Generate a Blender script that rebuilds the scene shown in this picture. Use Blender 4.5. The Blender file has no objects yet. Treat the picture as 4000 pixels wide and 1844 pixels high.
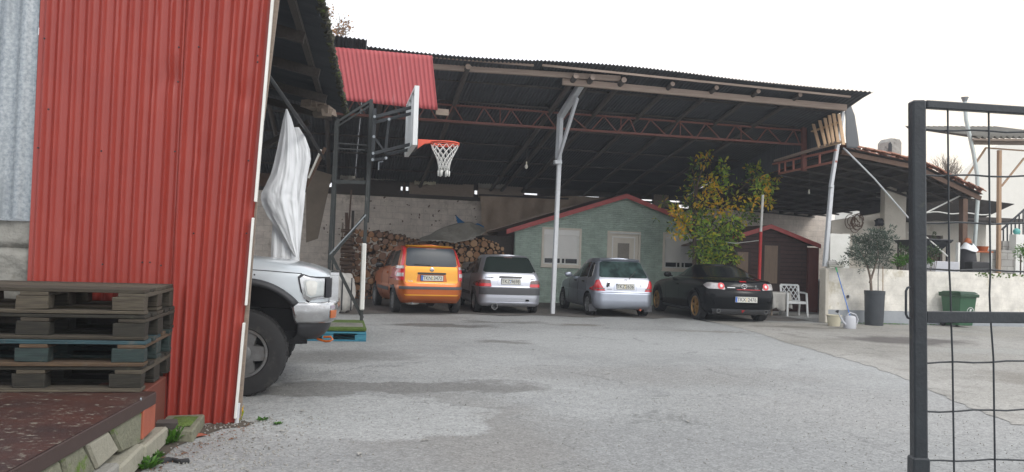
import bpy, bmesh, math, random
from mathutils import Vector, Matrix, noise
from mathutils.bvhtree import BVHTree
random.seed(7)
SC = bpy.context.scene
COL = SC.collection
rad = math.radians
PI = math.pi

# ------------------------------------------------------------------ camera
YAW, ROLL, EYE = rad(12), rad(2.0), 1.4
FP, CX, CY = 2010.0, 1288.0, 593.7
PITCH = math.atan((645 - CY) / FP)
_d = Vector((math.sin(YAW) * math.cos(PITCH), math.cos(YAW) * math.cos(PITCH), math.sin(PITCH)))
_r0 = Vector((math.cos(YAW), -math.sin(YAW), 0)); _u0 = _r0.cross(_d)
_R = math.cos(ROLL) * _r0 + math.sin(ROLL) * _u0
_U = math.cos(ROLL) * _u0 - math.sin(ROLL) * _r0
cam_d = bpy.data.cameras.new('camera'); cam = bpy.data.objects.new('camera', cam_d); COL.objects.link(cam)
cam_d.sensor_width = 36; cam_d.lens = FP / 2576 * 36; cam_d.clip_start = 0.05; cam_d.clip_end = 2000
m = Matrix((( _R.x, _U.x, -_d.x, 0), (_R.y, _U.y, -_d.y, 0), (_R.z, _U.z, -_d.z, EYE), (0, 0, 0, 1)))
cam.matrix_world = m
SC.camera = cam

# surveyed points: where a sight line meets a plane of the site
def ray(x, y): return _d + _R * ((x - CX) / FP) - _U * ((y - CY) / FP)
def on(x, y, ax, v):
    r = ray(x, y); c = Vector((0, 0, EYE)); return c + r * ((v - c[ax]) / r[ax])
def Gp(x, y, z=0.0): return on(x, y, 2, z)
def Yp(x, y, v): return on(x, y, 1, v)
def Xp(x, y, v): return on(x, y, 0, v)

# ------------------------------------------------------------------ light
SUN_EL, SUN_AZ = rad(42), rad(150)        # behind the camera, veiled by cloud
w = bpy.data.worlds.new('World'); SC.world = w; w.use_nodes = True
nt = w.node_tree; nt.nodes.clear()
out = nt.nodes.new('ShaderNodeOutputWorld'); bg = nt.nodes.new('ShaderNodeBackground')
sky = nt.nodes.new('ShaderNodeTexSky'); sky.sky_type = 'NISHITA'; sky.sun_disc = False
sky.sun_elevation = SUN_EL; sky.sun_rotation = SUN_AZ; sky.air_density = 1.0; sky.dust_density = 4.0
mixc = nt.nodes.new('ShaderNodeMix'); mixc.data_type = 'RGBA'; mixc.inputs[0].default_value = 0.9
tc = nt.nodes.new('ShaderNodeTexCoord'); nz = nt.nodes.new('ShaderNodeTexNoise'); nz.inputs['Scale'].default_value = 1.6
nz.inputs['Detail'].default_value = 4
cr = nt.nodes.new('ShaderNodeValToRGB'); cr.color_ramp.elements[0].position = 0.3; cr.color_ramp.elements[1].position = 0.75
cr.color_ramp.elements[0].color = (10.2, 10.5, 11.2, 1); cr.color_ramp.elements[1].color = (12.2, 12.2, 12.3, 1)
nt.links.new(tc.outputs['Generated'], nz.inputs['Vector']); nt.links.new(nz.outputs['Fac'], cr.inputs['Fac'])
nt.links.new(sky.outputs['Color'], mixc.inputs[6]); nt.links.new(cr.outputs['Color'], mixc.inputs[7])
# the low cloud towards the right glows slightly warm
sg = nt.nodes.new('ShaderNodeVectorMath'); sg.operation = 'DOT_PRODUCT'; sg.inputs[1].default_value = (0.72, 0.69, 0.05)
nt.links.new(tc.outputs['Generated'], sg.inputs[0]); gr_ = nt.nodes.new('ShaderNodeMapRange'); gr_.inputs[1].default_value = 0.86; gr_.inputs[2].default_value = 1.0
nt.links.new(sg.outputs['Value'], gr_.inputs[0]); wm = nt.nodes.new('ShaderNodeMix'); wm.data_type = 'RGBA'; wm.inputs[7].default_value = (10.5, 9.3, 7.6, 1)
nt.links.new(gr_.outputs[0], wm.inputs[0]); nt.links.new(mixc.outputs[2], wm.inputs[6])
nt.links.new(wm.outputs[2], bg.inputs['Color']); bg.inputs['Strength'].default_value = 0.1
nt.links.new(bg.outputs[0], out.inputs['Surface'])
sl = bpy.data.lights.new('sun', 'SUN'); sl.energy = 0.9; sl.angle = rad(18); sl.color = (1, 0.97, 0.92)
sun = bpy.data.objects.new('sun', sl); COL.objects.link(sun)
sd = Vector((math.sin(SUN_AZ) * math.cos(SUN_EL), math.cos(SUN_AZ) * math.cos(SUN_EL), math.sin(SUN_EL)))
sun.rotation_euler = (-sd).to_track_quat('-Z', 'Y').to_euler()
sun.location = (0, 0, 30)
SC.view_settings.view_transform = 'Standard'; SC.view_settings.look = 'None'; SC.view_settings.gamma = 1
SC.view_settings.exposure = 0.45
SC.cycles.max_bounces = 8; SC.cycles.diffuse_bounces = 4; SC.cycles.transparent_max_bounces = 8

# ------------------------------------------------------------------ materials
def mat(name, c1, c2=None, rough=0.7, metal=0.0, scale=6.0, bump=0.0, bscale=None, detail=5, stretch=(1, 1, 1),
        c3=None, s3=1.5, t3=0.55, w3=0.1, coat=0.0, bdist=0.01, stretch3=None, spec=0.5, contrast=0.25, alpha=None, trans=0.0):
    M = bpy.data.materials.new(name); M.use_nodes = True; t = M.node_tree; N = t.nodes; L = t.links
    b = N['Principled BSDF']; b.inputs['Roughness'].default_value = rough; b.inputs['Metallic'].default_value = metal
    b.inputs['Coat Weight'].default_value = coat; b.inputs['Specular IOR Level'].default_value = spec
    b.inputs['Coat Roughness'].default_value = 0.08
    if trans: b.inputs['Transmission Weight'].default_value = trans
    if c2 is None: c2 = tuple(x * 0.82 for x in c1)
    co = N.new('ShaderNodeTexCoord')
    mp = N.new('ShaderNodeMapping'); mp.inputs['Scale'].default_value = stretch
    L.new(co.outputs['Object'], mp.inputs['Vector'])
    n1 = N.new('ShaderNodeTexNoise'); n1.inputs['Scale'].default_value = scale; n1.inputs['Detail'].default_value = detail
    n1.inputs['Roughness'].default_value = 0.62
    L.new(mp.outputs[0], n1.inputs['Vector'])
    r1 = N.new('ShaderNodeMapRange'); r1.inputs[1].default_value = 0.5 - contrast; r1.inputs[2].default_value = 0.5 + contrast
    L.new(n1.outputs['Fac'], r1.inputs[0])
    mx = N.new('ShaderNodeMix'); mx.data_type = 'RGBA'
    mx.inputs[6].default_value = (*c2, 1); mx.inputs[7].default_value = (*c1, 1)
    L.new(r1.outputs[0], mx.inputs[0]); last = mx.outputs[2]
    if c3:
        m3 = N.new('ShaderNodeMapping'); m3.inputs['Scale'].default_value = stretch3 or (1, 1, 1); m3.inputs['Location'].default_value = (3.1, 7.7, 1.3)
        L.new(co.outputs['Object'], m3.inputs['Vector'])
        n3 = N.new('ShaderNodeTexNoise'); n3.inputs['Scale'].default_value = s3; n3.inputs['Detail'].default_value = 8; n3.inputs['Roughness'].default_value = 0.7
        L.new(m3.outputs[0], n3.inputs['Vector'])
        r3 = N.new('ShaderNodeMapRange'); r3.inputs[1].default_value = t3; r3.inputs[2].default_value = t3 + w3
        L.new(n3.outputs['Fac'], r3.inputs[0])
        x3 = N.new('ShaderNodeMix'); x3.data_type = 'RGBA'; x3.inputs[7].default_value = (*c3, 1)
        L.new(r3.outputs[0], x3.inputs[0]); L.new(last, x3.inputs[6]); last = x3.outputs[2]
    L.new(last, b.inputs['Base Color'])
    if bump:
        nb = N.new('ShaderNodeTexNoise'); nb.inputs['Scale'].default_value = bscale or scale * 4; nb.inputs['Detail'].default_value = 6
        L.new(mp.outputs[0], nb.inputs['Vector'])
        bu = N.new('ShaderNodeBump'); bu.inputs['Strength'].default_value = bump; bu.inputs['Distance'].default_value = bdist
        L.new(nb.outputs['Fac'], bu.inputs['Height']); L.new(bu.outputs[0], b.inputs['Normal'])
    return M

def brick_mat(name, c1, c2, mortar, bw, bh, ms=0.01, rough=0.85, rot=(rad(90), 0, 0), bump=0.6, bdist=0.01, vari=0.0, smooth=0.1, squash=1.0, c3=None, t3=0.55, s3=1.5, offset=0.5):
    M = bpy.data.materials.new(name); M.use_nodes = True; t = M.node_tree; N = t.nodes; L = t.links
    b = N['Principled BSDF']; b.inputs['Roughness'].default_value = rough
    co = N.new('ShaderNodeTexCoord'); mp = N.new('ShaderNodeMapping'); mp.inputs['Rotation'].default_value = rot
    L.new(co.outputs['Object'], mp.inputs['Vector'])
    dn = N.new('ShaderNodeTexNoise'); dn.inputs['Scale'].default_value = 6; L.new(co.outputs['Object'], dn.inputs['Vector'])
    va = N.new('ShaderNodeVectorMath'); va.operation = 'SCALE'; va.inputs['Scale'].default_value = 0.03 + vari
    L.new(dn.outputs['Color'], va.inputs[0]); vb = N.new('ShaderNodeVectorMath'); vb.operation = 'ADD'
    L.new(mp.outputs[0], vb.inputs[0]); L.new(va.outputs[0], vb.inputs[1])
    br = N.new('ShaderNodeTexBrick'); br.inputs['Scale'].default_value = 1; br.inputs['Color1'].default_value = (*c1, 1)
    br.inputs['Color2'].default_value = (*c2, 1); br.inputs['Mortar'].default_value = (*mortar, 1); br.inputs['Mortar Size'].default_value = ms
    br.inputs['Mortar Smooth'].default_value = smooth; br.inputs['Brick Width'].default_value = bw; br.inputs['Row Height'].default_value = bh; br.offset = offset
    L.new(vb.outputs[0], br.inputs['Vector'])
    n1 = N.new('ShaderNodeTexNoise'); n1.inputs['Scale'].default_value = 3; n1.inputs['Detail'].default_value = 8; n1.inputs['Roughness'].default_value = 0.7
    L.new(co.outputs['Object'], n1.inputs['Vector'])
    mr = N.new('ShaderNodeMapRange'); mr.inputs[1].default_value = 0.3; mr.inputs[2].default_value = 0.7; mr.inputs[3].default_value = 0.72; mr.inputs[4].default_value = 1.12
    L.new(n1.outputs['Fac'], mr.inputs[0])
    mu = N.new('ShaderNodeVectorMath'); mu.operation = 'SCALE'; L.new(br.outputs['Color'], mu.inputs[0]); L.new(mr.outputs[0], mu.inputs['Scale'])
    last = mu.outputs[0]
    if c3:
        n3 = N.new('ShaderNodeTexNoise'); n3.inputs['Scale'].default_value = s3; n3.inputs['Detail'].default_value = 8; n3.inputs['Roughness'].default_value = 0.7
        L.new(co.outputs['Object'], n3.inputs['Vector'])
        r3 = N.new('ShaderNodeMapRange'); r3.inputs[1].default_value = t3; r3.inputs[2].default_value = t3 + 0.12; L.new(n3.outputs['Fac'], r3.inputs[0])
        x3 = N.new('ShaderNodeMix'); x3.data_type = 'RGBA'; x3.inputs[7].default_value = (*c3, 1)
        L.new(r3.outputs[0], x3.inputs[0]); L.new(last, x3.inputs[6]); last = x3.outputs[2]
    L.new(last, b.inputs['Base Color'])
    n2 = N.new('ShaderNodeTexNoise'); n2.inputs['Scale'].default_value = 25; n2.inputs['Detail'].default_value = 5; L.new(co.outputs['Object'], n2.inputs['Vector'])
    ad = N.new('ShaderNodeMath'); ad.operation = 'SUBTRACT'; L.new(n2.outputs['Fac'], ad.inputs[0]); L.new(br.outputs['Fac'], ad.inputs[1])
    bu = N.new('ShaderNodeBump'); bu.inputs['Strength'].default_value = bump; bu.inputs['Distance'].default_value = bdist
    L.new(ad.outputs[0], bu.inputs['Height']); L.new(bu.outputs[0], b.inputs['Normal'])
    return M

K = {}
def reg(n, *a, **k): K[n] = mat(n, *a, **k)
reg('red_sheet', (0.33, 0.048, 0.033), (0.28, 0.038, 0.028), rough=0.38, scale=2.5, c3=(0.26, 0.04, 0.035), s3=4, t3=0.66, w3=0.12, stretch3=(1, 1, 0.25), bump=0.25, bscale=9, bdist=0.01)
reg('red_roof', (0.46, 0.10, 0.105), (0.40, 0.08, 0.085), rough=0.5, scale=1.5, stretch=(4, 1, 0.5), c3=(0.68, 0.42, 0.42), s3=2, t3=0.6, w3=0.2, stretch3=(5, 1, 0.4))
reg('galv', (0.40, 0.43, 0.45), (0.22, 0.25, 0.27), rough=0.45, metal=0.6, scale=38, detail=2, contrast=0.22, c3=(0.20, 0.22, 0.235), s3=5, t3=0.52, w3=0.2, stretch3=(1, 1, 0.12))
reg('galv_post', (0.60, 0.62, 0.64), (0.50, 0.52, 0.54), rough=0.5, metal=0.0, scale=12, c3=(0.33, 0.22, 0.13), s3=2.2, t3=0.66, w3=0.1)
reg('white_paint', (0.78, 0.78, 0.74), (0.66, 0.66, 0.61), rough=0.45, scale=5)
reg('dark_roof', (0.088, 0.094, 0.102), (0.058, 0.062, 0.068), rough=0.85, scale=1.3, stretch=(1, 3, 1), c3=(0.16, 0.17, 0.175), s3=1.7, t3=0.62, w3=0.12, stretch3=(1, 2.5, 1), bump=0.3, bscale=20)
reg('moss_edge', (0.09, 0.085, 0.06), (0.045, 0.045, 0.035), rough=0.95, scale=20, bump=0.8, bscale=40, c3=(0.15, 0.20, 0.05), s3=8, t3=0.56)
reg('canopy_grey', (0.17, 0.16, 0.14), (0.11, 0.105, 0.09), rough=0.95, scale=5, c3=(0.10, 0.14, 0.05), s3=2, t3=0.6, w3=0.1)
reg('old_wood', (0.30, 0.24, 0.19), (0.19, 0.15, 0.12), rough=0.85, scale=5, stretch=(1, 8, 8), bump=0.4, bscale=30)
reg('old_wood_x', (0.42, 0.33, 0.27), (0.30, 0.23, 0.19), rough=0.85, scale=4, stretch=(0.6, 8, 8), bump=0.4, bscale=20, c3=(0.24, 0.20, 0.17), s3=2, t3=0.58, stretch3=(0.4, 3, 3))
reg('dark_wood', (0.085, 0.072, 0.064), (0.055, 0.048, 0.043), rough=0.9, scale=5, stretch=(6, 1, 6), bump=0.4, bscale=30)
reg('log_wood', (0.115, 0.10, 0.088), (0.075, 0.066, 0.06), rough=0.9, scale=6, stretch=(6, 1, 6), bump=0.5, bscale=25)
reg('pale_wood', (0.62, 0.43, 0.27), (0.48, 0.32, 0.19), rough=0.8, scale=6, stretch=(8, 8, 1), bump=0.3)
reg('truss_red', (0.22, 0.085, 0.065), (0.15, 0.06, 0.048), rough=0.75, scale=4)
reg('truss_red_pale', (0.44, 0.18, 0.13), (0.34, 0.13, 0.10), rough=0.75, scale=4)
reg('black_steel', (0.035, 0.038, 0.042), (0.022, 0.024, 0.028), rough=0.45, metal=0.2, scale=8, c3=(0.07, 0.075, 0.065), s3=5, t3=0.62)
reg('gate_paint', (0.022, 0.028, 0.033), (0.012, 0.015, 0.019), rough=0.38, scale=10, c3=(0.05, 0.055, 0.04), s3=6, t3=0.62, bump=0.25, bscale=60)
reg('pole_paint', (0.040, 0.046, 0.046), (0.024, 0.028, 0.028), rough=0.55, scale=10, c3=(0.11, 0.12, 0.11), s3=5, t3=0.6)
reg('rim_orange', (0.85, 0.13, 0.07), rough=0.4)
reg('net', (0.80, 0.80, 0.77), rough=0.8)
reg('plastic_dark', (0.035, 0.036, 0.04), rough=0.55, scale=30)
reg('plastic_black', (0.02, 0.02, 0.022), rough=0.4)
reg('tyre', (0.026, 0.026, 0.027), (0.016, 0.016, 0.017), rough=0.8, scale=12, c3=(0.055, 0.052, 0.047), s3=5, t3=0.58)
reg('alloy', (0.45, 0.46, 0.47), (0.35, 0.36, 0.37), rough=0.35, metal=0.7, scale=20)
reg('alloy_old', (0.20, 0.205, 0.205), (0.12, 0.12, 0.12), rough=0.5, metal=0.5, scale=15, c3=(0.14, 0.13, 0.12), s3=5, t3=0.55)
reg('gold', (0.46, 0.26, 0.08), (0.34, 0.19, 0.06), rough=0.35, metal=0.5, scale=20)
reg('glass_dark', (0.012, 0.015, 0.018), (0.008, 0.010, 0.012), rough=0.12, scale=2, spec=0.35)
reg('glass_green', (0.05, 0.085, 0.08), (0.018, 0.03, 0.03), rough=0.10, scale=3.5, detail=2, spec=0.6, contrast=0.12)
reg('glass_blue', (0.04, 0.052, 0.066), (0.028, 0.038, 0.05), rough=0.3, scale=1.5, spec=0.25)
reg('glass_tint', (0.022, 0.032, 0.029), (0.012, 0.018, 0.017), rough=0.2, scale=1.5, spec=0.3)
reg('chrome', (0.62, 0.63, 0.64), (0.5, 0.5, 0.5), rough=0.14, metal=1.0, scale=10)
reg('chrome_worn', (0.66, 0.67, 0.68), (0.42, 0.42, 0.42), rough=0.22, metal=0.9, scale=9, bump=0.15, bscale=8, c3=(0.25, 0.22, 0.2), s3=9, t3=0.64)
reg('paint_orange', (0.50, 0.125, 0.022), (0.46, 0.11, 0.02), rough=0.38, metal=0.7, scale=3, coat=0.7)
reg('paint_orange_skylit', (0.78, 0.36, 0.03), (0.72, 0.32, 0.025), rough=0.4, metal=0.5, scale=3, coat=0.7)  # orange car paint with a yellowish sky reflection put into the colour
reg('paint_silver', (0.60, 0.62, 0.68), (0.55, 0.57, 0.63), rough=0.4, metal=0.8, scale=3, coat=0.6)
reg('paint_bluesilver', (0.47, 0.51, 0.59), (0.43, 0.47, 0.55), rough=0.38, metal=0.8, scale=3, coat=0.6)
reg('paint_suv', (0.60, 0.65, 0.68), (0.54, 0.59, 0.62), rough=0.32, metal=0.25, scale=2, coat=0.8)
reg('paint_black', (0.005, 0.006, 0.008), (0.004, 0.005, 0.006), rough=0.16, scale=3, coat=0.0, spec=0.22)
reg('bumper_grey', (0.07, 0.072, 0.078), rough=0.6, scale=8)
reg('lamp_red', (0.62, 0.02, 0.03), (0.42, 0.012, 0.02), rough=0.15, scale=14, coat=1)
reg('lamp_bright', (0.72, 0.05, 0.055), (0.58, 0.03, 0.04), rough=0.2, scale=14, coat=1)
reg('lamp_clear', (0.62, 0.58, 0.57), (0.40, 0.38, 0.38), rough=0.15, metal=0.3, scale=20, coat=1)
reg('lamp_dark', (0.20, 0.12, 0.11), (0.12, 0.07, 0.07), rough=0.2, scale=14, coat=1)
reg('lamp_amber', (0.50, 0.12, 0.02), rough=0.2, scale=10, coat=1)
reg('headlamp', (0.58, 0.61, 0.60), (0.40, 0.43, 0.43), rough=0.12, scale=9, coat=1)
reg('headlamp_inner', (0.80, 0.80, 0.76), (0.6, 0.6, 0.56), rough=0.15, scale=9, metal=0.2, coat=1)
reg('plate_white', (0.72, 0.72, 0.66), rough=0.5, scale=10)
reg('plate_blue', (0.04, 0.15, 0.55), rough=0.5)
reg('plate_gold', (0.65, 0.48, 0.10), rough=0.5)
reg('ink', (0.02, 0.02, 0.025), rough=0.6)
reg('white_mark', (0.8, 0.8, 0.8), rough=0.5)
reg('red_line', (0.7, 0.02, 0.03), rough=0.4)
reg('shutter', (0.84, 0.83, 0.79), (0.79, 0.78, 0.74), rough=0.55, scale=4)
reg('cream_frame', (0.74, 0.69, 0.59), (0.66, 0.61, 0.52), rough=0.6, scale=5)
reg('fascia_red', (0.52, 0.11, 0.10), (0.34, 0.07, 0.066), rough=0.6, scale=4, stretch=(1, 4, 4))
reg('brown_siding', (0.105, 0.045, 0.036), (0.07, 0.03, 0.026), rough=0.7, scale=4, stretch=(1, 4, 6))
reg('red_wood', (0.17, 0.045, 0.035), (0.12, 0.032, 0.026), rough=0.7, scale=4, stretch=(4, 4, 1))
reg('brown_frame', (0.06, 0.035, 0.03), rough=0.6)
reg('curtain', (0.30, 0.22, 0.16), (0.22, 0.16, 0.12), rough=0.8, scale=4, stretch=(6, 1, 1))
reg('white_plaster', (0.62, 0.58, 0.50), (0.52, 0.48, 0.41), rough=0.9, scale=2.5, c3=(0.34, 0.29, 0.22), s3=1.6, t3=0.60, w3=0.18, bump=0.5, bscale=14, bdist=0.015)
reg('grey_band', (0.36, 0.38, 0.40), (0.28, 0.30, 0.32), rough=0.85, scale=4, c3=(0.46, 0.44, 0.40), s3=2, t3=0.58)
reg('concrete', (0.30, 0.295, 0.265), (0.21, 0.205, 0.185), rough=0.95, scale=7, bump=0.7, bscale=30, bdist=0.02, c3=(0.17, 0.165, 0.14), s3=4, t3=0.58)
reg('concrete_moss', (0.22, 0.22, 0.155), (0.14, 0.14, 0.10), rough=0.95, scale=14, bump=0.9, bscale=45, bdist=0.012, c3=(0.10, 0.16, 0.025), s3=5, t3=0.57, w3=0.08)
reg('concrete_pale', (0.33, 0.315, 0.25), (0.26, 0.25, 0.20), rough=0.95, scale=16, bump=0.7, bscale=50, bdist=0.008, c3=(0.18, 0.2, 0.08), s3=3, t3=0.62, w3=0.1)
reg('moss', (0.11, 0.17, 0.03), (0.06, 0.10, 0.02), rough=1.0, scale=14, bump=0.9, bscale=50, bdist=0.015, c3=(0.16, 0.14, 0.09), s3=6, t3=0.6)
reg('terracotta', (0.38, 0.105, 0.06), (0.30, 0.08, 0.045), rough=0.85, scale=8, bump=0.3, bscale=40)
reg('terracotta_tile', (0.38, 0.17, 0.11), (0.24, 0.12, 0.085), rough=0.9, scale=3, c3=(0.18, 0.17, 0.11), s3=2.4, t3=0.56, bump=0.4)
reg('tan_tarp', (0.44, 0.34, 0.26), (0.32, 0.245, 0.185), rough=0.9, scale=3, bump=0.5, bscale=7, bdist=0.03)
reg('grey_tarp', (0.36, 0.34, 0.29), (0.24, 0.225, 0.195), rough=0.7, scale=4, bump=0.8, bscale=7, bdist=0.05)
reg('blue_plastic', (0.02, 0.18, 0.42), (0.015, 0.12, 0.3), rough=0.5, scale=5)
reg('blue_pallet', (0.10, 0.36, 0.50), (0.06, 0.25, 0.36), rough=0.75, scale=7, stretch=(1, 5, 5), c3=(0.36, 0.36, 0.32), s3=6, t3=0.62)
reg('white_fabric', (0.80, 0.82, 0.84), (0.72, 0.74, 0.76), rough=0.6, scale=6, c3=(0.50, 0.48, 0.44), s3=2.5, t3=0.66)
reg('bag_fabric', (0.50, 0.49, 0.46), (0.36, 0.35, 0.33), rough=0.8, scale=7, bump=0.4, bscale=12)
reg('white_plastic', (0.78, 0.80, 0.80), (0.72, 0.74, 0.74), rough=0.4, scale=5)
reg('grey_plastic', (0.52, 0.53, 0.56), (0.45, 0.46, 0.49), rough=0.5, scale=6)
reg('cream_plastic', (0.62, 0.58, 0.44), (0.52, 0.48, 0.36), rough=0.55, scale=6)
reg('pot_dark', (0.055, 0.062, 0.07), (0.04, 0.045, 0.052), rough=0.5, scale=5, c3=(0.11, 0.11, 0.105), s3=3, t3=0.62, stretch3=(1, 1, 0.4))
reg('bin_green', (0.035, 0.115, 0.055), (0.028, 0.09, 0.045), rough=0.45, scale=5)
reg('bin_lid', (0.02, 0.065, 0.03), (0.015, 0.05, 0.025), rough=0.45, scale=5)
reg('broom_blue', (0.06, 0.20, 0.60), rough=0.4)
reg('broom_green', (0.10, 0.50, 0.20), rough=0.5)
reg('bristle', (0.42, 0.42, 0.36), (0.30, 0.30, 0.26), rough=0.95, scale=30)
reg('bark', (0.12, 0.09, 0.065), (0.075, 0.055, 0.04), rough=0.95, scale=9, stretch=(4, 4, 1), bump=0.6, bscale=25)
reg('bark_pale', (0.22, 0.18, 0.14), (0.14, 0.11, 0.09), rough=0.95, scale=9, stretch=(4, 4, 1), bump=0.6, bscale=25)
reg('soil', (0.10, 0.08, 0.06), (0.06, 0.05, 0.04), rough=1.0, scale=9, bump=0.8, bscale=30)
reg('log_end', (0.36, 0.20, 0.105), (0.24, 0.13, 0.07), rough=0.9, scale=25, bump=0.3)
reg('log_end_pale', (0.46, 0.29, 0.16), (0.34, 0.20, 0.11), rough=0.9, scale=25, bump=0.3)
reg('log_end_dark', (0.24, 0.14, 0.09), (0.15, 0.09, 0.06), rough=0.9, scale=25, bump=0.3)
reg('log_bark', (0.13, 0.085, 0.06), (0.075, 0.05, 0.036), rough=0.95, scale=15, bump=0.6, bscale=30)
reg('rusty_plate', (0.070, 0.026, 0.018), (0.026, 0.015, 0.014), rough=0.5, scale=3, c3=(0.20, 0.185, 0.15), s3=16, t3=0.575, w3=0.05, stretch3=(1, 1.6, 1), bump=0.5, bscale=50, bdist=0.004)
reg('rusty_beam', (0.055, 0.032, 0.027), (0.045, 0.026, 0.023), rough=0.65, scale=8, c3=(0.16, 0.12, 0.09), s3=14, t3=0.64)
reg('brown_paint', (0.15, 0.042, 0.026), (0.11, 0.032, 0.02), rough=0.6, scale=5)
reg('paint_red_post', (0.60, 0.04, 0.04), (0.48, 0.03, 0.03), rough=0.5, scale=7, c3=(0.6, 0.55, 0.5), s3=5, t3=0.64)
reg('bulb_glass', (0.72, 0.68, 0.60), rough=0.2, scale=3)
reg('cable', (0.08, 0.08, 0.075), rough=0.7)
reg('brown_old', (0.16, 0.10, 0.07), (0.10, 0.065, 0.05), rough=0.9, scale=6, stretch=(4, 4, 1))
reg('tan_wood', (0.42, 0.28, 0.18), (0.32, 0.21, 0.13), rough=0.8, scale=6, stretch=(4, 4, 1))
reg('dark_fabric', (0.055, 0.055, 0.06), (0.035, 0.035, 0.04), rough=0.9, scale=8)
reg('pipe_metal', (0.55, 0.60, 0.58), (0.42, 0.47, 0.46), rough=0.4, metal=0.4, scale=6)
reg('gable_plastic', (0.74, 0.72, 0.66), (0.68, 0.66, 0.60), rough=0.7, scale=3)
reg('rock_grey', (0.40, 0.39, 0.36), (0.28, 0.27, 0.25), rough=0.95, scale=5, bump=0.8, bscale=14, bdist=0.03, c3=(0.12, 0.12, 0.11), s3=3, t3=0.56)
reg('leaf_brown', (0.20, 0.09, 0.04), rough=0.8)
reg('orange_bright', (0.42, 0.11, 0.03), rough=0.5)
reg('asphalt_lump', (0.03, 0.03, 0.032), rough=0.9, bump=0.5)
K['hill_green'] = mat('hill_green', (0.13, 0.15, 0.09), (0.09, 0.105, 0.06), rough=1, scale=3, bump=0.8, bscale=9)

def leaf_mat(name, cols, rough=0.5, trans=0.38):
    M = bpy.data.materials.new(name); M.use_nodes = True; t = M.node_tree; N = t.nodes; L = t.links
    b = N['Principled BSDF']; b.inputs['Roughness'].default_value = rough
    g = N.new('ShaderNodeNewGeometry'); r = N.new('ShaderNodeValToRGB'); r.color_ramp.interpolation = 'CONSTANT'
    e = r.color_ramp.elements
    while len(e) < len(cols): e.new(0.5)
    acc = 0
    for i, (c, wgt) in enumerate(cols):
        e[i].position = acc; e[i].color = (*c, 1); acc += wgt
    L.new(g.outputs['Random Per Island'], r.inputs['Fac']); L.new(r.outputs['Color'], b.inputs['Base Color'])
    tr = N.new('ShaderNodeBsdfTranslucent'); mx = N.new('ShaderNodeMixShader'); mx.inputs[0].default_value = trans
    L.new(r.outputs['Color'], tr.inputs['Color']); L.new(b.outputs[0], mx.inputs[1]); L.new(tr.outputs[0], mx.inputs[2])
    L.new(mx.outputs[0], N['Material Output'].inputs['Surface'])
    K[name] = M
leaf_mat('lemon_leaf', [((0.08, 0.13, 0.04), 0.3), ((0.14, 0.23, 0.045), 0.3), ((0.27, 0.37, 0.05), 0.22), ((0.62, 0.54, 0.05), 0.1), ((0.75, 0.46, 0.05), 0.08)])
leaf_mat('lemon_leaf_yellow', [((0.34, 0.40, 0.04), 0.2), ((0.88, 0.66, 0.04), 0.3), ((0.92, 0.54, 0.04), 0.3), ((0.58, 0.60, 0.06), 0.2)])
leaf_mat('lemon_leaf_green', [((0.08, 0.14, 0.04), 0.22), ((0.22, 0.36, 0.05), 0.3), ((0.42, 0.60, 0.07), 0.3), ((0.78, 0.74, 0.08), 0.18)])
leaf_mat('olive_leaf', [((0.07, 0.10, 0.075), 0.35), ((0.14, 0.18, 0.14), 0.35), ((0.05, 0.07, 0.05), 0.3)])
leaf_mat('bright_leaf', [((0.06, 0.16, 0.02), 0.4), ((0.10, 0.25, 0.03), 0.4), ((0.04, 0.10, 0.015), 0.2)])
leaf_mat('autumn_leaf', [((0.30, 0.14, 0.04), 0.4), ((0.42, 0.22, 0.06), 0.35), ((0.20, 0.12, 0.06), 0.25)])
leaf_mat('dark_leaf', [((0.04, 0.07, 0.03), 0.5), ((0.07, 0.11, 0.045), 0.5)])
reg('lemon_skin', (0.80, 0.46, 0.03), (0.72, 0.38, 0.02), rough=0.45, scale=20)

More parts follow.
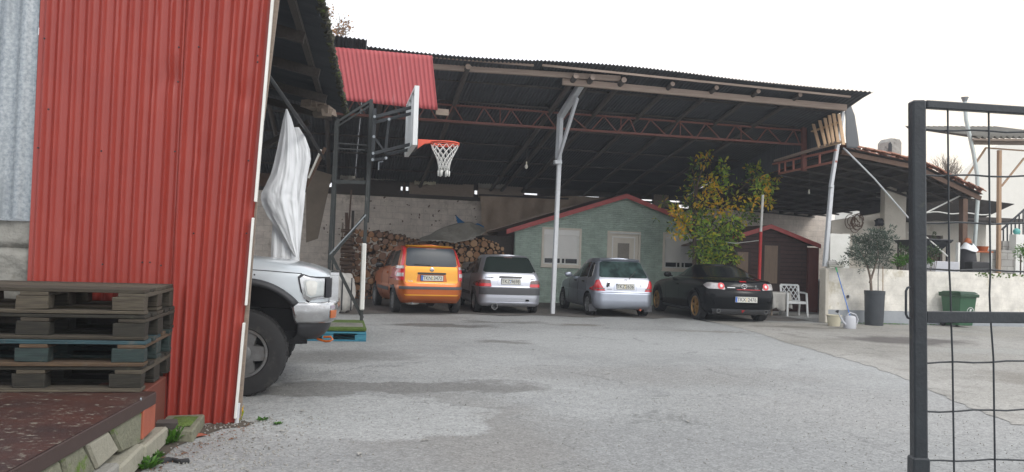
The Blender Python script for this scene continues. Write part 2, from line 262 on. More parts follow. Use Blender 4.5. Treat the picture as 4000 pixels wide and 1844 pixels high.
# ------------------------------------------------------------------ mesh builder
WM = {}
class MB:
    def __init__(s): s.v = []; s.f = []
    def add(s, vs, fs):
        n = len(s.v); s.v += [tuple(v) for v in vs]; s.f += [tuple(i + n for i in f) for f in fs]; return s
    def box(s, lo, hi, M=None, j=0.0):
        x0, y0, z0 = lo; x1, y1, z1 = hi
        vs = [Vector(p) for p in ((x0, y0, z0), (x1, y0, z0), (x1, y1, z0), (x0, y1, z0), (x0, y0, z1), (x1, y0, z1), (x1, y1, z1), (x0, y1, z1))]
        if j: vs = [v + Vector((random.uniform(-j, j), random.uniform(-j, j), random.uniform(-j, j))) for v in vs]
        if M: vs = [M @ v for v in vs]
        return s.add(vs, [(0, 3, 2, 1), (4, 5, 6, 7), (0, 1, 5, 4), (1, 2, 6, 5), (2, 3, 7, 6), (3, 0, 4, 7)])
    def bar(s, p, q, w, h=None, up=(0, 0, 1)):
        p = Vector(p); q = Vector(q); d = (q - p).normalized(); h = h or w
        up = Vector(up)
        if abs(d.dot(up)) > 0.95: up = Vector((0, 1, 0))
        a = d.cross(up).normalized(); b = a.cross(d).normalized()
        vs = [c + a * (sx * w / 2) + b * (sy * h / 2) for c in (p, q) for sx, sy in ((-1, -1), (1, -1), (1, 1), (-1, 1))]
        return s.add(vs, [(0, 1, 2, 3), (7, 6, 5, 4), (0, 4, 5, 1), (1, 5, 6, 2), (2, 6, 7, 3), (3, 7, 4, 0)])
    def tube(s, pts, r, n=8, cap=True):
        pts = [Vector(p) for p in pts]; rs = r if isinstance(r, (list, tuple)) else [r] * len(pts)
        rings = []; prev = None
        for i, p in enumerate(pts):
            d = (pts[min(i + 1, len(pts) - 1)] - pts[max(i - 1, 0)]).normalized()
            if prev is None:
                a = d.cross(Vector((0, 0, 1)) if abs(d.z) < 0.9 else Vector((1, 0, 0))).normalized()
            else:
                a = (prev - d * prev.dot(d)).normalized()
            prev = a; b = d.cross(a)
            rings.append([p + (a * math.cos(2 * PI * k / n) + b * math.sin(2 * PI * k / n)) * rs[i] for k in range(n)])
        vs = [v for g in rings for v in g]; fs = []
        for i in range(len(pts) - 1):
            for k in range(n):
                fs.append((i * n + k, i * n + (k + 1) % n, (i + 1) * n + (k + 1) % n, (i + 1) * n + k))
        if cap: fs.append(tuple(range(n - 1, -1, -1))); fs.append(tuple((len(pts) - 1) * n + k for k in range(n)))
        return s.add(vs, fs)
    def lathe(s, prof, n=24, M=None, closed=False):
        # prof: (r, h) revolved about local Z
        vs = []; fs = []
        for r, h in prof:
            for k in range(n):
                a = 2 * PI * k / n; vs.append(Vector((r * math.cos(a), r * math.sin(a), h)))
        m_ = len(prof)
        for i in range(m_ - 1 + (1 if closed else 0)):
            i2 = (i + 1) % m_
            for k in range(n): fs.append((i * n + k, i * n + (k + 1) % n, i2 * n + (k + 1) % n, i2 * n + k))
        if M: vs = [M @ v for v in vs]
        return s.add(vs, fs)
    def grid(s, fn, nu, nv, wrapu=False):
        vs = []; fs = []
        cu = nu if wrapu else nu + 1
        for j in range(nv + 1):
            for i in range(cu): vs.append(Vector(fn(i / nu, j / nv)))
        for j in range(nv):
            for i in range(nu):
                i2 = (i + 1) % cu
                fs.append((j * cu + i, j * cu + i2, (j + 1) * cu + i2, (j + 1) * cu + i))
        return s.add(vs, fs)
    def prism(s, poly, axis, t0, t1):
        # 2-D polygon extruded along an axis
        def P(a, b, t): return {'x': (t, a, b), 'y': (a, t, b), 'z': (a, b, t)}[axis]
        n = len(poly); vs = [P(a, b, t0) for a, b in poly] + [P(a, b, t1) for a, b in poly]
        fs = [tuple(range(n)), tuple(range(2 * n - 1, n - 1, -1))] + [(i, n + i, n + (i + 1) % n, (i + 1) % n) for i in range(n)]
        return s.add(vs, fs)
    def build(s, name, m, parent=None, world=False, smooth=None, bevel=0, solid=0, fix=True):
        me = bpy.data.meshes.new(name); me.from_pydata(s.v, [], s.f); me.validate()
        if fix or bevel:
            bm = bmesh.new(); bm.from_mesh(me)
            if fix and len(s.v) < 60000:
                bmesh.ops.recalc_face_normals(bm, faces=bm.faces)
            if bevel:
                bmesh.ops.bevel(bm, geom=list(bm.edges), offset=bevel, segments=1 if bevel < 0.02 else 2, affect='EDGES', profile=0.6)
            bm.to_mesh(me); bm.free()
        me.materials.append(K[m] if isinstance(m, str) else m)
        if smooth is not None:
            me.polygons.foreach_set('use_smooth', [True] * len(me.polygons))
            if smooth < 180: me.set_sharp_from_angle(angle=rad(smooth))
        o = bpy.data.objects.new(name, me); COL.objects.link(o)
        if solid:
            md = o.modifiers.new('solid', 'SOLIDIFY'); md.thickness = solid; md.offset = 0
        attach(o, parent, world)
        return o
def attach(o, parent, world=False):
    if parent is not None:
        o.parent = parent
        if world: o.matrix_parent_inverse = WM[parent.name].inverted(); WM[o.name] = Matrix.Identity(4)
        else: WM[o.name] = WM[parent.name].copy()
    else: WM[o.name] = Matrix.Identity(4)
def tag(o, label=None, cat=None, group=None, kind=None):
    if label: o['label'] = label
    if cat: o['category'] = cat
    if group: o['group'] = group
    if kind: o['kind'] = kind
    return o
def thing(name, label, cat, loc=(0, 0, 0), rz=0.0, group=None):
    o = bpy.data.objects.new(name, None); COL.objects.link(o); o.empty_display_size = 0.2
    o.location = loc; o.rotation_euler = (0, 0, rz)
    WM[o.name] = Matrix.Translation(Vector(loc)) @ Matrix.Rotation(rz, 4, 'Z')
    return tag(o, label, cat, group)
def part(name, m, parent, fn, **k):
    b = MB(); fn(b); return b.build(name, m, parent, **k)
def text_mesh(txt, size, M, depth=0.002, align='CENTER', sx=1.0, shear=0.0):
    cu = bpy.data.curves.new('t', 'FONT'); cu.body = txt; cu.size = size; cu.extrude = depth; cu.align_x = align; cu.align_y = 'CENTER'; cu.shear = shear
    ob = bpy.data.objects.new('t', cu); COL.objects.link(ob)
    me = bpy.data.meshes.new_from_object(ob); b = MB()
    b.add([M @ Vector((v.co.x * sx, v.co.y, v.co.z)) for v in me.vertices], [tuple(p.vertices) for p in me.polygons])
    bpy.data.objects.remove(ob); bpy.data.curves.remove(cu); bpy.data.meshes.remove(me)
    return b
def corr(b, O, U, V, lu, lv, amp, pitch, nv=1, per=6, Nn=None, sag=0.0, shape=1):
    """corrugated sheet: ridges run along V"""
    O = Vector(O); U = Vector(U).normalized(); V = Vector(V).normalized(); Nn = Nn or U.cross(V).normalized()
    nu = int(lu / pitch * per)
    def f(u, v):
        h = amp * math.cos(2 * PI * u * lu / pitch)
        return O + U * (u * lu) + V * (v * lv) + Nn * (h + sag * math.sin(PI * v))
    return b.grid(f, nu, nv)
def sheet(b, quad, fn=None, nu=20, nv=20):
    """bilinear quad BL, BR, TR, TL, displaced by fn(u,v)->Vector"""
    a, c, d, e = [Vector(q) for q in quad]
    def f(u, v):
        p = (a * (1 - u) + c * u) * (1 - v) + (e * (1 - u) + d * u) * v
        return p + (fn(u, v) if fn else Vector((0, 0, 0)))
    return b.grid(f, nu, nv)
# ------------------------------------------------------------------ ground
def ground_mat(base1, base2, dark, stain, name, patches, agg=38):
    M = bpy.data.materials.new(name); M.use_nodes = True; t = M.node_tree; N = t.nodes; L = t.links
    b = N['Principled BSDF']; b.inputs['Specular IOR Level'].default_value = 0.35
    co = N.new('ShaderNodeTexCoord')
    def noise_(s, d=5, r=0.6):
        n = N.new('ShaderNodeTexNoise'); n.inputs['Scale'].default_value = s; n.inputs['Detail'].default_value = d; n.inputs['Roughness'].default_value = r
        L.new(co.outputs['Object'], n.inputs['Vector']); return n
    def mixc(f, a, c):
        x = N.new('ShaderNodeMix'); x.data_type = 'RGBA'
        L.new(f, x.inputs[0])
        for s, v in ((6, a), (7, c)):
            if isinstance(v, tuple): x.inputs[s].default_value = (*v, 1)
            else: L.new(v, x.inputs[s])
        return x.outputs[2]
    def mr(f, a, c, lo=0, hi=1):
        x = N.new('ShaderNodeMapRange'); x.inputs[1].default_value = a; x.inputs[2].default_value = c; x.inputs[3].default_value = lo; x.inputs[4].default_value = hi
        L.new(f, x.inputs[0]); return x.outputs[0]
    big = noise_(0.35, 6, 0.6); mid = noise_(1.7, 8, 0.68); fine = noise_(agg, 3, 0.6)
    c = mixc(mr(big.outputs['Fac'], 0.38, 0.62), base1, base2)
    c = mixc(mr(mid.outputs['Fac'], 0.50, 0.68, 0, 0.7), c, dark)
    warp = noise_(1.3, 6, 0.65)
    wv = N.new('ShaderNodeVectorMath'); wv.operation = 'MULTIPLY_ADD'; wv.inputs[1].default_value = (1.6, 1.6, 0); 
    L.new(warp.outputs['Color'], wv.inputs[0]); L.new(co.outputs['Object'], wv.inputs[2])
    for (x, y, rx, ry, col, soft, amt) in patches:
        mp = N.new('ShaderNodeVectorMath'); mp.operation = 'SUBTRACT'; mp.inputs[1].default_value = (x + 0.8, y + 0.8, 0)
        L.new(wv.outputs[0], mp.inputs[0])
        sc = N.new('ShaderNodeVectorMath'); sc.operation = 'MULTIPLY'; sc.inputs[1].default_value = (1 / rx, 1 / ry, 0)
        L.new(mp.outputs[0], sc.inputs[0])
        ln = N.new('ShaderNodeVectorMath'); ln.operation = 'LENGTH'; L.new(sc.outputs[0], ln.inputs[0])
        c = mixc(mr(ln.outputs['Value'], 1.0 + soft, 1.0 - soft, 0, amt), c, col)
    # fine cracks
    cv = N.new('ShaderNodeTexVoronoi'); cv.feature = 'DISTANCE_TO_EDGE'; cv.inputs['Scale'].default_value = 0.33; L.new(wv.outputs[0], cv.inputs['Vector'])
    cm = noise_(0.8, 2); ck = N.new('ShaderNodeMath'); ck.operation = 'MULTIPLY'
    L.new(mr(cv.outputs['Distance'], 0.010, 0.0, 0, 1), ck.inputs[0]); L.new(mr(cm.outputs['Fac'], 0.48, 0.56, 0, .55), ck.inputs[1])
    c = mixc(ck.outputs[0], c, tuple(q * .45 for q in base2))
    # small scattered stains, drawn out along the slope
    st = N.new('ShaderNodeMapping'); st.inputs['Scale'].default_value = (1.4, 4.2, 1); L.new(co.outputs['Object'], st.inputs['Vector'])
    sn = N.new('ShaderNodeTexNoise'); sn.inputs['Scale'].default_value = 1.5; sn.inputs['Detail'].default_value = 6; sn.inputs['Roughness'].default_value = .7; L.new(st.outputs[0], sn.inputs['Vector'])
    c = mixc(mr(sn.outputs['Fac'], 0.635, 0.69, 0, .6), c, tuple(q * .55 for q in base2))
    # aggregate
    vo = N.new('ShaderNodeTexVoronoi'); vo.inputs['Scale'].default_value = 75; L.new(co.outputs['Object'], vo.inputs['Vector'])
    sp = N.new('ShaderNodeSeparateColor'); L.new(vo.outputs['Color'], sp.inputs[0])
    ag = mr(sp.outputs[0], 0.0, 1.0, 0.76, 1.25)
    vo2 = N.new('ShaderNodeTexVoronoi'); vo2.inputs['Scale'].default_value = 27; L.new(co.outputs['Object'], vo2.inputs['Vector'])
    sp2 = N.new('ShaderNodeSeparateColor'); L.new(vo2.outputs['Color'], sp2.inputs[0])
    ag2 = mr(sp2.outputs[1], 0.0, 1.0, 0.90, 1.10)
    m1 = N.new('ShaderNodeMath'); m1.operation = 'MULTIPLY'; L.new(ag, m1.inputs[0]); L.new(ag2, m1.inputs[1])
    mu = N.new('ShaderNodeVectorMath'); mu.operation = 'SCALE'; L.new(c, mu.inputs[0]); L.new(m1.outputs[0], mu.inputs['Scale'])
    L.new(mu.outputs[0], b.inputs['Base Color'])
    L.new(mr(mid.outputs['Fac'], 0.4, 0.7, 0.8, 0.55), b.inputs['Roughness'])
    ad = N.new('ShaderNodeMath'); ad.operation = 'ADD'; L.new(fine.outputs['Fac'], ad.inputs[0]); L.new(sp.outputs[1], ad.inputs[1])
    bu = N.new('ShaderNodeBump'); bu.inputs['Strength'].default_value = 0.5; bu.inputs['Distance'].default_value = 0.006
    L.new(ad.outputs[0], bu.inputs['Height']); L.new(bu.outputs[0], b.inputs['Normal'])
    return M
LIGHT = (0.340, 0.346, 0.340); MID = (0.262, 0.267, 0.262); DARK = (0.20, 0.197, 0.19); WET = (0.085, 0.08, 0.075); BRN = (0.34, 0.315, 0.27)
yard_patches = [
    (2.0, 5.2, 2.6, 1.6, (0.225, 0.228, 0.226), 0.45, 0.7),    # darker bare aggregate in front
    (1.1, 6.2, 0.7, 1.5, (0.215, 0.208, 0.196), 0.4, 0.7),
    (0.2, 6.9, 1.15, 0.85, LIGHT, 0.06, 0.9),                # pale slab with a sharp rim
    (0.5, 8.35, 1.7, 0.42, (0.165, 0.163, 0.156), 0.12, 0.85),    # damp band
    (0.95, 10.0, 1.3, 0.7, LIGHT, 0.25, 0.7),
    (5.5, 13.2, 3.2, 1.8, LIGHT, 0.3, 0.8),
    (9.0, 10.5, 2.2, 2.0, LIGHT, 0.35, 0.6),
    (1.9, 15.7, 1.1, 0.33, WET, 0.2, 0.7),
    (3.4, 16.6, 0.9, 0.22, (0.12, 0.115, 0.105), 0.4, 0.7),
    (5.0, 16.2, 0.7, 0.2, (0.14, 0.125, 0.105), 0.4, 0.7),
    (2.6, 12.8, 0.5, 0.25, (0.14, 0.135, 0.125), 0.4, 0.7),
    (-0.1, 10.8, 0.9, 0.6, (0.15, 0.148, 0.14), 0.4, 0.6),
    (5.6, 7.0, 2.0, 1.3, (0.29, 0.288, 0.28), 0.4, 0.6),
    (4.2, 9.3, 2.2, 0.7, (0.25, 0.245, 0.235), 0.5, 0.6),
    (7.5, 15.3, 0.9, 0.16, (0.17, 0.155, 0.125), 0.3, 0.6),
]
gm = ground_mat(LIGHT, MID, (0.245, 0.25, 0.25), None, 'yard_asphalt', yard_patches)
b = MB(); b.add([(-150, -20, 0), (250, -20, 0), (250, 400, 0), (-150, 400, 0)], [(0, 1, 2, 3)])
tag(b.build('ground', gm, fix=False), kind='structure')
# cracked older concrete on the right, laid over the yard as its own sheet
gm2 = ground_mat((0.35, 0.34, 0.315), (0.275, 0.265, 0.24), (0.17, 0.16, 0.142), None, 'old_concrete', [
    (11.0, 13.9, 1.3, 0.8, (0.095, 0.085, 0.08), 0.25, 0.85), (11.9, 12.2, 1.6, 0.4, (0.31, 0.31, 0.29), 0.3, 0.7), (13.5, 15.5, 2.2, 0.35, (0.31, 0.295, 0.26), 0.3, 0.6),
    (10.5, 16.6, 1.2, 0.3, (0.11, 0.10, 0.08), 0.5, 0.6), (12.0, 17.2, 2.5, 0.35, (0.30, 0.285, 0.25), 0.3, 0.7), (14.5, 10.5, 2.2, 0.7, (0.31, 0.315, 0.31), 0.3, 0.7), (9.0, 9.0, 0.5, 0.7, (0.16, 0.145, 0.12), 0.4, 0.6)])
edge = [(1690, 790), (1760, 806), (1830, 818), (1900, 836), (1960, 857), (2050, 882), (2120, 902), (2200, 925), (2290, 958), (2400, 1010), (2576, 1080)]
pts = [Gp(x, y) for x, y in edge]
rr = random.Random(3); fine = []
for i in range(len(pts) - 1):
    for k in range(8):
        p = pts[i].lerp(pts[i + 1], k / 8); fine.append((p.x + rr.uniform(-.04, .04), p.y + rr.uniform(-.05, .05)))
poly = fine + [(14, 5), (40, 5), (40, 18.0), (8.6, 18.0)]
b = MB(); b.add([(x, y, 0.005) for x, y in poly], [tuple(range(len(poly)))])
tag(b.build('concrete_path', gm2, fix=False), kind='structure')
# darker floor sheet under the big roof
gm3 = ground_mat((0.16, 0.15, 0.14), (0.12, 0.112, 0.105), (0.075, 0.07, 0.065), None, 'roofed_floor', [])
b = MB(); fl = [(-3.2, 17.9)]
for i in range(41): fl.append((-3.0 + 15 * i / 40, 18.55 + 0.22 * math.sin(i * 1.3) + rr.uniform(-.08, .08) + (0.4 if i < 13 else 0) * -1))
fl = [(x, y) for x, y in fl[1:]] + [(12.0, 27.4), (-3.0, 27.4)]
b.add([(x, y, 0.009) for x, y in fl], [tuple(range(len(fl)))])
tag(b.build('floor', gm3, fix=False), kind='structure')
# far hill behind the yards
b = MB()
def hillf(u, v):
    x = 20 + 70 * u; y = 60 + 30 * v
    return (x, y, -0.5 + (6.5 * math.sin(PI * min(1, v * 1.2)) * (0.6 + 0.4 * math.sin(u * 7)) if v > 0 else 0))
b.grid(hillf, 40, 12); tag(b.build('hill', 'hill_green', smooth=180, fix=False), kind='structure')

# ------------------------------------------------------------------ left shed (near)
shed = thing('sheet_metal_shed', 'open shed clad in red corrugated sheets with a mossy roof edge, behind the pallets', 'shed', (-2.2, 6.68, 0))
YW = 6.68
def ridge(t, sharp=1.0):
    c = 0.5 + 0.5 * math.cos(2 * PI * t); return c ** (1.0 + sharp)
def red_sheet(name, bl, br, tr, tl, nr, amp, dents, yoff, mname='red_sheet', ph=0.0, bottom_soft=True):
    b = MB(); per = 10; nu = nr * per; nv = 40
    a, c, d, e = [Vector(q) for q in (bl, br, tr, tl)]
    rs = random.Random(nr); jit = [rs.uniform(-.12, .12) for _ in range(nr + 2)]
    def f(u, v):
        p = (a * (1 - u) + c * u) * (1 - v) + (e * (1 - u) + d * u) * v
        t = u * nr + ph; k = int(round(t)); tt = t + jit[min(max(k, 0), nr + 1)] * math.sin(PI * v)
        sharp = 0.3 + 1.2 * min(1, max(0, (p.z - 0.4) / 1.2))
        h = amp * (ridge(tt, sharp) - 0.3)
        h += 0.006 * math.sin(v * 5 + u * 9)
        for (dx, dz, r, dep) in dents:
            q = ((p.x - dx) / r) ** 2 + ((p.z - dz) / (r * 0.8)) ** 2
            if q < 6: h -= dep * math.exp(-q * 1.4)
        return Vector((p.x, YW + yoff - h, p.z))
    b.grid(f, nu, nv); return b.build(name, mname, shed, world=True, smooth=60, fix=False)
def ext(p, q, z): # extend line p->q (Vectors in wall plane) to height z
    t = (z - p.z) / (q.z - p.z); return p.lerp(q, t)
L0, L1 = Yp(68, 640, YW), Yp(97, 0, YW); S0, S1 = Yp(447, 640, YW), Yp(478, 0, YW); R0, R1 = Yp(590, 1063, YW), Yp(690, 0, YW)
ZT = 4.05
red_sheet('wall_sheet', ext(L0, L1, 0), ext(S0, S1, 0), ext(S0, S1, ZT), ext(L0, L1, ZT), 11, 0.038, [(-1.36, 2.72, .10, .045), (-1.5, 2.6, .05, .03), (-2.05, 1.55, .07, .018), (-1.72, .95, .06, .016)], 0.022, ph=0.4)
red_sheet('wall_sheet', ext(S0, S1, 0) + Vector((-.03, 0, 0)), R0, ext(R0, R1, ZT), ext(S0, S1, ZT) + Vector((-.02, 0, 0)), 6, 0.046, [(-0.82, 2.62, .10, .035), (-0.78, 1.35, .04, .012), (-.95, 1.2, .03, .01), (-1.1, 2.1, .06, .02), (-.9, .55, .05, .016)], -0.004, ph=0.75)
# screws with rust halos
def scr(b):
    for (x, y) in ((112, 97), (122, 275), (96, 372), (440, 381), (255, 380), (625, 404), (648, 140), (500, 118), (450, 119), (640, 691), (405, 668), (377, 660), (358, 660), (258, 665), (487, 587), (620, 587), (448, 206), (648, 156)):
        p = Yp(x, y, YW - .03); b.tube([p, p + Vector((0, -.010, 0))], [0.0075, 0.005], 8)
part('screw', 'ink', shed, scr, world=True)
def galv(b):
    a = ext(L0, L1, 1.55) ; c = ext(L0, L1, ZT)
    b0 = Vector((-3.4, YW, 1.55)); b1 = Vector((-3.35, YW, ZT))
    def f(u, v):
        p = (b0 * (1 - u) + (a + Vector((-.005, 0, 0))) * u) * (1 - v) + (b1 * (1 - u) + (c + Vector((-.005, 0, 0))) * u) * v
        t = u * 8; h = 0.028 * (0.5 + 0.5 * math.sin(2 * PI * t)) ** 1.3
        return Vector((p.x, YW + .055 - h, p.z + (0.01 * math.sin(u * 50) if v == 0 else 0)))
    b.grid(f, 96, 12)
part('galvanised_sheet', 'galv', shed, galv, world=True, smooth=60, fix=False)
def lw(b):
    def f(u, v):
        x = -3.6 + u * (1.36); z = v * 1.54
        n = noise.noise(Vector((x * 2.5, z * 2.5, 1))) * 0.05 + noise.noise(Vector((x * 9, z * 9, 4))) * 0.02
        g = 0.05 * math.exp(-((z - 1.33) / 0.025) ** 2)
        return (x, YW + .07 + n + g, z)
    b.grid(f, 60, 60); b.box((-3.6, YW + .16, 0), (-2.26, YW + .40, 1.53))
part('concrete_wall', 'concrete', shed, lw, world=True, smooth=60, fix=False)
# white cover strips down the free edge and the timber post behind
for (a, c, wd) in (((689, -40), (643, 508), 0.022), ((637, 548), (619, 768), 0.018), ((614, 812), (592, 1052), 0.020)):
    b = MB(); p = Yp(*a, YW - .02); q = Yp(*c, YW - .02); b.bar(p, q, wd, 0.05, up=(0, 1, 0)); b.build('edge_strip', 'white_paint', shed, world=True, bevel=.003)
b = MB(); b.bar(Yp(700, -60, YW + .06), Yp(655, 300, YW + .06), .06, .08, up=(0, 1, 0)); b.bar(Yp(655, 300, YW + .06), Yp(598, 1050, YW + .06), .05, .07, up=(0, 1, 0)); b.build('post', 'old_wood', shed, world=True)
b = MB(); b.tube([(-.76, YW, 0), (-.755, YW, .16)], .018, 10); b.build('post_foot', 'galv_post', shed, world=True)
# shed roof: eave along Y at x~-0.2, rising to the left
EA, EB = Vector((-.40, 6.45, 3.93)), Vector((-.03, 14.9, 3.90))
def shroof(b):
    rs = random.Random(5)
    RA, RB = Vector((-5.2, 6.45, 5.0)), Vector((-5.0, 14.9, 4.95))
    nvv = 300
    def f(u, v):
        p = EA.lerp(EB, v); q = RA.lerp(RB, v); r = p.lerp(q, u)
        h = 0.022 * math.cos(2 * PI * v * 8.45 / 0.088)
        if u == 0: r.x += 0.03 * noise.noise(Vector((0, v * 60, 0))) + (0.03 if int(v * 10) % 2 else -0.02)
        return r + Vector((0, 0, h))
    b.grid(f, 10, 96 * 6)
part('roof', 'dark_roof', shed, shroof, world=True, smooth=60, fix=False)
def mossedge(b):
    rs = random.Random(8)
    for k in range(700):
        v = rs.random(); p = EA.lerp(EB, v); s = rs.uniform(.012, .032)
        p = p + Vector((rs.uniform(-.02, .035), 0, rs.uniform(.0, .035)))
        M_ = Matrix.Translation(p) @ Matrix.Rotation(rs.uniform(0, 6), 4, 'X') @ Matrix.Rotation(rs.uniform(0, 6), 4, 'Z')
        b.box((-s, -s, -s * .6), (s, s, s * .6), M_, j=s * .3)
mo = part('moss', 'moss_edge', shed, mossedge, world=True, fix=False); mo['kind'] = 'stuff'
for (y, x0, z0) in ((7.6, -.55, 3.80), (9.2, -.5, 3.76), (10.9, -.38, 3.74), (12.6, -.32, 3.72), (14.2, -.25, 3.70)):
    b = MB(); b.bar((x0, y, z0), (-4.6, y + .1, z0 + .86), .09, .12, up=(0, 0, 1)); b.build('rafter', 'dark_wood', shed, world=True)
for (x, z) in ((-.62, 3.88), (-1.9, 4.18), (-3.2, 4.48)):
    b = MB(); b.bar((x, 6.9, z - .01), (x + .25, 14.7, z - .03), .07, .07); b.build('purlin', 'dark_wood', shed, world=True)
for (p, q) in (((-1.05, 14.6, 0), (-1.0, 14.6, 3.7)), ((-2.6, 14.6, 0), (-2.6, 14.6, 4.0)), ((-1.35, 10.9, 1.9), (-1.35, 10.9, 3.8))):
    pass
b = MB(); b.tube([(-1.15, 7.6, 3.3), Yp(675, 190, 8.6), Yp(780, 340, 10.8), Yp(815, 400, 13.5)], .022, 8); b.build('brace', 'black_steel', shed, world=True)
b = MB(); b.bar(Yp(818, 372, 13.8), Yp(770, 470, 13.8), .09, .05); b.build('brace', 'brown_old', shed, world=True)
b = MB(); b.bar((-2.2, 14.5, 0), (-2.2, 14.5, 4.1), .14, .14); b.build('post', 'dark_wood', shed, world=True)
b = MB(); b.bar((-.62, 13.9, 3.55), (-2.3, 14.5, 2.6), .07, .09); b.build('brace', 'dark_wood', shed, world=True)
def shback(b):
    corr(b, (-5.2, 15.6, 0), (1, 0, 0), (0, 0, 1), 3.0, 3.6, .015, .09)
    corr(b, (-5.2, 6.9, 0), (0, 1, 0), (0, 0, 1), 8.7, 4.9, .015, .09)
part('side_sheet', 'dark_roof', shed, shback, world=True, smooth=60, fix=False)
# dark interior clutter: crates and boards standing in the shed
b = MB(); b.box((-2.55, 8.9, 0), (-1.35, 11.6, 1.9)); b.build('partition', 'dark_wood', shed, world=True)
b = MB(); b.bar(Yp(808, 376, 13.2), Yp(776, 448, 13.2), .035, .03); tag(b.build('batten', 'white_paint'), 'thin white batten hanging aslant beside the white tarpaulin', 'batten')
rs = random.Random(4)
b = MB()
for k in range(5):
    p = Yp(785 + k * 9, 268 + rs.uniform(-12, 20), 13.0); b.box((-.09, -.2, -.05), (.09, .2, .05), Matrix.Translation(p) @ Matrix.Rotation(rs.uniform(-.6, .6), 4, 'Z'), j=.02)
b.build('broken_batten', 'old_wood', shed, world=True)

# hanging white tarpaulin: a rear drape and a folded-over front flap
def drape(b, rows, Yt, folds, seed, nu=40, nv=50, bulge=.10):
    def f(u, v):
        t = v * (len(rows) - 1); i = min(int(t), len(rows) - 2); k = t - i; k = k * k * (3 - 2 * k) * .5 + k * .5
        y = rows[i][0] * (1 - k) + rows[i + 1][0] * k; xl = rows[i][1] * (1 - k) + rows[i + 1][1] * k; xr = rows[i][2] * (1 - k) + rows[i + 1][2] * k
        p = Yp(xl + (xr - xl) * u, y, Yt); wd = (xr - xl) / 90
        d = 0
        for (c, w_, a) in folds: d += .28 * a * math.exp(-((u - c - .06 * math.sin(v * 4 + c * 9)) / w_) ** 2)
        d += .02 * noise.noise(Vector((u * 5, v * 9, seed))) + .008 * noise.noise(Vector((u * 18, v * 24, seed)))
        return p + Vector((0, -d * min(1, v * 4 + .1) * wd - bulge * math.sin(PI * u) * wd, 0))
    b.grid(f, nu, nv)
b = MB()
drape(b, [(320, 738, 752), (345, 728, 768), (375, 722, 779), (400, 716, 782), (440, 712, 774), (480, 706, 768), (520, 696, 765), (560, 686, 761), (600, 683, 757), (640, 682, 753), (668, 684, 754)], 10.62, [(.15, .05, .03), (.38, .04, .03), (.62, .05, -.03), (.8, .04, .03)], 3, bulge=.03)
drape(b, [(274, 719, 723), (300, 712, 734), (340, 704, 745), (375, 697, 750), (410, 689, 752), (440, 680, 750), (465, 668, 748), (485, 658, 747), (500, 656, 748), (515, 659, 749), (540, 671, 750), (570, 690, 750), (600, 709, 749), (625, 726, 749), (646, 741, 748)], 10.55, [(.25, .08, .05), (.55, .05, .06), (.75, .06, -.04), (.93, .03, .05)], 8)
tag(b.build('tarpaulin', 'white_fabric', smooth=180, fix=False), 'crumpled white tarpaulin hanging in the open shed behind the silver off-roader', 'tarpaulin')
# ------------------------------------------------------------------ big open carport
cp = thing('carport', 'large open carport with dark corrugated roof and red lattice girder over the parked cars', 'carport', (5.24, 19.3, 0))
YF, ZF, YB, ZB = 17.0, 5.70, 28.0, 3.74
SL = (ZB - ZF) / (YB - YF)
def rz_(y): return ZF + SL * (y - YF)
# roof in three lapped bays, slightly different edges
vec = Vector((0, YB - YF, ZB - ZF))
for i, (x0, x1, y0, dz) in enumerate(((-5.5, 0.35, 16.75, .05), (0.35, 4.02, 16.95, .0), (4.02, 12.15, 17.0, .03))):
    b = MB(); pitch = .088; n = int((x1 - x0) / pitch) * 5
    def f(u, v, x0=x0, x1=x1, y0=y0, dz=dz, n=n):
        x = x0 + (x1 - x0) * u; y = y0 + (YB - y0) * v
        drop = -0.10 * max(0, (x - 9.5) / 2.7) ** 2 * (1 - v) + 0.05 * math.sin((x - 4) * .8) * (1 - v)
        ex = 0.35 * max(0, (x - 11.3) / .85) * ((1 - v) ** 6 + 1.0 * min(1, v * 8))
        return (x + ex * .6, y - ex * .3, rz_(y) + dz + drop + .016 * math.cos(2 * PI * x / pitch) + 0.012 * math.sin(v * 40))
    b.grid(f, n, 24); b.build('roof_sheet', 'dark_roof', cp, world=True, smooth=70, fix=False)
# rafters (logs) and their butt ends
for k, px in enumerate((1177, 1448, 1490, 1568, 1690, 1800, 1905, 2010)):
    e = Yp(px, {1177: 158, 1448: 176, 1490: 183, 1568: 191, 1690: 207, 1800: 219, 1905: 229, 2010: 240}[px], 17.35)
    x = e.x; r = .065 if k < 4 else .055
    b = MB(); b.tube([(x, 17.3, rz_(17.3) - .115), (x + .05, 22, rz_(22) - .13), (x, 27.7, rz_(27.7) - .12)], [r, r * .95, r * .85], 10)
    rf_ = b.build('rafter', 'log_wood', cp, world=True, smooth=50)
    b = MB(); b.tube([(x, 17.295, rz_(17.3) - .115), (x, 17.285, rz_(17.3) - .115)], r * .98, 12); b.build('sawn_end', 'old_wood_x', rf_, world=True)
for x in (-3.2, -1.9, -.5, .8):
    b = MB(); b.tube([(x, 17.3, rz_(17.3) - .115), (x, 27.7, rz_(27.7) - .12)], .06, 8); b.build('rafter', 'log_wood', cp, world=True, smooth=50)
for y in (18.3, 19.6, 21.2, 22.8, 24.4, 26.0):
    b = MB(); b.bar((-5, y, rz_(y) - .04), (12.0, y, rz_(y) - .05), .08, .045); b.build('purlin', 'dark_wood', cp, world=True)
# lath right under the wavy edge
b = MB(); b.bar((1.2, 17.16, ZF - .055), (4.0, 17.16, ZF - .05), .05, .05); b.bar((4.2, 17.16, ZF - .03), (11.9, 17.16, ZF - .15), .05, .045); b.build('edge_lath', 'old_wood_x', cp, world=True)
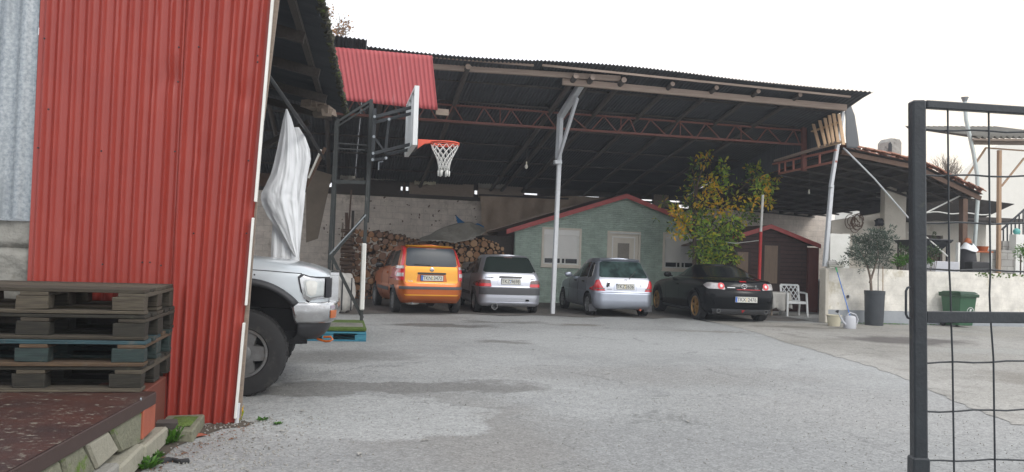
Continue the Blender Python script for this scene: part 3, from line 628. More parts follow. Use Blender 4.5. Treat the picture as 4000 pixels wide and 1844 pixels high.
# two front beams, the left one above the right one
b = MB(); p, q = Yp(1060, 166, 17.5), Yp(1560, 198, 17.5); b.bar(p, q, .10, .12); b.build('front_beam', 'old_wood_x', cp, world=True, bevel=.006)
b = MB(); p, q = Yp(1415, 205, 17.62), Yp(2128, 271, 17.62); b.bar(p, q, .10, .15); b.build('front_beam', 'old_wood_x', cp, world=True, bevel=.006)
# posts
b = MB()
pt_ = Yp(1412, 285, 19.3); b.bar((5.2, 19.3, 0), pt_, .10, .12, up=(0, 1, 0)); 
b.bar(Yp(1399, 400, 19.36), pt_ + Vector((-.06, .06, 0)), .04, .12, up=(0, 1, 0))
b.build('post', 'galv_post', cp, world=True, bevel=.012)
b = MB(); a_ = Yp(1412, 290, 19.3); c_ = Yp(1462, 212, 17.8); b.bar(a_, c_, .14, .16, up=(0, 0, 1)); b.build('outrigger', 'galv_post', cp, world=True, bevel=.012)
b = MB(); b.bar(Yp(1404, 402, 19.22), Yp(1452, 246, 18.1), .07, .10); b.build('brace', 'galv_post', cp, world=True, bevel=.01)
b = MB(); b.box((-.09, -.09, -.05), (.09, .09, .05), Matrix.Translation(Yp(1403, 408, 19.26))); b.build('bracket', 'galv_post', cp, world=True, bevel=.01)
b = MB(); b.bar(Vector((12.08, 18.30, 1.42)), Yp(2092, 465, 18.22), .10, .10, up=(0, 1, 0)); b.build('post', 'galv_post', cp, world=True, bevel=.01)
b = MB(); b.bar(Yp(2090, 472, 18.16), Yp(2120, 281, 18.16), .085, .10, up=(0, 1, 0)); b.build('post', 'galv_post', cp, world=True, bevel=.01)
b = MB(); b.tube([Yp(2122, 372, 18.2), Yp(2200, 450, 18.6), Yp(2285, 548, 19.2)], .022, 8); b.build('stay_rod', 'galv_post', cp, world=True)
# red lattice girder
YT = 19.6
def Tp(x, top): 
    if top: return Yp(x, 262 + (x - 1103) * (328 - 262) / (2012 - 1103), YT)
    return Yp(x, 300 + (x - 1061) * (364 - 300) / (2016 - 1061), YT)
tr = MB()
tr.bar(Tp(800, 1), Tp(2016, 1), .055, .045); tr.bar(Tp(800, 0), Tp(2016, 0), .055, .055)
xs = [860, 905, 960, 1010, 1060, 1103]
zig = [(1120, 0), (1141, 1), (1166, 0), (1196, 0), (1217, 1), (1247, 0), (1262, 0), (1285, 1), (1315, 0), (1337, 0), (1370, 1), (1398, 0), (1430, 1), (1478, 0), (1487, 0), (1519, 1), (1552, 0), (1583, 1), (1600, 0), (1612, 0), (1636, 1), (1676, 0), (1683, 0), (1708, 1), (1745, 0), (1752, 0), (1775, 1), (1812, 0), (1826, 0), (1850, 1), (1897, 0), (1903, 0), (1930, 1), (1966, 0), (1974, 0), (1997, 1), (2012, 0)]
ups = []
for i in range(len(zig) - 1):
    (xa, ta), (xb, tb) = zig[i], zig[i + 1]
    if ta != tb: tr.bar(Tp(xa, ta), Tp(xb, tb), .028, .028)
for x in (1258, 1562, 1711, 1864): tr.bar(Tp(x, 0), Tp(x, 1), .022, .022)
for x in (870, 960, 1050): tr.bar(Tp(x, 0), Tp(x + 25, 1), .028, .028); tr.bar(Tp(x + 50, 0), Tp(x + 25, 1), .028, .028)
tr.build('lattice_girder', 'truss_red', cp, world=True)
b = MB(); cc0, cc1 = Xp(2022, 318, 12.2), Xp(2022, 430, 12.2); b.bar(cc1, cc0, .13, .10, up=(0, 1, 0)); b.build('girder_column', 'truss_red', cp, world=True, bevel=.006)
XS = 12.2
b = MB()
b.bar(Xp(1944, 413, XS), Xp(2104, 377, XS), .05, .05); b.bar(Xp(1959, 437, XS), Xp(2104, 406, XS), .05, .05)
for x in (1960, 1975, 1996, 2062): 
    yt = 413 + (x - 1944) * (377 - 413) / 160; yb = 437 + (x - 1959) * (406 - 437) / 145
    b.bar(Xp(x, yt, XS), Xp(x, yb, XS), .045, .04)
b.build('side_girder', 'truss_red_pale', cp, world=True)
b = MB(); b.bar(Xp(1950, 405, 12.05), Xp(2112, 356, 12.05), .10, .06); b.build('ledge_beam', 'old_wood_x', cp, world=True)
# old pallet frame of pale slats leaning in the gable
b = MB(); slt = [(2046, 312, 2062, 372), (2062, 303, 2077, 368), (2075, 297, 2088, 364), (2086, 290, 2097, 361), (2097, 286, 2108, 358), (2110, 287, 2122, 364)]
for (xa, ya, xb, yb) in slt: b.bar(Xp(xa, ya, 12.0), Xp(xb, yb, 12.0), .025, .085, up=(1, 0, 0))
for (xa, ya, xb, yb) in ((2043, 331, 2115, 306), (2056, 374, 2122, 357)): b.bar(Xp(xa, ya, 12.06), Xp(xb, yb, 12.06), .03, .08, up=(1, 0, 0))
tag(b.build('slatted_frame', 'pale_wood'), 'pale wooden slatted frame leaning in the gable end under the dark roof', 'slatted frame')
# dark sheets closing the gable side above the lean-to
b = MB()
def gs(u, v):
    y = 18.25 + (28.0 - 18.25) * u; zt = rz_(y) - .02; zb = min(zt - .05, 4.42 - (y - 18.25) * .085)
    return (12.32 + .012 * math.cos(u * 2 * PI * 100), y, zb + (zt - zb) * v)
b.grid(gs, 500, 3); b.build('gable_sheet', 'dark_roof', cp, world=True, smooth=60, fix=False)
# grey hanging flashing sheet at the right end
b = MB()
fl_ = [(2126, 236, 2130, 240), (2124, 262, 2138, 258), (2127, 300, 2150, 290), (2127, 340, 2158, 340), (2130, 372, 2162, 374)]
def ff(u, v):
    t = v * 4; i = min(int(t), 3); k = t - i; a = [fl_[i][j] * (1 - k) + fl_[i + 1][j] * k for j in range(4)]
    return Yp(a[0] + (a[2] - a[0]) * u, a[1] + (a[3] - a[1]) * u, 18.1 + .5 * u)
b.grid(ff, 6, 20); b.build('end_flashing', mat('flash_grey', (0.10, 0.108, 0.115), (0.075, 0.08, 0.085), rough=.7, scale=2), cp, world=True, smooth=60, fix=False, solid=.006)
# red sheet cladding hung on the front
b = MB()
q = [Yp(840, 250, 16.8), Yp(1101, 277, 16.8), Yp(1087, 140, 16.8), Yp(818, 116, 16.8)]
def rf(u, v):
    p = (q[0] * (1 - u) + q[1] * u) * (1 - v) + (q[3] * (1 - u) + q[2] * u) * v
    return p + Vector((0, -.016 * math.cos(2 * PI * u * 24) + .10 * v * 0 + .004 * math.sin(u * 9), 0))
b.grid(rf, 24 * 8, 12); b.build('red_cladding', 'red_roof', cp, world=True, smooth=60, fix=False, solid=.003)
b = MB(); b.bar(Yp(1096, 281, 16.95), Yp(1128, 284, 16.95), .10, .13); b.build('beam_end', 'old_wood', cp, world=True)
# back wall of whitewashed block and the ragged gap above it
YBW = 27.5
K['block_wall'] = brick_mat('block_wall', (0.72, 0.64, 0.56), (0.68, 0.60, 0.525), (0.58, 0.51, 0.445), 0.42, 0.21, ms=.009, bump=.5, c3=(0.33, 0.28, 0.23), t3=.57, s3=1.1, vari=.03)
bw = MB(); bw.box((-4.5, YBW, 0), (13.2, YBW + .22, 3.30)); bw.box((13.2, YBW, 0), (18.2, YBW + .22, 3.52)); bw.build('back_wall', 'block_wall', cp, world=True)
rs = random.Random(11)
def spots(b):
    for k in range(90):
        x = rs.uniform(-.6, 6.4); z = rs.uniform(1.8, 3.25); s = rs.uniform(.006, .022)
        M_ = Matrix.Translation((x, YBW - .004, z)) @ Matrix.Rotation(rs.uniform(0, 3), 4, 'Y')
        b.box((-s * rs.uniform(1, 3), -.004, -s), (s, .004, s), M_, j=s * .3)
part('chipped_mortar', 'brown_old', cp, spots, world=True)['kind'] = 'stuff'
b = MB(); b.bar((-4.5, YBW - .05, 3.36), (13.2, YBW - .05, 3.33), .14, .12); b.build('wall_plate', 'dark_wood', cp, world=True)
gaps = [(828, 836), (1008, 1013), (1021, 1027), (1194, 1201), (1320, 1352), (1458, 1508), (1590, 1642), (1686, 1734), (1812, 1842)]
rs = random.Random(2); x = -4.4; k = 0
gx = [(Yp(a, 480, YBW).x, Yp(c, 480, YBW).x) for a, c in gaps]
segs = []; cur = -4.5
for (a, c) in gx: segs.append((cur, a)); cur = c
segs.append((cur, 13.2))
for (a, c) in segs:
    n = max(1, int((c - a) / 1.3))
    for i in range(n):
        xa = a + (c - a) * i / n; xb = a + (c - a) * (i + 1) / n
        b = MB(); b.box((xa, YBW + .02 + .03 * (i % 2), 3.38), (xb, YBW + .05 + .03 * (i % 2), 3.90), j=.006); b.build('gap_board', ['brown_old', 'dark_wood', 'old_wood'][rs.randrange(3)], cp, world=True)
for (a, c) in gx[:4]:
    b = MB(); b.box((a - .03, YBW, 3.40), (c + .03, YBW + .02, 3.52), j=.01); b.box((a - .03, YBW, 3.66), (c + .03, YBW + .02, 3.9), j=.01); b.build('gap_board', 'dark_wood', cp, world=True)
for (a, c) in gx[4:]:
    w3 = (c - a) * .45; b = MB(); b.box((a - .05, YBW + .0, 3.52), (c + .05, YBW + .02, 3.60), j=.012); b.box((a - .05, YBW, 3.655), (c + .05, YBW + .02, 3.9), j=.012); b.box((a - .02, YBW, 3.38), (a + w3, YBW + .02, 3.53), j=.01); b.build('gap_board', 'dark_wood', cp, world=True)
# rags stuffed in the gap
for i, (xa, xb, y0, y1, mm) in enumerate(((855, 915, 436, 452, 'grey_tarp'), (925, 1010, 437, 452, 'grey_tarp'), (1042, 1096, 449, 464, 'cream_plastic'), (1202, 1268, 457, 473, 'grey_tarp'))):
    b = MB(); p = [Yp(xa, y1, 27.35), Yp(xb, y1 + 2, 27.35), Yp(xb, y0 + 2, 27.35), Yp(xa, y0, 27.35)]
    sheet(b, p, lambda u, v: Vector((0, -.05 - .04 * math.sin(u * 13 + v * 3), .05 * noise.noise(Vector((u * 6, v * 2, i))))), 30, 6)
    tag(b.build('rag', mm, smooth=60, fix=False, solid=.01), ['grey rag stuffed under the roof above the black pole frame', 'long crumpled grey rag stuffed over the block wall left of the hoop', 'cream sheet scrap stuffed over the block wall behind the net', 'grey rag stuffed above the brown wall tarpaulin'][i], 'rag', 'rags stuffed above the back wall')
# brown tarp hanging on the wall
b = MB(); p = [Yp(1212, 600, 27.2), Yp(1560, 560, 27.2), Yp(1548, 497, 27.2), Yp(1208, 490, 27.2)]
sheet(b, p, lambda u, v: Vector((0, -.05 * math.sin(u * 23 + 2 * math.sin(v * 4)) - .03 * math.sin(u * 51), .02 * math.sin(u * 11))), 90, 14)
tag(b.build('wall_tarpaulin', 'tan_tarp', smooth=60, fix=False, solid=.006), 'brown tarpaulin sagging on the block wall above the green cottage roof', 'tarpaulin')
b = MB(); b.bar(Yp(1205, 490, 27.1), Yp(1430, 500, 27.1), .06, .06); tag(b.build('wooden_rail', 'dark_wood'), 'dark rail along the top of the brown wall tarpaulin', 'rail')
b = MB(); p = [Yp(1555, 560, 27.35), Yp(1900, 580, 27.35), Yp(1985, 535, 27.35), Yp(1548, 506, 27.35)]
# boards and leaning stuff at left of the back wall
b = MB(); p = [Yp(770, 610, 24.5), Yp(800, 600, 24.5), Yp(835, 440, 24.9), Yp(770, 420, 24.9)]
sheet(b, p, None, 4, 4); tag(b.build('wide_board', mat('board_brown', (0.22, 0.18, 0.14), (0.16, 0.13, 0.10), rough=.9, scale=3), fix=False, solid=.03), 'large brown board leaning on the back wall beside the shed', 'board')
for i, (xa, ya, xb, yb, wd, mm, lab) in enumerate(((868, 660, 884, 478, .05, 'brown_old', 'tall thin brown plank leaning beside the firewood'), (876, 690, 872, 535, .10, 'brown_old', 'wide brown plank leaning left of the firewood'), (858, 760, 862, 560, .05, 'old_wood', 'slim grey plank standing left of the firewood'), (886, 620, 888, 530, .08, 'dark_wood', 'short dark plank standing on the firewood edge'))):
    b = MB(); top = Yp(xb, yb, 24.9); bot = Yp(xa, ya, 24.4); bot.z = 0.01; b.bar(bot, top, wd, .03, up=(0, 1, 0)); tag(b.build('plank', mm), lab, 'plank', 'planks leaning by the firewood')
# hanging bulbs
for (x, y, Y, r, lab) in ((1324, 421, 19.9, .042, 'bare bulb hanging on a cord left of the central post'), (2035, 486, 20.5, .03, 'small bulb hanging on a cord near the right-end post')):
    p = Yp(x, y, Y); t = thing('pendant_bulb', lab, 'light bulb', (p.x, p.y, p.z - r), 0, 'bulbs hanging under the carport roof')
    b = MB(); b.tube([(0, 0, r * 4.5), (0, 0, rz_(Y) - .05 - (p.z - r))], .006, 6); b.build('cord', 'cable', t)
    b = MB(); b.lathe([(0.0, r * 4.6), (.018, r * 4.5), (.02, r * 2.8), (.0, r * 2.7)], 12); b.build('socket', 'cream_plastic', t, smooth=50)
    b = MB(); b.lathe([(0.0, r * 2.9), (.02, r * 2.8), (r * .9, r * 2.0), (r, r * 1.2), (r * .7, r * .35), (0.0, 0.0)], 14); b.build('bulb', 'bulb_glass', t, smooth=80)

# ------------------------------------------------------------------ green cottage
YH = 24.0
K['green_stone'] = brick_mat('green_stone', (0.52, 0.64, 0.55), (0.44, 0.55, 0.47), (0.39, 0.49, 0.42), 0.24, 0.065, ms=.005, bump=1.0, bdist=.03, vari=.07, smooth=.9, rough=.8)
ct = thing('cottage', 'small pale green stone-faced cottage with white shutters and a red verge under the carport', 'cottage', (8.69, 24, 0))
pk = Yp(1570, 492, YH); le = Yp(1280, 578, YH); slp = (pk.z - le.z) / (pk.x - le.x)
HX0, HX1 = 5.2, 12.25
zl = pk.z - slp * (pk.x - HX0) - .05; zr = pk.z - slp * (HX1 - pk.x) - .05
W1 = (Yp(1362, 620, YH).x, Yp(1462, 620, YH).x, Yp(1410, 670, YH).z, Yp(1410, 573, YH).z)
D1 = (Yp(1527, 620, YH).x, Yp(1611, 620, YH).x, 0.05, Yp(1570, 582, YH).z)
W2 = (Yp(1667, 620, YH).x, Yp(1667, 620, YH).x + W1[1] - W1[0], W1[2], W1[3])
ops = [W1, D1, W2]
b = MB()
def zroof(x): return (zl + (pk.z - .05 - zl) * (x - HX0) / (pk.x - HX0)) if x < pk.x else (pk.z - .05 + (zr - pk.z + .05) * (x - pk.x) / (HX1 - pk.x))
xsb = sorted({HX0, HX1, pk.x} | {o[0] for o in ops} | {o[1] for o in ops})
for i in range(len(xsb) - 1):
    xa, xb = xsb[i], xsb[i + 1]; o = [o for o in ops if xa >= o[0] - 1e-4 and xb <= o[1] + 1e-4]
    if o:
        o = o[0]
        if o[2] > .1: b.prism([(xa, 0), (xb, 0), (xb, o[2]), (xa, o[2])], 'y', YH, YH + .15)
        b.prism([(xa, o[3]), (xb, o[3]), (xb, zroof(xb)), (xa, zroof(xa))], 'y', YH, YH + .15)
    else: b.prism([(xa, 0), (xb, 0), (xb, zroof(xb)), (xa, zroof(xa))], 'y', YH, YH + .15)
b.build('wall', 'green_stone', ct, world=True, fix=True)
b = MB(); b.box((HX0 + .01, YH + .151, 0), (HX0 + .13, YH + 3, zl)); b.box((HX1 - .13, YH + .151, 0), (HX1 - .01, YH + 3, zr)); b.box((HX0 + .14, YH + 2.9, 0), (HX1 - .14, YH + 3, 2.2)); b.build('side_wall', 'brown_siding', ct, world=True)
ex = .22
def fz(x): return (pk.z - slp * abs(x - pk.x))
b = MB()
for s, xe in ((-1, le.x - .12), (1, HX1 + .3)):
    z0 = fz(xe); b.prism([(pk.x, pk.z - .10), (xe, z0 - .10), (xe, z0 + .045), (pk.x, pk.z + .045)] if s < 0 else [(pk.x, pk.z - .10), (pk.x, pk.z + .045), (xe, z0 + .045), (xe, z0 - .10)], 'y', YH - .26, YH - .22)
b.build('verge_board', 'fascia_red', ct, world=True)
b = MB()
for xe in (le.x - .12, HX1 + .3):
    z0 = fz(xe); b.add([(pk.x, YH - .215, pk.z + .02), (xe, YH - .215, z0 + .02), (xe, YH + 3.1, z0 + .02), (pk.x, YH + 3.1, pk.z + .02)], [(0, 1, 2, 3)])
b.build('roof', 'brown_old', ct, world=True, fix=False, solid=.05)
# rough sheets lying over the left slope
b = MB(); b.bar(Yp(1218, 583, YH - .1) , Yp(1445, 516, YH - .1), .35, .03, up=(0, 0, 1)); b.build('roof_sheet', 'old_wood', ct, world=True)
def window(W, n):
    x0, x1, z0, z1 = W
    b = MB()
    for lo, hi in (((x0, z0), (x1, z0 + .06)), ((x0, z1 - .06), (x1, z1)), ((x0, z0 + .06), (x0 + .07, z1 - .06)), ((x1 - .07, z0 + .06), (x1, z1 - .06))):
        b.box((lo[0], YH - .035, lo[1]), (hi[0], YH + .08, hi[1]))
    wn = b.build('window', 'cream_frame', ct, world=True, bevel=.006)
    b = MB(); ZS = z0 + .24; n_ = 22
    def sf(u, v):
        z = ZS + (z1 - .24 - ZS) * v; t = (v * n_) % 1
        return (x0 + .115 + (x1 - x0 - .23) * u, YH + .03 - .006 * math.sin(PI * t), z)
    b.grid(sf, 2, n_ * 4); b.build('shutter', 'shutter', wn, world=True, smooth=40, fix=False)
    b = MB(); b.box((x0 + .07, YH - .01, z1 - .24), (x1 - .07, YH + .07, z1 - .061)); b.build('shutter_box', 'shutter', wn, world=True, bevel=.006)
    b = MB(); b.box((x0 + .071, YH - .005, z0 + .061), (x0 + .115, YH + .06, z1 - .241)); b.box((x1 - .115, YH - .005, z0 + .061), (x1 - .071, YH + .06, z1 - .241)); b.box((x0 + .116, YH + .0, z0 + .061), (x1 - .116, YH + .05, z0 + .10)); b.build('sash', 'white_paint', wn, world=True)
    b = MB(); b.box((x0 + .117, YH + .045, z0 + .101), (x1 - .117, YH + .055, ZS)); b.build('pane', 'glass_dark', wn, world=True)
    b = MB(); xm = (x0 + x1) / 2; b.box((xm - .03, YH + .01, z0 + .102), (xm + .03, YH + .04, ZS)); b.box((xm + .12, YH + .02, z0 + .102), (xm + .15, YH + .04, ZS)); b.box((xm - .15, YH + .02, z0 + .102), (xm - .12, YH + .04, ZS)); b.build('mullion', 'white_paint', wn, world=True)
    b = MB(); b.box((x0 - .02, YH - .07, z0 - .05), (x1 + .02, YH - .002, z0 - .002)); b.build('sill', 'cream_frame', wn, world=True, bevel=.006)
window(W1, 0); window(W2, 1)
x0, x1, z0, z1 = D1
b = MB(); b.box((x0, YH - .03, 0.012), (x0 + .07, YH + .1, z1)); b.box((x1 - .07, YH - .03, .012), (x1, YH + .1, z1)); b.box((x0 + .071, YH - .03, z1 - .07), (x1 - .071, YH + .1, z1)); dr = b.build('door', 'cream_frame', ct, world=True, bevel=.006)
b = MB(); b.box((x0 + .07, YH - .06, z1 - .085), (x1 - .02, YH - .032, z1 - .035)); b.build('drip_rail', 'white_paint', dr, world=True)
b = MB(); b.box((x0 + .072, YH + .03, .02), (x1 - .072, YH + .09, z1 - .072)); b.build('door_leaf', 'cream_frame', dr, world=True)
b = MB()
for lo, hi in (((x0 + .17, 1.15), (x1 - .17, 1.19)), ((x0 + .17, z1 - .21), (x1 - .17, z1 - .17)), ((x0 + .17, 1.191), (x0 + .21, z1 - .211)), ((x1 - .21, 1.191), (x1 - .17, z1 - .211))):
    b.box((lo[0], YH + .015, lo[1]), (hi[0], YH + .03, hi[1]))
b.build('moulding', 'shutter', dr, world=True, bevel=.004)
b = MB(); xm = (x0 + x1) / 2; b.box((xm - .19, YH + .018, 1.42), (xm + .19, YH + .029, 1.94)); b.build('pane', mat('pane_brown', (0.24, 0.21, 0.17), (0.16, 0.14, 0.11), rough=.3, scale=25), dr, world=True)
b = MB(); b.tube([(x1 - .13, YH + .03, 1.02), (x1 - .13, YH - .02, 1.02), (x1 - .25, YH - .02, 1.02)], .011, 8); b.build('handle', 'chrome', dr, world=True)

# ------------------------------------------------------------------ brown cabin behind the red and white pole
YC = 22.4
K['siding'] = brick_mat('siding', (0.085, 0.040, 0.034), (0.072, 0.034, 0.030), (0.03, 0.016, 0.014), 4.0, 0.125, ms=.01, bump=1.0, bdist=.02, rough=.65, smooth=.3)
cb = thing('wooden_cabin', 'dark brown timber cabin with red verge between the lemon tree and the white wall', 'cabin', (12.7, YC, 0))
pk2 = Yp(1931, 568, YC); rr_ = Yp(2048, 615, YC); s2 = (pk2.z - rr_.z) / (rr_.x - pk2.x); cx0 = pk2.x - 1.9; cx1 = Yp(2030, 640, YC).x
b = MB(); z_ = lambda x: pk2.z - .06 - s2 * abs(x - pk2.x)
b.prism([(cx0, 0), (cx1, 0), (cx1, z_(cx1)), (pk2.x, z_(pk2.x)), (cx0, z_(cx0))], 'y', YC, YC + .12); b.build('wall', 'siding', cb, world=True)
b = MB(); 
for xe in (cx0 - .2, rr_.x + .1):
    z0 = pk2.z - s2 * abs(xe - pk2.x); pl = [(pk2.x, pk2.z - .09), (xe, z0 - .09), (xe, z0 + .04), (pk2.x, pk2.z + .04)]
    b.prism(pl if xe < pk2.x else pl[::-1], 'y', YC - .22, YC - .18)
b.build('verge_board', 'fascia_red', cb, world=True)
b = MB()
for xe in (cx0 - .2, rr_.x + .1):
    z0 = pk2.z - s2 * abs(xe - pk2.x); b.add([(pk2.x, YC - .17, pk2.z), (xe, YC - .17, z0), (xe, YC + 3, z0), (pk2.x, YC + 3, pk2.z)], [(0, 1, 2, 3)])
b.build('roof', 'brown_old', cb, world=True, fix=False, solid=.04)
b = MB(); b.box((cx1 + .005, YC - .1, 0), (cx1 + .35, YC + 2.8, z_(cx1) - .12)); b.build('side_wall', 'red_wood', cb, world=True)
for (xa, xb, ya, yb) in ((1916, 1962, 612, 780), (1848, 1888, 628, 780)):
    X0, X1, Z1 = Yp(xa, 640, YC).x, Yp(xb, 640, YC).x, Yp(xb, ya, YC).z
    b = MB(); b.box((X0, YC - .03, .01), (X0 + .08, YC - .001, Z1)); b.box((X1 - .08, YC - .03, .01), (X1, YC - .001, Z1)); b.box((X0 + .081, YC - .03, Z1 - .08), (X1 - .081, YC - .001, Z1)); b.box((X0 + .081, YC - .03, .01), (X1 - .081, YC - .001, .85)); d_ = b.build('door', 'brown_frame', cb, world=True)
    b = MB(); b.box((X0 + .082, YC - .02, .851), (X1 - .082, YC - .002, Z1 - .081)); b.build('pane', 'curtain', d_, world=True)
# gate pole red and white
b = MB(); p0 = Yp(1908, 760, 21.3); p0.z = 0; p1 = Yp(1914, 583, 21.3)
rw = thing('striped_pole', 'upright pole with red lower half and white upper half beside the lemon tree', 'pole', (p0.x, p0.y, 0))
b.tube([p0, p1], .045, 12); b.build('lower_shaft', 'paint_red_post', rw, world=True, smooth=50)
b = MB(); p2 = Yp(1921, 470, 21.3); b.tube([p1, Yp(1919, 490, 21.3)], .038, 12); b.build('upper_shaft', 'white_paint', rw, world=True, smooth=50)
b = MB(); b.tube([Yp(1775, 603, 22.2), Yp(1850, 612, 21.8), p1 + Vector((0, 0, -.25))], .012, 6); tag(b.build('rope', 'white_paint'), 'pale rope stretched from the lemon tree to the striped pole', 'rope')
# ------------------------------------------------------------------ pallets on the steel platform
def pallet(label, loc, rz, L, W, mats, group=None, cat='pallet', seed=0):
    rs = random.Random(seed)
    t = thing('pallet', label, cat, loc, rz, group)
    H0, HB, HT = .022, .078, .022
    # local: x from -L to 0, y from 0 to W
    ys = [0, (W - .145) / 2, W - .1]
    for k, y in enumerate(ys):
        wd = .1 if k != 1 else .145
        b = MB(); b.box((-L, y, 0), (0, y + wd, H0), j=.003); b.build('bottom_board', mats[k % len(mats)], t, bevel=.003)
        for x in (-L, -L / 2 - .075, -.175):
            b = MB(); b.box((x + .002, y + .002, H0), (x + .173, y + wd - .002, H0 + HB), j=.004); b.build('block', mats[(k + 1) % len(mats)], t, bevel=.004)
    for x in (-L, -L / 2 - .05, -.145):
        b = MB(); b.box((x, 0, H0 + HB), (x + .145, W, H0 + HB + HT), j=.002); b.build('stringer_board', mats[0], t, bevel=.003)
    n = 5; 
    for k in range(n):
        wd = .145 if k % 2 == 0 else .1; y = (W - .145) * k / (n - 1) + (0 if k % 2 == 0 else .022)
        z = H0 + HB + HT
        b = MB(); b.box((-L, y, z), (rs.uniform(-.008, .006), y + wd, z + HT), j=.003); b.build('deck_board', mats[(k + 2) % len(mats)] if k else mats[-1], t, bevel=.003)
    return t
def wood(n, a, c, m3=None, t3=.6): K[n] = mat(n, tuple(q * e for q, e in zip(a, (.38, .40, .37))), tuple(q * .30 for q in c), rough=.9, scale=7, stretch=(.8, 16, 16), contrast=.14, bump=.9, bscale=30, bdist=.004, c3=m3, s3=6, t3=t3, w3=.12); return n
pw1 = wood('wood_weathered', (0.17, 0.135, 0.10), (0.10, 0.08, 0.06), (0.06, 0.055, 0.045))
pw2 = wood('wood_dark', (0.09, 0.078, 0.06), (0.05, 0.045, 0.036), (0.10, 0.11, 0.07))
pw3 = wood('wood_light', (0.27, 0.22, 0.165), (0.17, 0.135, 0.10), (0.09, 0.075, 0.06))
pw4 = wood('wood_bluegreen', (0.085, 0.135, 0.135), (0.055, 0.085, 0.085), (0.12, 0.10, 0.075), .55)
pw5 = wood('wood_blue', (0.10, 0.22, 0.28), (0.07, 0.13, 0.15), (0.12, 0.11, 0.09), .56)
pw6 = wood('wood_warm', (0.32, 0.20, 0.12), (0.20, 0.125, 0.08), (0.10, 0.08, 0.06), .56)
PK = 1.15
PX, PY, PZ = -1.09 * PK, 4.93 * PK, 1.4 - (1.4 - .552) * PK
for i, (dx, dy, a, W_, ms_, lab) in enumerate(((0, 0, 0, .80, [pw3, pw2, pw2, pw2], 'mossy dark pallet at the bottom of the stack, directly on the rusty platform'),
        (.012, -.01, .5, .80, [pw6, pw4, pw4, pw4, pw5], 'blue-green stained pallet second from the bottom of the stack'),
        (.006, .0, -.4, .80, [pw1, pw2, pw2, pw2], 'dark grey pallet second from the top, above the blue-edged one'),
        (-.005, .01, .3, .82, [pw3, pw3, pw1, pw1], 'pale weathered pallet on top of the stack by the red sheet wall'))):
    pallet(lab, (PX + dx, PY + dy, PZ + .1455 * PK * i), rad(a), 1.2, W_, ms_, 'pallets in the foreground stack', seed=i + 1).scale = (PK, PK, PK)
pf = thing('steel_platform', 'low rusty steel platform with flaking paint carrying the pallet stack', 'platform', (-2.3, 3.8, .3))
PE, ZPL, YE = -1.015 * PK, 1.4 - .851 * PK, 4.97 * PK
def pe(y): return PE - .085 * (YE - y)
b = MB(); b.grid(lambda u, v: (-3.9 + u * (pe(1.9 + v * (YE - 1.91)) - .005 + 3.9), 1.9 + v * (YE - 1.91), ZPL + .004 * noise.noise(Vector((u * 5, v * 6, 0)))), 20, 20); b.build('deck_plate', 'rusty_plate', pf, world=True, smooth=60, fix=False)
ZB0 = ZPL - .085
b = MB(); b.bar((pe(1.9) - .022, 1.9, (ZB0 + ZPL) / 2 - .002), (PE - .022, YE, (ZB0 + ZPL) / 2 - .002), .045, .082); b.build('edge_beam', 'rusty_beam', pf, world=True, bevel=.005)
b = MB(); b.box((-3.9, YE - .05, ZB0), (PE - .046, YE, ZPL - .014)); b.box((-3.9, 3.6, ZB0), (PE - .046, 3.7, ZPL - .014)); b.build('cross_beam', 'rusty_beam', pf, world=True, bevel=.004)
b = MB(); p = Xp(353, 1004, PE + .001); b.tube([p, p + Vector((.008, 0, 0))], .009, 10); b.build('bolt', 'galv', pf, world=True)
def face_block(name, px, depth, m, label, cat, x=PE - .012, zmin=0.0, zmax=None, group=None, bev=.014):
    pts = []
    for a, c in px:
        q = Xp(a, c, x)
        for _ in range(4): q = Xp(a, c, x + pe(q.y) - PE)
        pts.append(q)
    for p in pts: p.z = min(max(p.z, zmin), zmax or ZB0 - .002)
    b = MB(); n = len(pts)
    vs = [p for p in pts] + [p + Vector((-depth, 0.0, 0)) for p in pts]
    b.add(vs, [tuple(range(n)), tuple(range(2 * n - 1, n - 1, -1))] + [(i, n + i, n + (i + 1) % n, (i + 1) % n) for i in range(n)])
    o = b.build(name, m, bevel=bev); tag(o, label, cat, group); return o
BG = 'concrete blocks under the platform edge'
face_block('concrete_block', [(281, 1060), (335, 1029), (361, 1030), (366, 1112), (307, 1139)], .24, 'concrete_moss', 'rough dark concrete block with mossy base, nearest the orange brick', 'concrete block', group=BG, zmin=.115)
face_block('concrete_block', [(222, 1102), (278, 1062), (303, 1132), (248, 1182)], .22, 'concrete_pale', 'pale smooth tilted concrete block between two rough ones', 'concrete block', x=PE - .004, group=BG, zmin=.15)
face_block('concrete_block', [(160, 1138), (212, 1110), (244, 1186), (232, 1212), (175, 1225)], .22, 'concrete_moss', 'rough concrete block with bright moss, closest to the bottom edge', 'concrete block', group=BG, zmin=.15)
face_block('concrete_block', [(70, 1215), (152, 1145), (172, 1228), (110, 1270)], .22, 'concrete_moss', 'mossy concrete block half hidden under the platform at the bottom edge', 'concrete block', group=BG, zmin=.15)
b = MB(); b.box((-1.275, 5.47, .155), (-1.185, 5.80, .345)); tag(b.build('hollow_brick', 'terracotta', bevel=.006), 'smooth orange clay brick standing on the stone kerb under the pallets', 'brick')
b = MB(); b.box((-1.60, YE + .05, .0), (-1.235, 6.35, PZ - .003)); tag(b.build('wooden_box', 'brown_paint', bevel=.006), 'dark red-brown box propping the back of the pallet stack', 'box')
b = MB(); b.box((-1.235, 6.28, 0), (-1.215, 6.36, PZ - .004)); 
ks = [((-1.52, 3.5), (-1.22, 4.35), .17), ((-1.48, 4.37), (-1.19, 4.93), .16), ((-1.42, 4.95), (-1.165, 5.42), .14), ((-1.42, 5.44), (-1.145, 6.02), .125)]
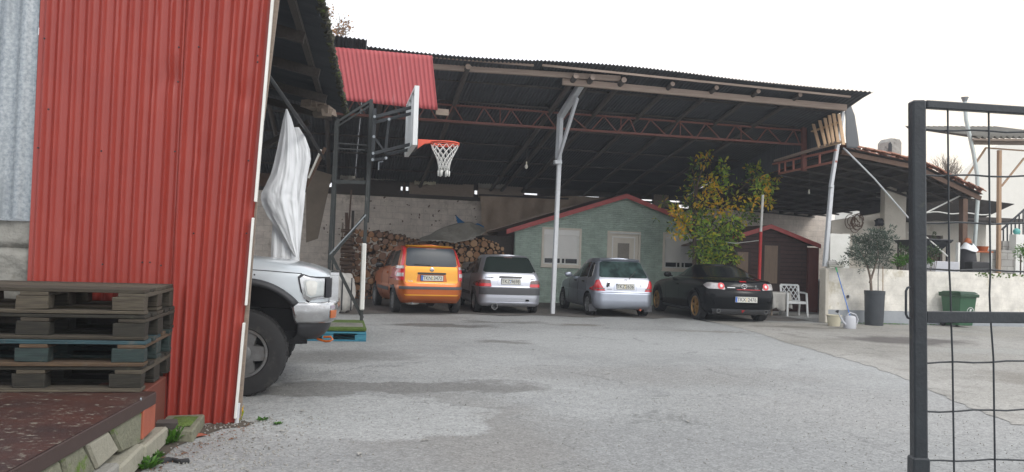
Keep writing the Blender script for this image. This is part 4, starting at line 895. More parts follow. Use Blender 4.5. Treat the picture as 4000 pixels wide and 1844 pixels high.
for i, (lo, hi, h) in enumerate(ks):
    b = MB(); b.box((lo[0], lo[1], 0), (hi[0], hi[1], h), j=.014)
    tag(b.build('kerb_stone', ['concrete_moss', 'concrete', 'concrete_pale', 'concrete_pale'][i], bevel=.014), ['mossy kerb stone at the bottom edge below the platform', 'grey kerb stone under the bright-mossed block', 'pale kerb stone under the two upper concrete blocks', 'pale kerb stone under the orange brick'][i], 'kerb stone', 'kerb stones along the platform')
ms = thing('concrete_slab', 'small mossy concrete slab on the ground at the foot of the red wall', 'slab', (-1.1, 6.3, 0))
b = MB(); b.box((-1.26, 6.06, 0), (-.985, 6.60, .09), j=.01); b.build('slab_body', 'concrete_moss', ms, world=True, bevel=.01)
b = MB(); b.grid(lambda u, v: (-1.19 + .17 * u, 6.16 + v * .36, .091 + .022 * max(0, math.sin(PI * u) * math.sin(PI * v)) + .006 * noise.noise(Vector((u * 9, v * 12, 2)))), 16, 24); mo = b.build('moss', 'moss', ms, world=True, smooth=180, fix=False)
b = MB(); b.box((-1.36, 6.08, .10), (-1.10, 6.15, .14), j=.012); b.box((-1.36, 6.17, .10), (-1.14, 6.24, .135), j=.012); tag(b.build('plank', 'dark_wood'), 'short charred plank lying on the mossy slab', 'plank')
p = Gp(498, 1098); b = MB(); b.box((-.045, -.05, 0), (.045, .05, .012), Matrix.Translation((p.x, p.y, .006)) @ Matrix.Rotation(.5, 4, 'Z'), j=.01); tag(b.build('brick_shard', 'terracotta'), 'red brick shard beside the mossy slab', 'brick shard')
b = MB(); b.grid(lambda u, v: (-3.4 + 2.1 * u, 6.55 + .03 * math.sin(u * 9), .3 + .62 * v), 12, 3); tag(b.build('shade_board', 'dark_wood', fix=False, solid=.012), 'added dark board behind the pallet stack that shades its gaps', 'board')  # board added so the gaps between the pallets look shadowed
b = MB()
pp = [Gp(403, 1166), Gp(430, 1160), Gp(452, 1166), Gp(476, 1164)]
for i in range(3):
    a_, c_ = pp[i] + Vector((0, 0, .012)), pp[i + 1] + Vector((0, 0, .014)); b.bar(a_, c_, .05 if i != 1 else .025, .024)
tag(b.build('rubber_scrap', 'asphalt_lump', bevel=.004), 'black rubber scrap lying on the gravel near the weeds', 'scrap')
b = MB(); p = Vector((-1.30, 4.6, .17)); b.add([p + Vector((-.05, 0, .0)), p + Vector((.0, -.04, .02)), p + Vector((.07, .0, .004)), p + Vector((0, .035, .012))], [(0, 1, 2, 3)])
tag(b.build('dead_leaf', 'leaf_brown', fix=False), 'curled brown leaf on the kerb stones below the platform', 'leaf')
b = MB(); rs = random.Random(21)
for (x, y) in ((852, 1160), (708, 1085), (1155, 955), (1530, 940), (1950, 1012), (1245, 940), (1340, 880), (1730, 1060), (830, 905), (905, 1142), (1068, 1108), (2015, 905), (780, 1050), (760, 1034)):
    p = Gp(x, y, .006); s = rs.uniform(.012, .03); a = rs.uniform(0, 6)
    M_ = Matrix.Translation(p) @ Matrix.Rotation(a, 4, 'Z')
    b.add([M_ @ Vector(v) for v in ((-s * 1.6, 0, .002), (0, -s * .6, .012), (s * 1.6, 0, .004), (0, s * .6, .008))], [(0, 1, 2, 3)])
for k in range(2200):
    x = rs.uniform(-.8, 6); y = rs.uniform(4.2, 10); s = rs.uniform(.002, .0045)
    M_ = Matrix.Translation((x, y, .004)) @ Matrix.Rotation(rs.uniform(0, 6), 4, 'Z')
    b.box((-s, -s * .7, -.003), (s, s * .7, s * .8), M_, j=s * .3)
for k in range(900):
    x = rs.gauss(-.75, .3); y = rs.uniform(4.3, 6.9); s = rs.uniform(.003, .007)
    if x < -1.12: continue
    M_ = Matrix.Translation((x, y, .004)) @ Matrix.Rotation(rs.uniform(0, 6), 4, 'Z'); b.box((-s, -s * .7, -.003), (s, s * .7, s), M_, j=s * .3)
tag(b.build('gravel', 'rock_grey', fix=False), kind='stuff')
b = MB()
for k in range(110):
    t = rs.random(); p = Gp(330 + t * 300 + rs.uniform(-20, 30), 1188 - t * 125 + rs.uniform(-6, 18), .004)
    if p.x < -1.1: p.x = -1.1 + rs.uniform(0, .1)
    s = rs.uniform(.004, .011); a = rs.uniform(0, 6); M_ = Matrix.Translation(p) @ Matrix.Rotation(a, 4, 'Z')
    b.add([M_ @ Vector(v) for v in ((-s * 1.6, 0, .001), (0, -s * .6, .010), (s * 1.6, 0, .003), (0, s * .6, .006))], [(0, 1, 2, 3)])
tag(b.build('litter', 'leaf_brown', fix=False), kind='stuff')
def tuft(name, c, n, h, spread, m, label, cat, seed=0, wid=.012, group=None, flat=.5):
    rs = random.Random(seed); b = MB()
    for k in range(n):
        a = rs.uniform(0, 2 * PI); r = rs.random() ** .5 * spread; base = Vector(c) + Vector((math.cos(a) * r * .5, math.sin(a) * r * .5, 0))
        tip = Vector(c) + Vector((math.cos(a) * r * 1.3, math.sin(a) * r * 1.3, h * rs.uniform(.35, 1)))
        mid = (base + tip) / 2 + Vector((0, 0, h * .2)); sd = Vector((-math.sin(a), math.cos(a), 0)) * wid * rs.uniform(.6, 1.4)
        b.add([base, mid - sd, tip, mid + sd], [(0, 1, 2, 3)])
    return tag(b.build(name, m, fix=False), label, cat, group)
WG = 'weeds along the platform and red wall'
tuft('weed', Gp(435, 1113), 60, .12, .07, 'bright_leaf', 'upright green weed between the mossy slab and kerb stone', 'weed', 1, group=WG)
tuft('weed', Gp(410, 1118), 70, .08, .09, 'bright_leaf', 'low spreading weed beside the pale kerb stone', 'weed', 2, group=WG)
tuft('weed', Gp(366, 1178), 90, .07, .09, 'bright_leaf', 'leafy weed nearest the bottom edge beside the kerb', 'weed', 3, group=WG)
tuft('weed', Gp(388, 1150), 40, .04, .07, 'bright_leaf', 'flat small weed below the dark concrete block', 'weed', 4, group=WG)
tuft('weed', Gp(600, 1058), 26, .14, .04, 'lemon_leaf_yellow', 'yellow-leaved weed at the corner foot of the red wall', 'weed', 5, group=WG, wid=.016)
tuft('weed', Gp(660, 1058), 24, .03, .05, 'bright_leaf', 'tiny flat weed on gravel right of the red wall corner', 'weed', 6, group=WG)
tuft('weed', Gp(700, 1068), 20, .025, .04, 'bright_leaf', 'tiniest green sprout on gravel in front of the off-roader', 'weed', 7, group=WG)
# ground dirt strip
b = MB(); st = [Gp(x, y, .004) for x, y in ((330, 1200), (400, 1160), (440, 1125), (500, 1100), (560, 1078), (620, 1072), (640, 1064), (610, 1058), (560, 1062), (500, 1070), (430, 1095), (300, 1150))]
b.add(st, [tuple(range(len(st)))]); tag(b.build('dirt', 'soil', fix=False), kind='stuff')

# ------------------------------------------------------------------ basketball stand
BY0, BY1 = 12.9, 13.4
bs = thing('basketball_stand', 'black lattice basketball stand with white backboard and orange hoop beside the shed', 'basketball stand', (.1, 13.0, .20))
UP = (0, 1, 0)
def pole(pxs, Y, w, mname, name='frame_pole'):
    b = MB()
    for i in range(len(pxs) - 1): b.bar(Yp(*pxs[i], Y), Yp(*pxs[i + 1], Y), w, w, up=UP)
    return b.build(name, mname, bs, world=True, bevel=.004)
pole([(909, 806), (916, 640)], BY0, .05, 'pole_paint'); pole([(916, 640), (925, 455), (934, 250)], BY0, .055, 'pole_paint')
b = MB(); b.bar(Yp(910, 780, BY0 - .01), Yp(916, 612, BY0 - .01), .075, .075, up=UP); b.build('pole_padding', 'white_paint', bs, world=True, bevel=.015)
b = MB(); p = Yp(826, 700, BY0); p.z = .20; b.bar(p, Yp(829, 660, BY0), .05, .05, up=UP); b.build('frame_pole', 'pole_paint', bs, world=True)
pole([(829, 660), (839, 460), (846, 305)], BY0, .055, 'pole_paint')
pole([(846, 305), (851, 300)], BY1, .05, 'pole_paint')
for (a, c, wd) in (((832, 648), (921, 538), .045), ((836, 648), (912, 800), .05), ((838, 457), (925, 459), .06), ((846, 360), (930, 366), .02), ((847, 373), (929, 378), .02), ((846, 308), (934, 252), .035), ((849, 318), (934, 264), .022)):
    b = MB(); b.bar(Yp(*a, BY0 + .01), Yp(*c, BY0 + .01), wd, .03, up=UP); b.build('cross_bar', 'pole_paint', bs, world=True)
b = MB(); b.bar(Yp(829, 640, BY0 - .02), Yp(921, 540, BY0 - .02), .018, .02, up=UP); b.build('cross_bar', 'galv', bs, world=True)
# second layer of the lattice mast behind
b = MB(); b.bar(Yp(852, 300, BY1), Yp(835, 700, BY1), .03, .03, up=UP); b.bar(Yp(938, 262, BY1), Yp(926, 560, BY1), .03, .03, up=UP); b.build('rear_pole', 'pole_paint', bs, world=True)
# adjustable arms: mounting strip, two pairs of arms, jack
def Q(x, y, Y): return Yp(644 * 0 + x, y, Y)
z7 = lambda x, y: (837.2 + x * .24394, 193.2 + y * .24394)
def A(x, y, Y=BY0): return Yp(*z7(x, y), Y)
b = MB()
b.bar(A(432, 330, 12.72), A(412, 875, 12.72), .06, .05, up=UP); b.build('mounting_strip', 'gate_paint', bs, world=True, bevel=.004)
for (x0, y0, x1, y1, Y) in ((445, 412, 872, 300, 12.62), (445, 470, 835, 372, 13.05), (415, 792, 860, 682, 12.62), (560, 800, 815, 745, 13.05)):
    b = MB(); b.bar(A(x0, y0, Y), A(x1, y1, Y), .03, .052); b.build('arm', 'gate_paint', bs, world=True, bevel=.004)
b = MB(); b.bar(A(580, 440, 12.8), A(545, 760, 12.8), .045, .04, up=UP); b.bar(A(440, 640, 12.8), A(555, 800, 12.8), .03, .03, up=UP); b.bar(A(415, 858, 12.8), A(560, 838, 12.8), .04, .03, up=UP); b.build('jack', 'gate_paint', bs, world=True)
b = MB(); b.tube([A(470, 960, 12.8), A(474, 882, 12.8), A(520, 872, 12.8)], .012, 8); b.build('crank', 'galv', bs, world=True)
b = MB()
for (x, y) in ((430, 412), (580, 438), (872, 300), (850, 368), (423, 618), (414, 790), (410, 855), (549, 838), (858, 680)):
    p = A(x, y, 12.58); b.tube([p, p + Vector((0, -.015, 0))], .022, 10)
b.build('bolt', 'galv', bs, world=True)
# backboard faces +X; its near edge at Y0, far edge at Y1
Xb = 1.075; n0 = Xp(1058.5, 216, Xb); n0b = Xp(1053, 365, Xb)
Y0b = n0.y; ztop = n0.z; far = Xp(1033, 395, Xb)
Y1b = Y0b + 1.62; zbot = ztop - .90
b = MB(); b.box((Xb - .045, Y0b, zbot), (Xb - .02, Y1b, ztop)); bb = b.build('backboard', 'white_plastic', bs, world=True)
b = MB()
for lo, hi in (((Y0b, zbot), (Y0b + .04, ztop)), ((Y1b - .04, zbot), (Y1b, ztop)), ((Y0b + .041, ztop - .04), (Y1b - .041, ztop)), ((Y0b + .041, zbot), (Y1b - .041, zbot + .04)), ((Y0b + .5, zbot + .041), (Y0b + .54, ztop - .041)), ((Y1b - .54, zbot + .041), (Y1b - .5, ztop - .041))):
    b.box((Xb - .09, lo[0], lo[1]), (Xb - .046, hi[0], hi[1]))
b.build('rim_frame', 'white_plastic', bb, world=True)
b = MB(); b.box((Xb - .019, Y0b + .55, zbot + .02), (Xb + .04, Y0b + 1.05, zbot + .46)); b.build('hoop_plate', 'gate_paint', bs, world=True, bevel=.01)
rc = Yp(1119, 360, Y0b + .80); RR = .232
hp = MB(); hp.tube([(rc.x + RR * math.cos(a), rc.y + RR * math.sin(a), rc.z) for a in [2 * PI * k / 40 for k in range(41)]], .011, 8, cap=False)
hp.tube([(rc.x + (RR + .0) * math.cos(a), rc.y + (RR) * math.sin(a), rc.z - .028) for a in [2 * PI * k / 40 for k in range(41)]], .007, 8, cap=False)
hoop = hp.build('hoop', 'rim_orange', bs, world=True, smooth=180)
b = MB(); xb0 = Xb + .04; b.prism([(xb0, rc.z - .02), (xb0 + .0, rc.z + .03), (rc.x - RR + .10, rc.z + .03), (rc.x - RR - .01, rc.z - .02), (xb0 + .12, rc.z - .04), (xb0 - .0, rc.z - .13)][::1], 'y', rc.y - .06, rc.y + .06); b.build('hoop_bracket', 'rim_orange', bs, world=True, bevel=.004)
nt_ = MB(); H_ = [(.225, -.03), (.20, -.10), (.165, -.17), (.13, -.24), (.105, -.31), (.092, -.38), (.088, -.46)]
for k in range(12):
    for s in (1, -1):
        pts = []
        for i, (r, h) in enumerate(H_):
            a = 2 * PI * (k + s * i * .5) / 12; pts.append((rc.x + r * math.cos(a), rc.y + r * math.sin(a), rc.z + h))
        nt_.tube(pts, .0055, 5)
    if k % 2 == 0:
        a = 2 * PI * k / 12; nt_.tube([(rc.x + .088 * math.cos(a), rc.y + .088 * math.sin(a), rc.z - .45), (rc.x + .086 * math.cos(a), rc.y + .086 * math.sin(a), rc.z - .54)], .016, 6)
nt_.build('net', 'net', hoop, world=True, smooth=180)
# mossy slab on a blue pallet
sb = thing('base_slab', 'thick mossy concrete slab on the blue pallet under the basketball stand', 'slab', (0, 13.1, .142))
b = MB(); b.box((-.85, 12.66, .146), (.425, 14.1, .205), j=.006); b.build('slab_body', 'moss', sb, world=True, bevel=.01)
b = MB(); b.box((-.70, 12.85, .206), (.38, 12.95, .232), j=.004); b.box((-.70, 13.15, .206), (.38, 13.25, .230), j=.004); b.build('foot_rail', 'concrete', sb, world=True)
bp = [wood('blue_a', (0.12, 0.60, 0.90), (0.09, 0.46, 0.74), (0.35, 0.36, 0.33), .66), wood('blue_b', (0.18, 0.72, 0.98), (0.11, 0.52, 0.80), (0.30, 0.28, 0.24), .64)]
pallet('bright blue painted pallet under the mossy slab of the basketball stand', (.43, 12.62, 0), 0, 1.2, 1.0, bp, seed=9)
# white bulk bag and scrap wood at the back
def blob(b, c, sx, sy, sz, amp, seed, nu=28, nv=18, sq=.6):
    def f(u, v):
        a = 2 * PI * u; t = PI * (v - .5); ct_, st_ = math.cos(t), math.sin(t)
        s_ = lambda x: math.copysign(abs(x) ** sq, x)
        p = Vector((s_(math.cos(a)) * s_(ct_), s_(math.sin(a)) * s_(ct_), s_(st_)))
        n_ = noise.noise(p * 2.2 + Vector((seed, 0, 0))) * amp + noise.noise(p * 6 + Vector((seed, 2, 0))) * amp * .4
        p *= 1 + n_
        return Vector((c[0] + p.x * sx, c[1] + p.y * sy, c[2] + p.z * sz))
    return b.grid(f, nu, nv, wrapu=True)
bc = Yp(857, 725, 18.4)
bg_ = thing('bulk_bag', 'white woven bulk bag with black straps behind the basketball stand', 'bulk bag', (bc.x, 18.4, 0))
b = MB(); blob(b, (-.05, 0, .44), .36, .36, .44, .18, 3); b.build('bag_body', 'bag_fabric', bg_, smooth=180)
b = MB()
for s in (.02, .22): b.grid(lambda u, v, s=s: (s + .03 * u, -.385 - .02 * math.sin(v * 9), .08 + .72 * v), 2, 12)
b.build('strap', 'ink', bg_, solid=.006)
rs = random.Random(31)
for k in range(14):
    x = rs.uniform(-2.0, .2); y = rs.uniform(21.5, 23.5); z = .06 + .12 * (k // 3); a = rs.uniform(-1, 1); L_ = rs.uniform(.4, .9)
    d = Vector((math.cos(a), math.sin(a), rs.uniform(-.05, .05))) * L_ / 2; c = Vector((x * .6 - .8, y * .3 + 16, z + .4)); 
# ------------------------------------------------------------------ firewood
def fw_ok(px, py):
    # leave out what stands hidden behind the orange car's body
    return not (990 < px < 1150 and 628 < py < 800) and not (1165 < px < 1350 and 655 < py < 800)
def top_left(px):  # skyline of the stack in px
    pts = [(868, 620), (880, 590), (895, 572), (925, 578), (960, 582), (1000, 590), (1040, 600), (1090, 606), (1160, 602), (1215, 596), (1245, 606), (1268, 622)]
    if px <= pts[0][0]: return pts[0][1]
    for (a, ya), (c, yc) in zip(pts, pts[1:]):
        if a <= px <= c: return ya + (yc - ya) * (px - a) / (c - a)
    return pts[-1][1]
YL = 23.6
rs = random.Random(77)
logs = []; cell = {}
def free(x, z, r):
    cx_, cz_ = int(x / .2), int(z / .2)
    for i in range(cx_ - 2, cx_ + 3):
        for j in range(cz_ - 2, cz_ + 3):
            for (a, c, q) in cell.get((i, j), ()):
                if (a - x) ** 2 + (c - z) ** 2 < (q + r) ** 2 * .93: return False
    return True
XL0, XL1 = Yp(866, 700, YL).x, Yp(1268, 620, YL).x
for rad_, tries in ((.105, 260), (.085, 900), (.068, 3000), (.052, 9000), (.038, 14000), (.028, 9000)):
    for _ in range(tries):
        r = rad_ * rs.uniform(.9, 1.12); x = rs.uniform(XL0, XL1); z = rs.uniform(r, 2.5)
        v = Vector((x, YL, z)) - cam.location; k = v.dot(_d); px = CX + FP * v.dot(_R) / k; py = CY - FP * v.dot(_U) / k
        if py - r * FP / k < top_left(px) or not fw_ok(px, py): continue
        if px > 1160 and py > 700: continue
        if free(x, z, r):
            logs.append((x, z, r, px, py)); cell.setdefault((int(x / .2), int(z / .2)), []).append((x, z, r))
logs.sort(key=lambda l: -l[2])
protos = {}
def log_mesh(kind, seed):
    rs = random.Random(seed); b = MB(); n = 12; jr = [rs.uniform(.86, 1.1) for _ in range(n)]
    if kind == 'split': jr = [1.0 if k < 7 else .62 for k in range(n)]
    def ring(y, s): return [Vector((math.cos(2 * PI * k / n) * jr[k] * s, y, math.sin(2 * PI * k / n) * jr[k] * s)) for k in range(n)]
    r0, r1 = ring(0, 1), ring(3.6, .95)
    b.add(r0 + r1, [(k, (k + 1) % n, n + (k + 1) % n, n + k) for k in range(n)])
    return b
def end_mesh(seed, kind):
    rs = random.Random(seed); b = MB(); n = 12; jr = [rs.uniform(.86, 1.1) for _ in range(n)]
    if kind == 'split': jr = [1.0 if k < 7 else .62 for k in range(n)]
    vs = [Vector((0, -.05, 0))]
    for s, y in ((.5, -.05), (.88, -.04), (1.0, .01)): vs += [Vector((math.cos(2 * PI * k / n) * jr[k] * s, y, math.sin(2 * PI * k / n) * jr[k] * s)) for k in range(n)]
    fs = [(0, 1 + (k + 1) % n, 1 + k) for k in range(n)]
    for q in range(2): fs += [(1 + q * n + k, 1 + q * n + (k + 1) % n, 1 + (q + 1) * n + (k + 1) % n, 1 + (q + 1) * n + k) for k in range(n)]
    b.add(vs, fs); return b
for i in range(9):
    kind = 'round' if i % 3 else 'split'
    lm = log_mesh(kind, i); e = end_mesh(i, kind)
    me = bpy.data.meshes.new('firewood_log'); nb = len(lm.f); lm.add(e.v, e.f); me.from_pydata(lm.v, [], lm.f)
    me.materials.append(K['log_bark']); me.materials.append(K[('log_end', 'log_end_pale', 'log_end_dark')[i // 3]])
    for k, p in enumerate(me.polygons): p.material_index = 0 if k < nb else 1; p.use_smooth = True
    me.set_sharp_from_angle(angle=rad(50)); protos[i] = me
NB = 290
extra = MB()
for i, (x, z, r, px, py) in enumerate(logs):
    if i < NB:
        left = px < 1100
        k = rs.choice((0, 1, 2, 2, 6, 7, 8, 8)) if left else rs.choice((0, 1, 2, 3, 4, 5))
        o = bpy.data.objects.new('firewood_log', protos[k]); COL.objects.link(o); WM[o.name] = None
        o.location = (x, YL + rs.uniform(-.05, .06), z); o.scale = (r, .11, r); o.rotation_euler = (0, rs.uniform(0, 6), rs.uniform(-.06, .06))
        tone = ('reddish-brown', 'pale', 'dark')[k // 3]; sz = 'thick' if r > .076 else 'medium' if r > .055 else 'thin'; shp = 'split' if k % 3 == 0 else 'round'
        hh = 'top' if z > 1.75 else 'upper' if z > 1.3 else 'middle' if z > .8 else 'lower' if z > .4 else 'bottom'
        where = 'left end' if px < 905 else 'left half' if px < 950 else 'right half' if px < 1010 else 'right end'
        if left: tag(o, f'{sz} {tone} {shp} log, {hh} layers, {where} of the stack left of the orange car', 'firewood log', f'{sz} {tone} {shp} logs, {hh} {where}')
        else:
            wh = 'above the orange car' if px < 1175 else 'above the silver hatchback' if px < 1225 else 'next to the dark partition'
            tag(o, f'{sz} {tone} {shp} log, {hh} layers under the grey tarpaulin {wh}', 'firewood log', f'{sz} {tone} {shp} logs under the tarpaulin, {hh}, {wh}')
    else:
        extra.tube([(x, YL + .02, z), (x, YL + .4, z)], r, 7)
for (xa, xb) in ((XL0 + .02, Yp(985, 700, YL).x), (Yp(985, 650, YL).x, XL1 - .05)):
    pass
rs2 = random.Random(5)
for k in range(420):
    x = rs2.uniform(XL0 + .1, XL1 - .1); z = rs2.uniform(.05, 2.2)
    v = Vector((x, YL, z)) - cam.location; kk = v.dot(_d); px = CX + FP * v.dot(_R) / kk; py = CY - FP * v.dot(_U) / kk
    if py - 5 < top_left(px) or (px > 1160 and py > 700): continue
    extra.tube([(x, YL + .10, z), (x, YL + .45, z)], .075, 7)
o = extra.build('firewood', 'log_bark', fix=False); tag(o, kind='stuff')
# cross-laid logs forming the left end of the stack
for k in range(17):
    z = .08 + k * .118; o = MB(); x0 = XL0 - .10 + rs.uniform(-.05, .05); r = rs.uniform(.045, .062); o.tube([(x0, YL - .02 + rs.uniform(-.03, .03), z), (x0 + rs.uniform(.30, .42), YL - .02 + rs.uniform(-.03, .03), z + rs.uniform(-.01, .01))], r, 9)
    ob = o.build('firewood_log', 'log_bark', smooth=50)
    tag(ob, f'crosswise log at the left end of the firewood stack, {("lowest", "low", "middle", "high", "topmost")[min(4, k // 4)]} few', 'firewood log', 'crosswise logs at the end of the stack')
# irregular rows of branches on top
for k in range(16):
    px = 930 + k * 11; x = Yp(px, 600, YL + .15).x; y0 = top_left(px) - 2; p = Yp(px, y0 + 6, YL + .1)
    o = MB(); a = rs.uniform(-.5, .5); r = rs.uniform(.04, .085); o.tube([p + Vector((-.16 * math.cos(a), -.05, -.10)), p + Vector((.16 * math.cos(a), .1, .08 * a))], r, 8); ob = o.build('firewood_log', 'log_bark', smooth=50)
    tag(ob, f'rough branch on top of the firewood stack, {"left of" if k < 6 else "above"} the orange car{", thick" if r > .062 else ", thin"}', 'firewood log', 'branches on top of the firewood')
# grey tarp over the logs and blue plastic
gt = MB()
o_top = [(1050, 604), (1075, 592), (1100, 580), (1130, 566), (1160, 560), (1185, 560), (1205, 566), (1222, 578)]
o_bot = [(1052, 608), (1080, 606), (1105, 604), (1135, 610), (1160, 609), (1185, 600), (1208, 592), (1224, 580)]
def tf(u, v):
    t = u * 7; i = min(int(t), 6); k = t - i
    xa = o_top[i][0] * (1 - k) + o_top[i + 1][0] * k; ya = o_top[i][1] * (1 - k) + o_top[i + 1][1] * k
    xb = o_bot[i][0] * (1 - k) + o_bot[i + 1][0] * k; yb = o_bot[i][1] * (1 - k) + o_bot[i + 1][1] * k
    p = Yp(xb + (xa - xb) * v, yb + (ya - yb) * v, 23.25 + .9 * v)
    return p + Vector((0, .06 * math.sin(u * 19 + v * 4), .035 * noise.noise(Vector((u * 8, v * 3, 5)))))
gt.grid(tf, 60, 16); tag(gt.build('log_cover', 'grey_tarp', smooth=60, fix=False, solid=.01), 'grey stained tarpaulin draped over the firewood above the orange and white cars', 'tarpaulin')
b = MB(); q = [Yp(1152, 566, 24.3), Yp(1216, 582, 24.0), Yp(1218, 570, 24.3), Yp(1146, 541, 24.6)]
def bf(u, v):
    p = (q[0] * (1 - u) + q[1] * u) * (1 - v) + (q[3] * (1 - u) + q[2] * u) * v
    return p + Vector((0, -.08 * math.sin(u * 6), -.17 * math.sin(PI * min(1, u * 1.25)) * v + .05 * math.sin(u * 3) * v))
b.grid(bf, 24, 10); tag(b.build('plastic_sheet', 'blue_plastic', smooth=60, fix=False, solid=.01), 'blue plastic sheet poking up behind the grey tarpaulin', 'plastic sheet')
# dark lean-to board between logs and cottage
b = MB(); b.box((Yp(1268, 640, 24.3).x - .9, 24.25, 0), (5.15, 24.35, 2.02)); tag(b.build('dark_partition', 'dark_wood'), 'dark board partition between the firewood and the green cottage', 'partition')
# ------------------------------------------------------------------ white yard wall
yw = thing('yard_wall', 'low whitewashed block wall with grey plinth on the right of the yard', 'wall', (14, 18.1, 0))
K['white_block'] = brick_mat('white_block', (0.78, 0.75, 0.68), (0.75, 0.72, 0.65), (0.68, 0.645, 0.57), 0.5, 0.24, ms=.005, bump=.35, c3=(0.46, 0.41, 0.29), t3=.55, s3=1.3, vari=.02, smooth=.5)
b = MB()
def wf(u, v):
    x = 12.02 + 10 * u; z = .34 + v * (1.06 + .012 * math.sin(x * 2))
    return (x, 18.1 + .012 * noise.noise(Vector((x * 1.5, z * 2, 0))) - (.006 if x < 15 else 0), z)
b.grid(wf, 80, 12)
b.box((12.0, 18.13, .0), (22.02, 18.30, 1.385)); b.build('wall', 'white_block', yw, world=True, smooth=50, fix=False)
b = MB(); b.box((12.0, 18.06, 0), (22.02, 18.12, .335), j=.004); b.build('plinth', 'grey_band', yw, world=True)
b = MB(); b.box((11.94, 18.03, 0), (12.03, 18.31, 1.37), j=.01); b.build('end_pier', 'white_plaster', yw, world=True, bevel=.015)
b = MB(); p = Yp(2133, 746, 18.08); b.tube([p + Vector((0, .03, 0)), p + Vector((0, -.025, 0))], .045, 14); b.build('pipe_stub', 'grey_plastic', yw, world=True)
b = MB(); p = Yp(2133, 746, 18.05); b.tube([p + Vector((0, .0, 0)), p + Vector((0, -.004, 0))], .035, 14); b.build('pipe_hole', 'ink', yw, world=True)
# crack line and moss streaks
b = MB(); rs = random.Random(6)
for k in range(90):
    x = rs.uniform(16.4, 19); z = 1.40 - abs(rs.gauss(0, .05)); s = rs.uniform(.008, .025); b.box((x - s, 18.085, z - s), (x + s, 18.10, z + s * .6), j=s * .4)
for k in range(60):
    x = rs.uniform(12.1, 15.2); z = .01; s = rs.uniform(.02, .06)
mo = b.build('moss', 'moss', yw, world=True); mo['kind'] = 'stuff'
b = MB()
for k in range(500):
    x = rs.uniform(11.9, 15.6) if k % 3 else rs.uniform(12.8, 14); y = 18.04 - abs(rs.gauss(0, .10)) ; s = rs.uniform(.008, .03); a = rs.uniform(0, 6)
    M_ = Matrix.Translation((x, y, .008)) @ Matrix.Rotation(a, 4, 'Z'); b.add([M_ @ Vector(v) for v in ((-s, 0, 0), (0, -s * .4, s * .7), (s, 0, s * .3), (0, s * .4, s))], [(0, 1, 2, 3)])
tag(b.build('ground_moss', 'bright_leaf', fix=False), kind='stuff')
# ------------------------------------------------------------------ outhouse behind the wall
oh = thing('outhouse', 'pale rendered outhouse wall with meter box under the tiled lean-to behind the yard wall', 'outhouse', (15, 22, 0))
YO = 21.0
oz = lambda x, y: Yp(x, y, YO)
b = MB(); tl, tm, tr_, = oz(2092, 556), oz(2215, 536), oz(2266, 524)
b.prism([(tl.x, 0), (tr_.x, 0), (tr_.x, tr_.z), (tm.x, tm.z), (tl.x, tl.z)], 'y', YO, YO + .25); b.build('wall', 'white_plaster', oh, world=True)
b = MB(); b.box((oz(2212, 600).x, YO - .22, 0), (tr_.x + .02, YO - .001, 3.9)); b.build('pier', 'white_plaster', oh, world=True, bevel=.01)
b = MB(); b.box((oz(2092, 600).x, YO - .5, 0), (oz(2212, 600).x, YO - .30, oz(2150, 590).z)); b.build('low_wall', 'white_plaster', oh, world=True, bevel=.01)
b = MB(); b.box((oz(2172, 600).x, YO - .32, oz(2190, 620).z), (oz(2212, 600).x, YO - .23, oz(2190, 588).z)); b.build('meter_box', 'white_paint', oh, world=True, bevel=.01)
b = MB()
for (x, y) in ((2180, 610), (2196, 612)): p = oz(x, y); b.tube([p + Vector((0, -.34, 0)), p + Vector((0, -.30, 0))], .035, 10)
b.build('meter_dial', 'ink', oh, world=True)
b = MB(); rs = random.Random(9)
for k in range(9):
    c = oz(2135 + rs.uniform(-14, 14), 560 + rs.uniform(-6, 10)); R_ = rs.uniform(.12, .26)
    b.tube([c + Vector((R_ * math.cos(a) * .8, -.28, R_ * math.sin(a))) for a in [k_ * .5 for k_ in range(13)]], .011, 5)
b.build('cable_coil', 'brown_old', oh, world=True)
b = MB(); blob(b, oz(2195, 560) + Vector((0, -.3, 0)), .12, .06, .10, .5, 4); b.build('electric_bracket', 'ink', oh, world=True, smooth=180)
b = MB(); b.tube([oz(2266, 527), oz(2266, 600), oz(2272, 640)], .02, 6); b.build('conduit', 'grey_plastic', oh, world=True)
b = MB(); p0 = Yp(2138, 590, 19.4); p1 = Yp(2088, 652, 19.4); 
b.box((p1.x, 19.4, 1.35), (p0.x, 19.5, p0.z), j=.01); tag(b.build('white_board', 'white_paint'), 'white sheet board standing behind the end of the yard wall', 'board')
# tiled lean-to roof seen from below
tr = thing('tiled_lean_to', 'sagging lean-to roof of red clay tiles on dark rafters behind the gate', 'lean-to roof', (15, 19, 0))
v0, v1, v2 = Yp(2122, 368, 18.6), Yp(2310, 407, 18.6), Yp(2474, 486, 18.6)
def verge(u):
    return v0.lerp(v1, u / .45) if u < .45 else v1.lerp(v2, (u - .45) / .55)
def rdep(u, v):   # slopes down to the back wall
    p = verge(u); q_ = Vector((12.35 + 5.3 * u, 28.0, 3.62 - .15 * u)); s = v ** .9
    return Vector((p.x + (q_.x - p.x) * v, p.y + 9.4 * v, p.z + (q_.z - p.z) * s))
b = MB(); b.grid(lambda u, v: rdep(u, v) + Vector((0, 0, -.03)), 30, 20); b.build('soffit', 'dark_wood', tr, world=True, fix=False)
b = MB()
for i in range(9):
    u = .02 + i * .118; b.bar(rdep(u, 0.01) + Vector((0, 0, -.10)), rdep(u, .98) + Vector((0, 0, -.10)), .08, .10)
b.build('rafter', 'dark_wood', tr, world=True)
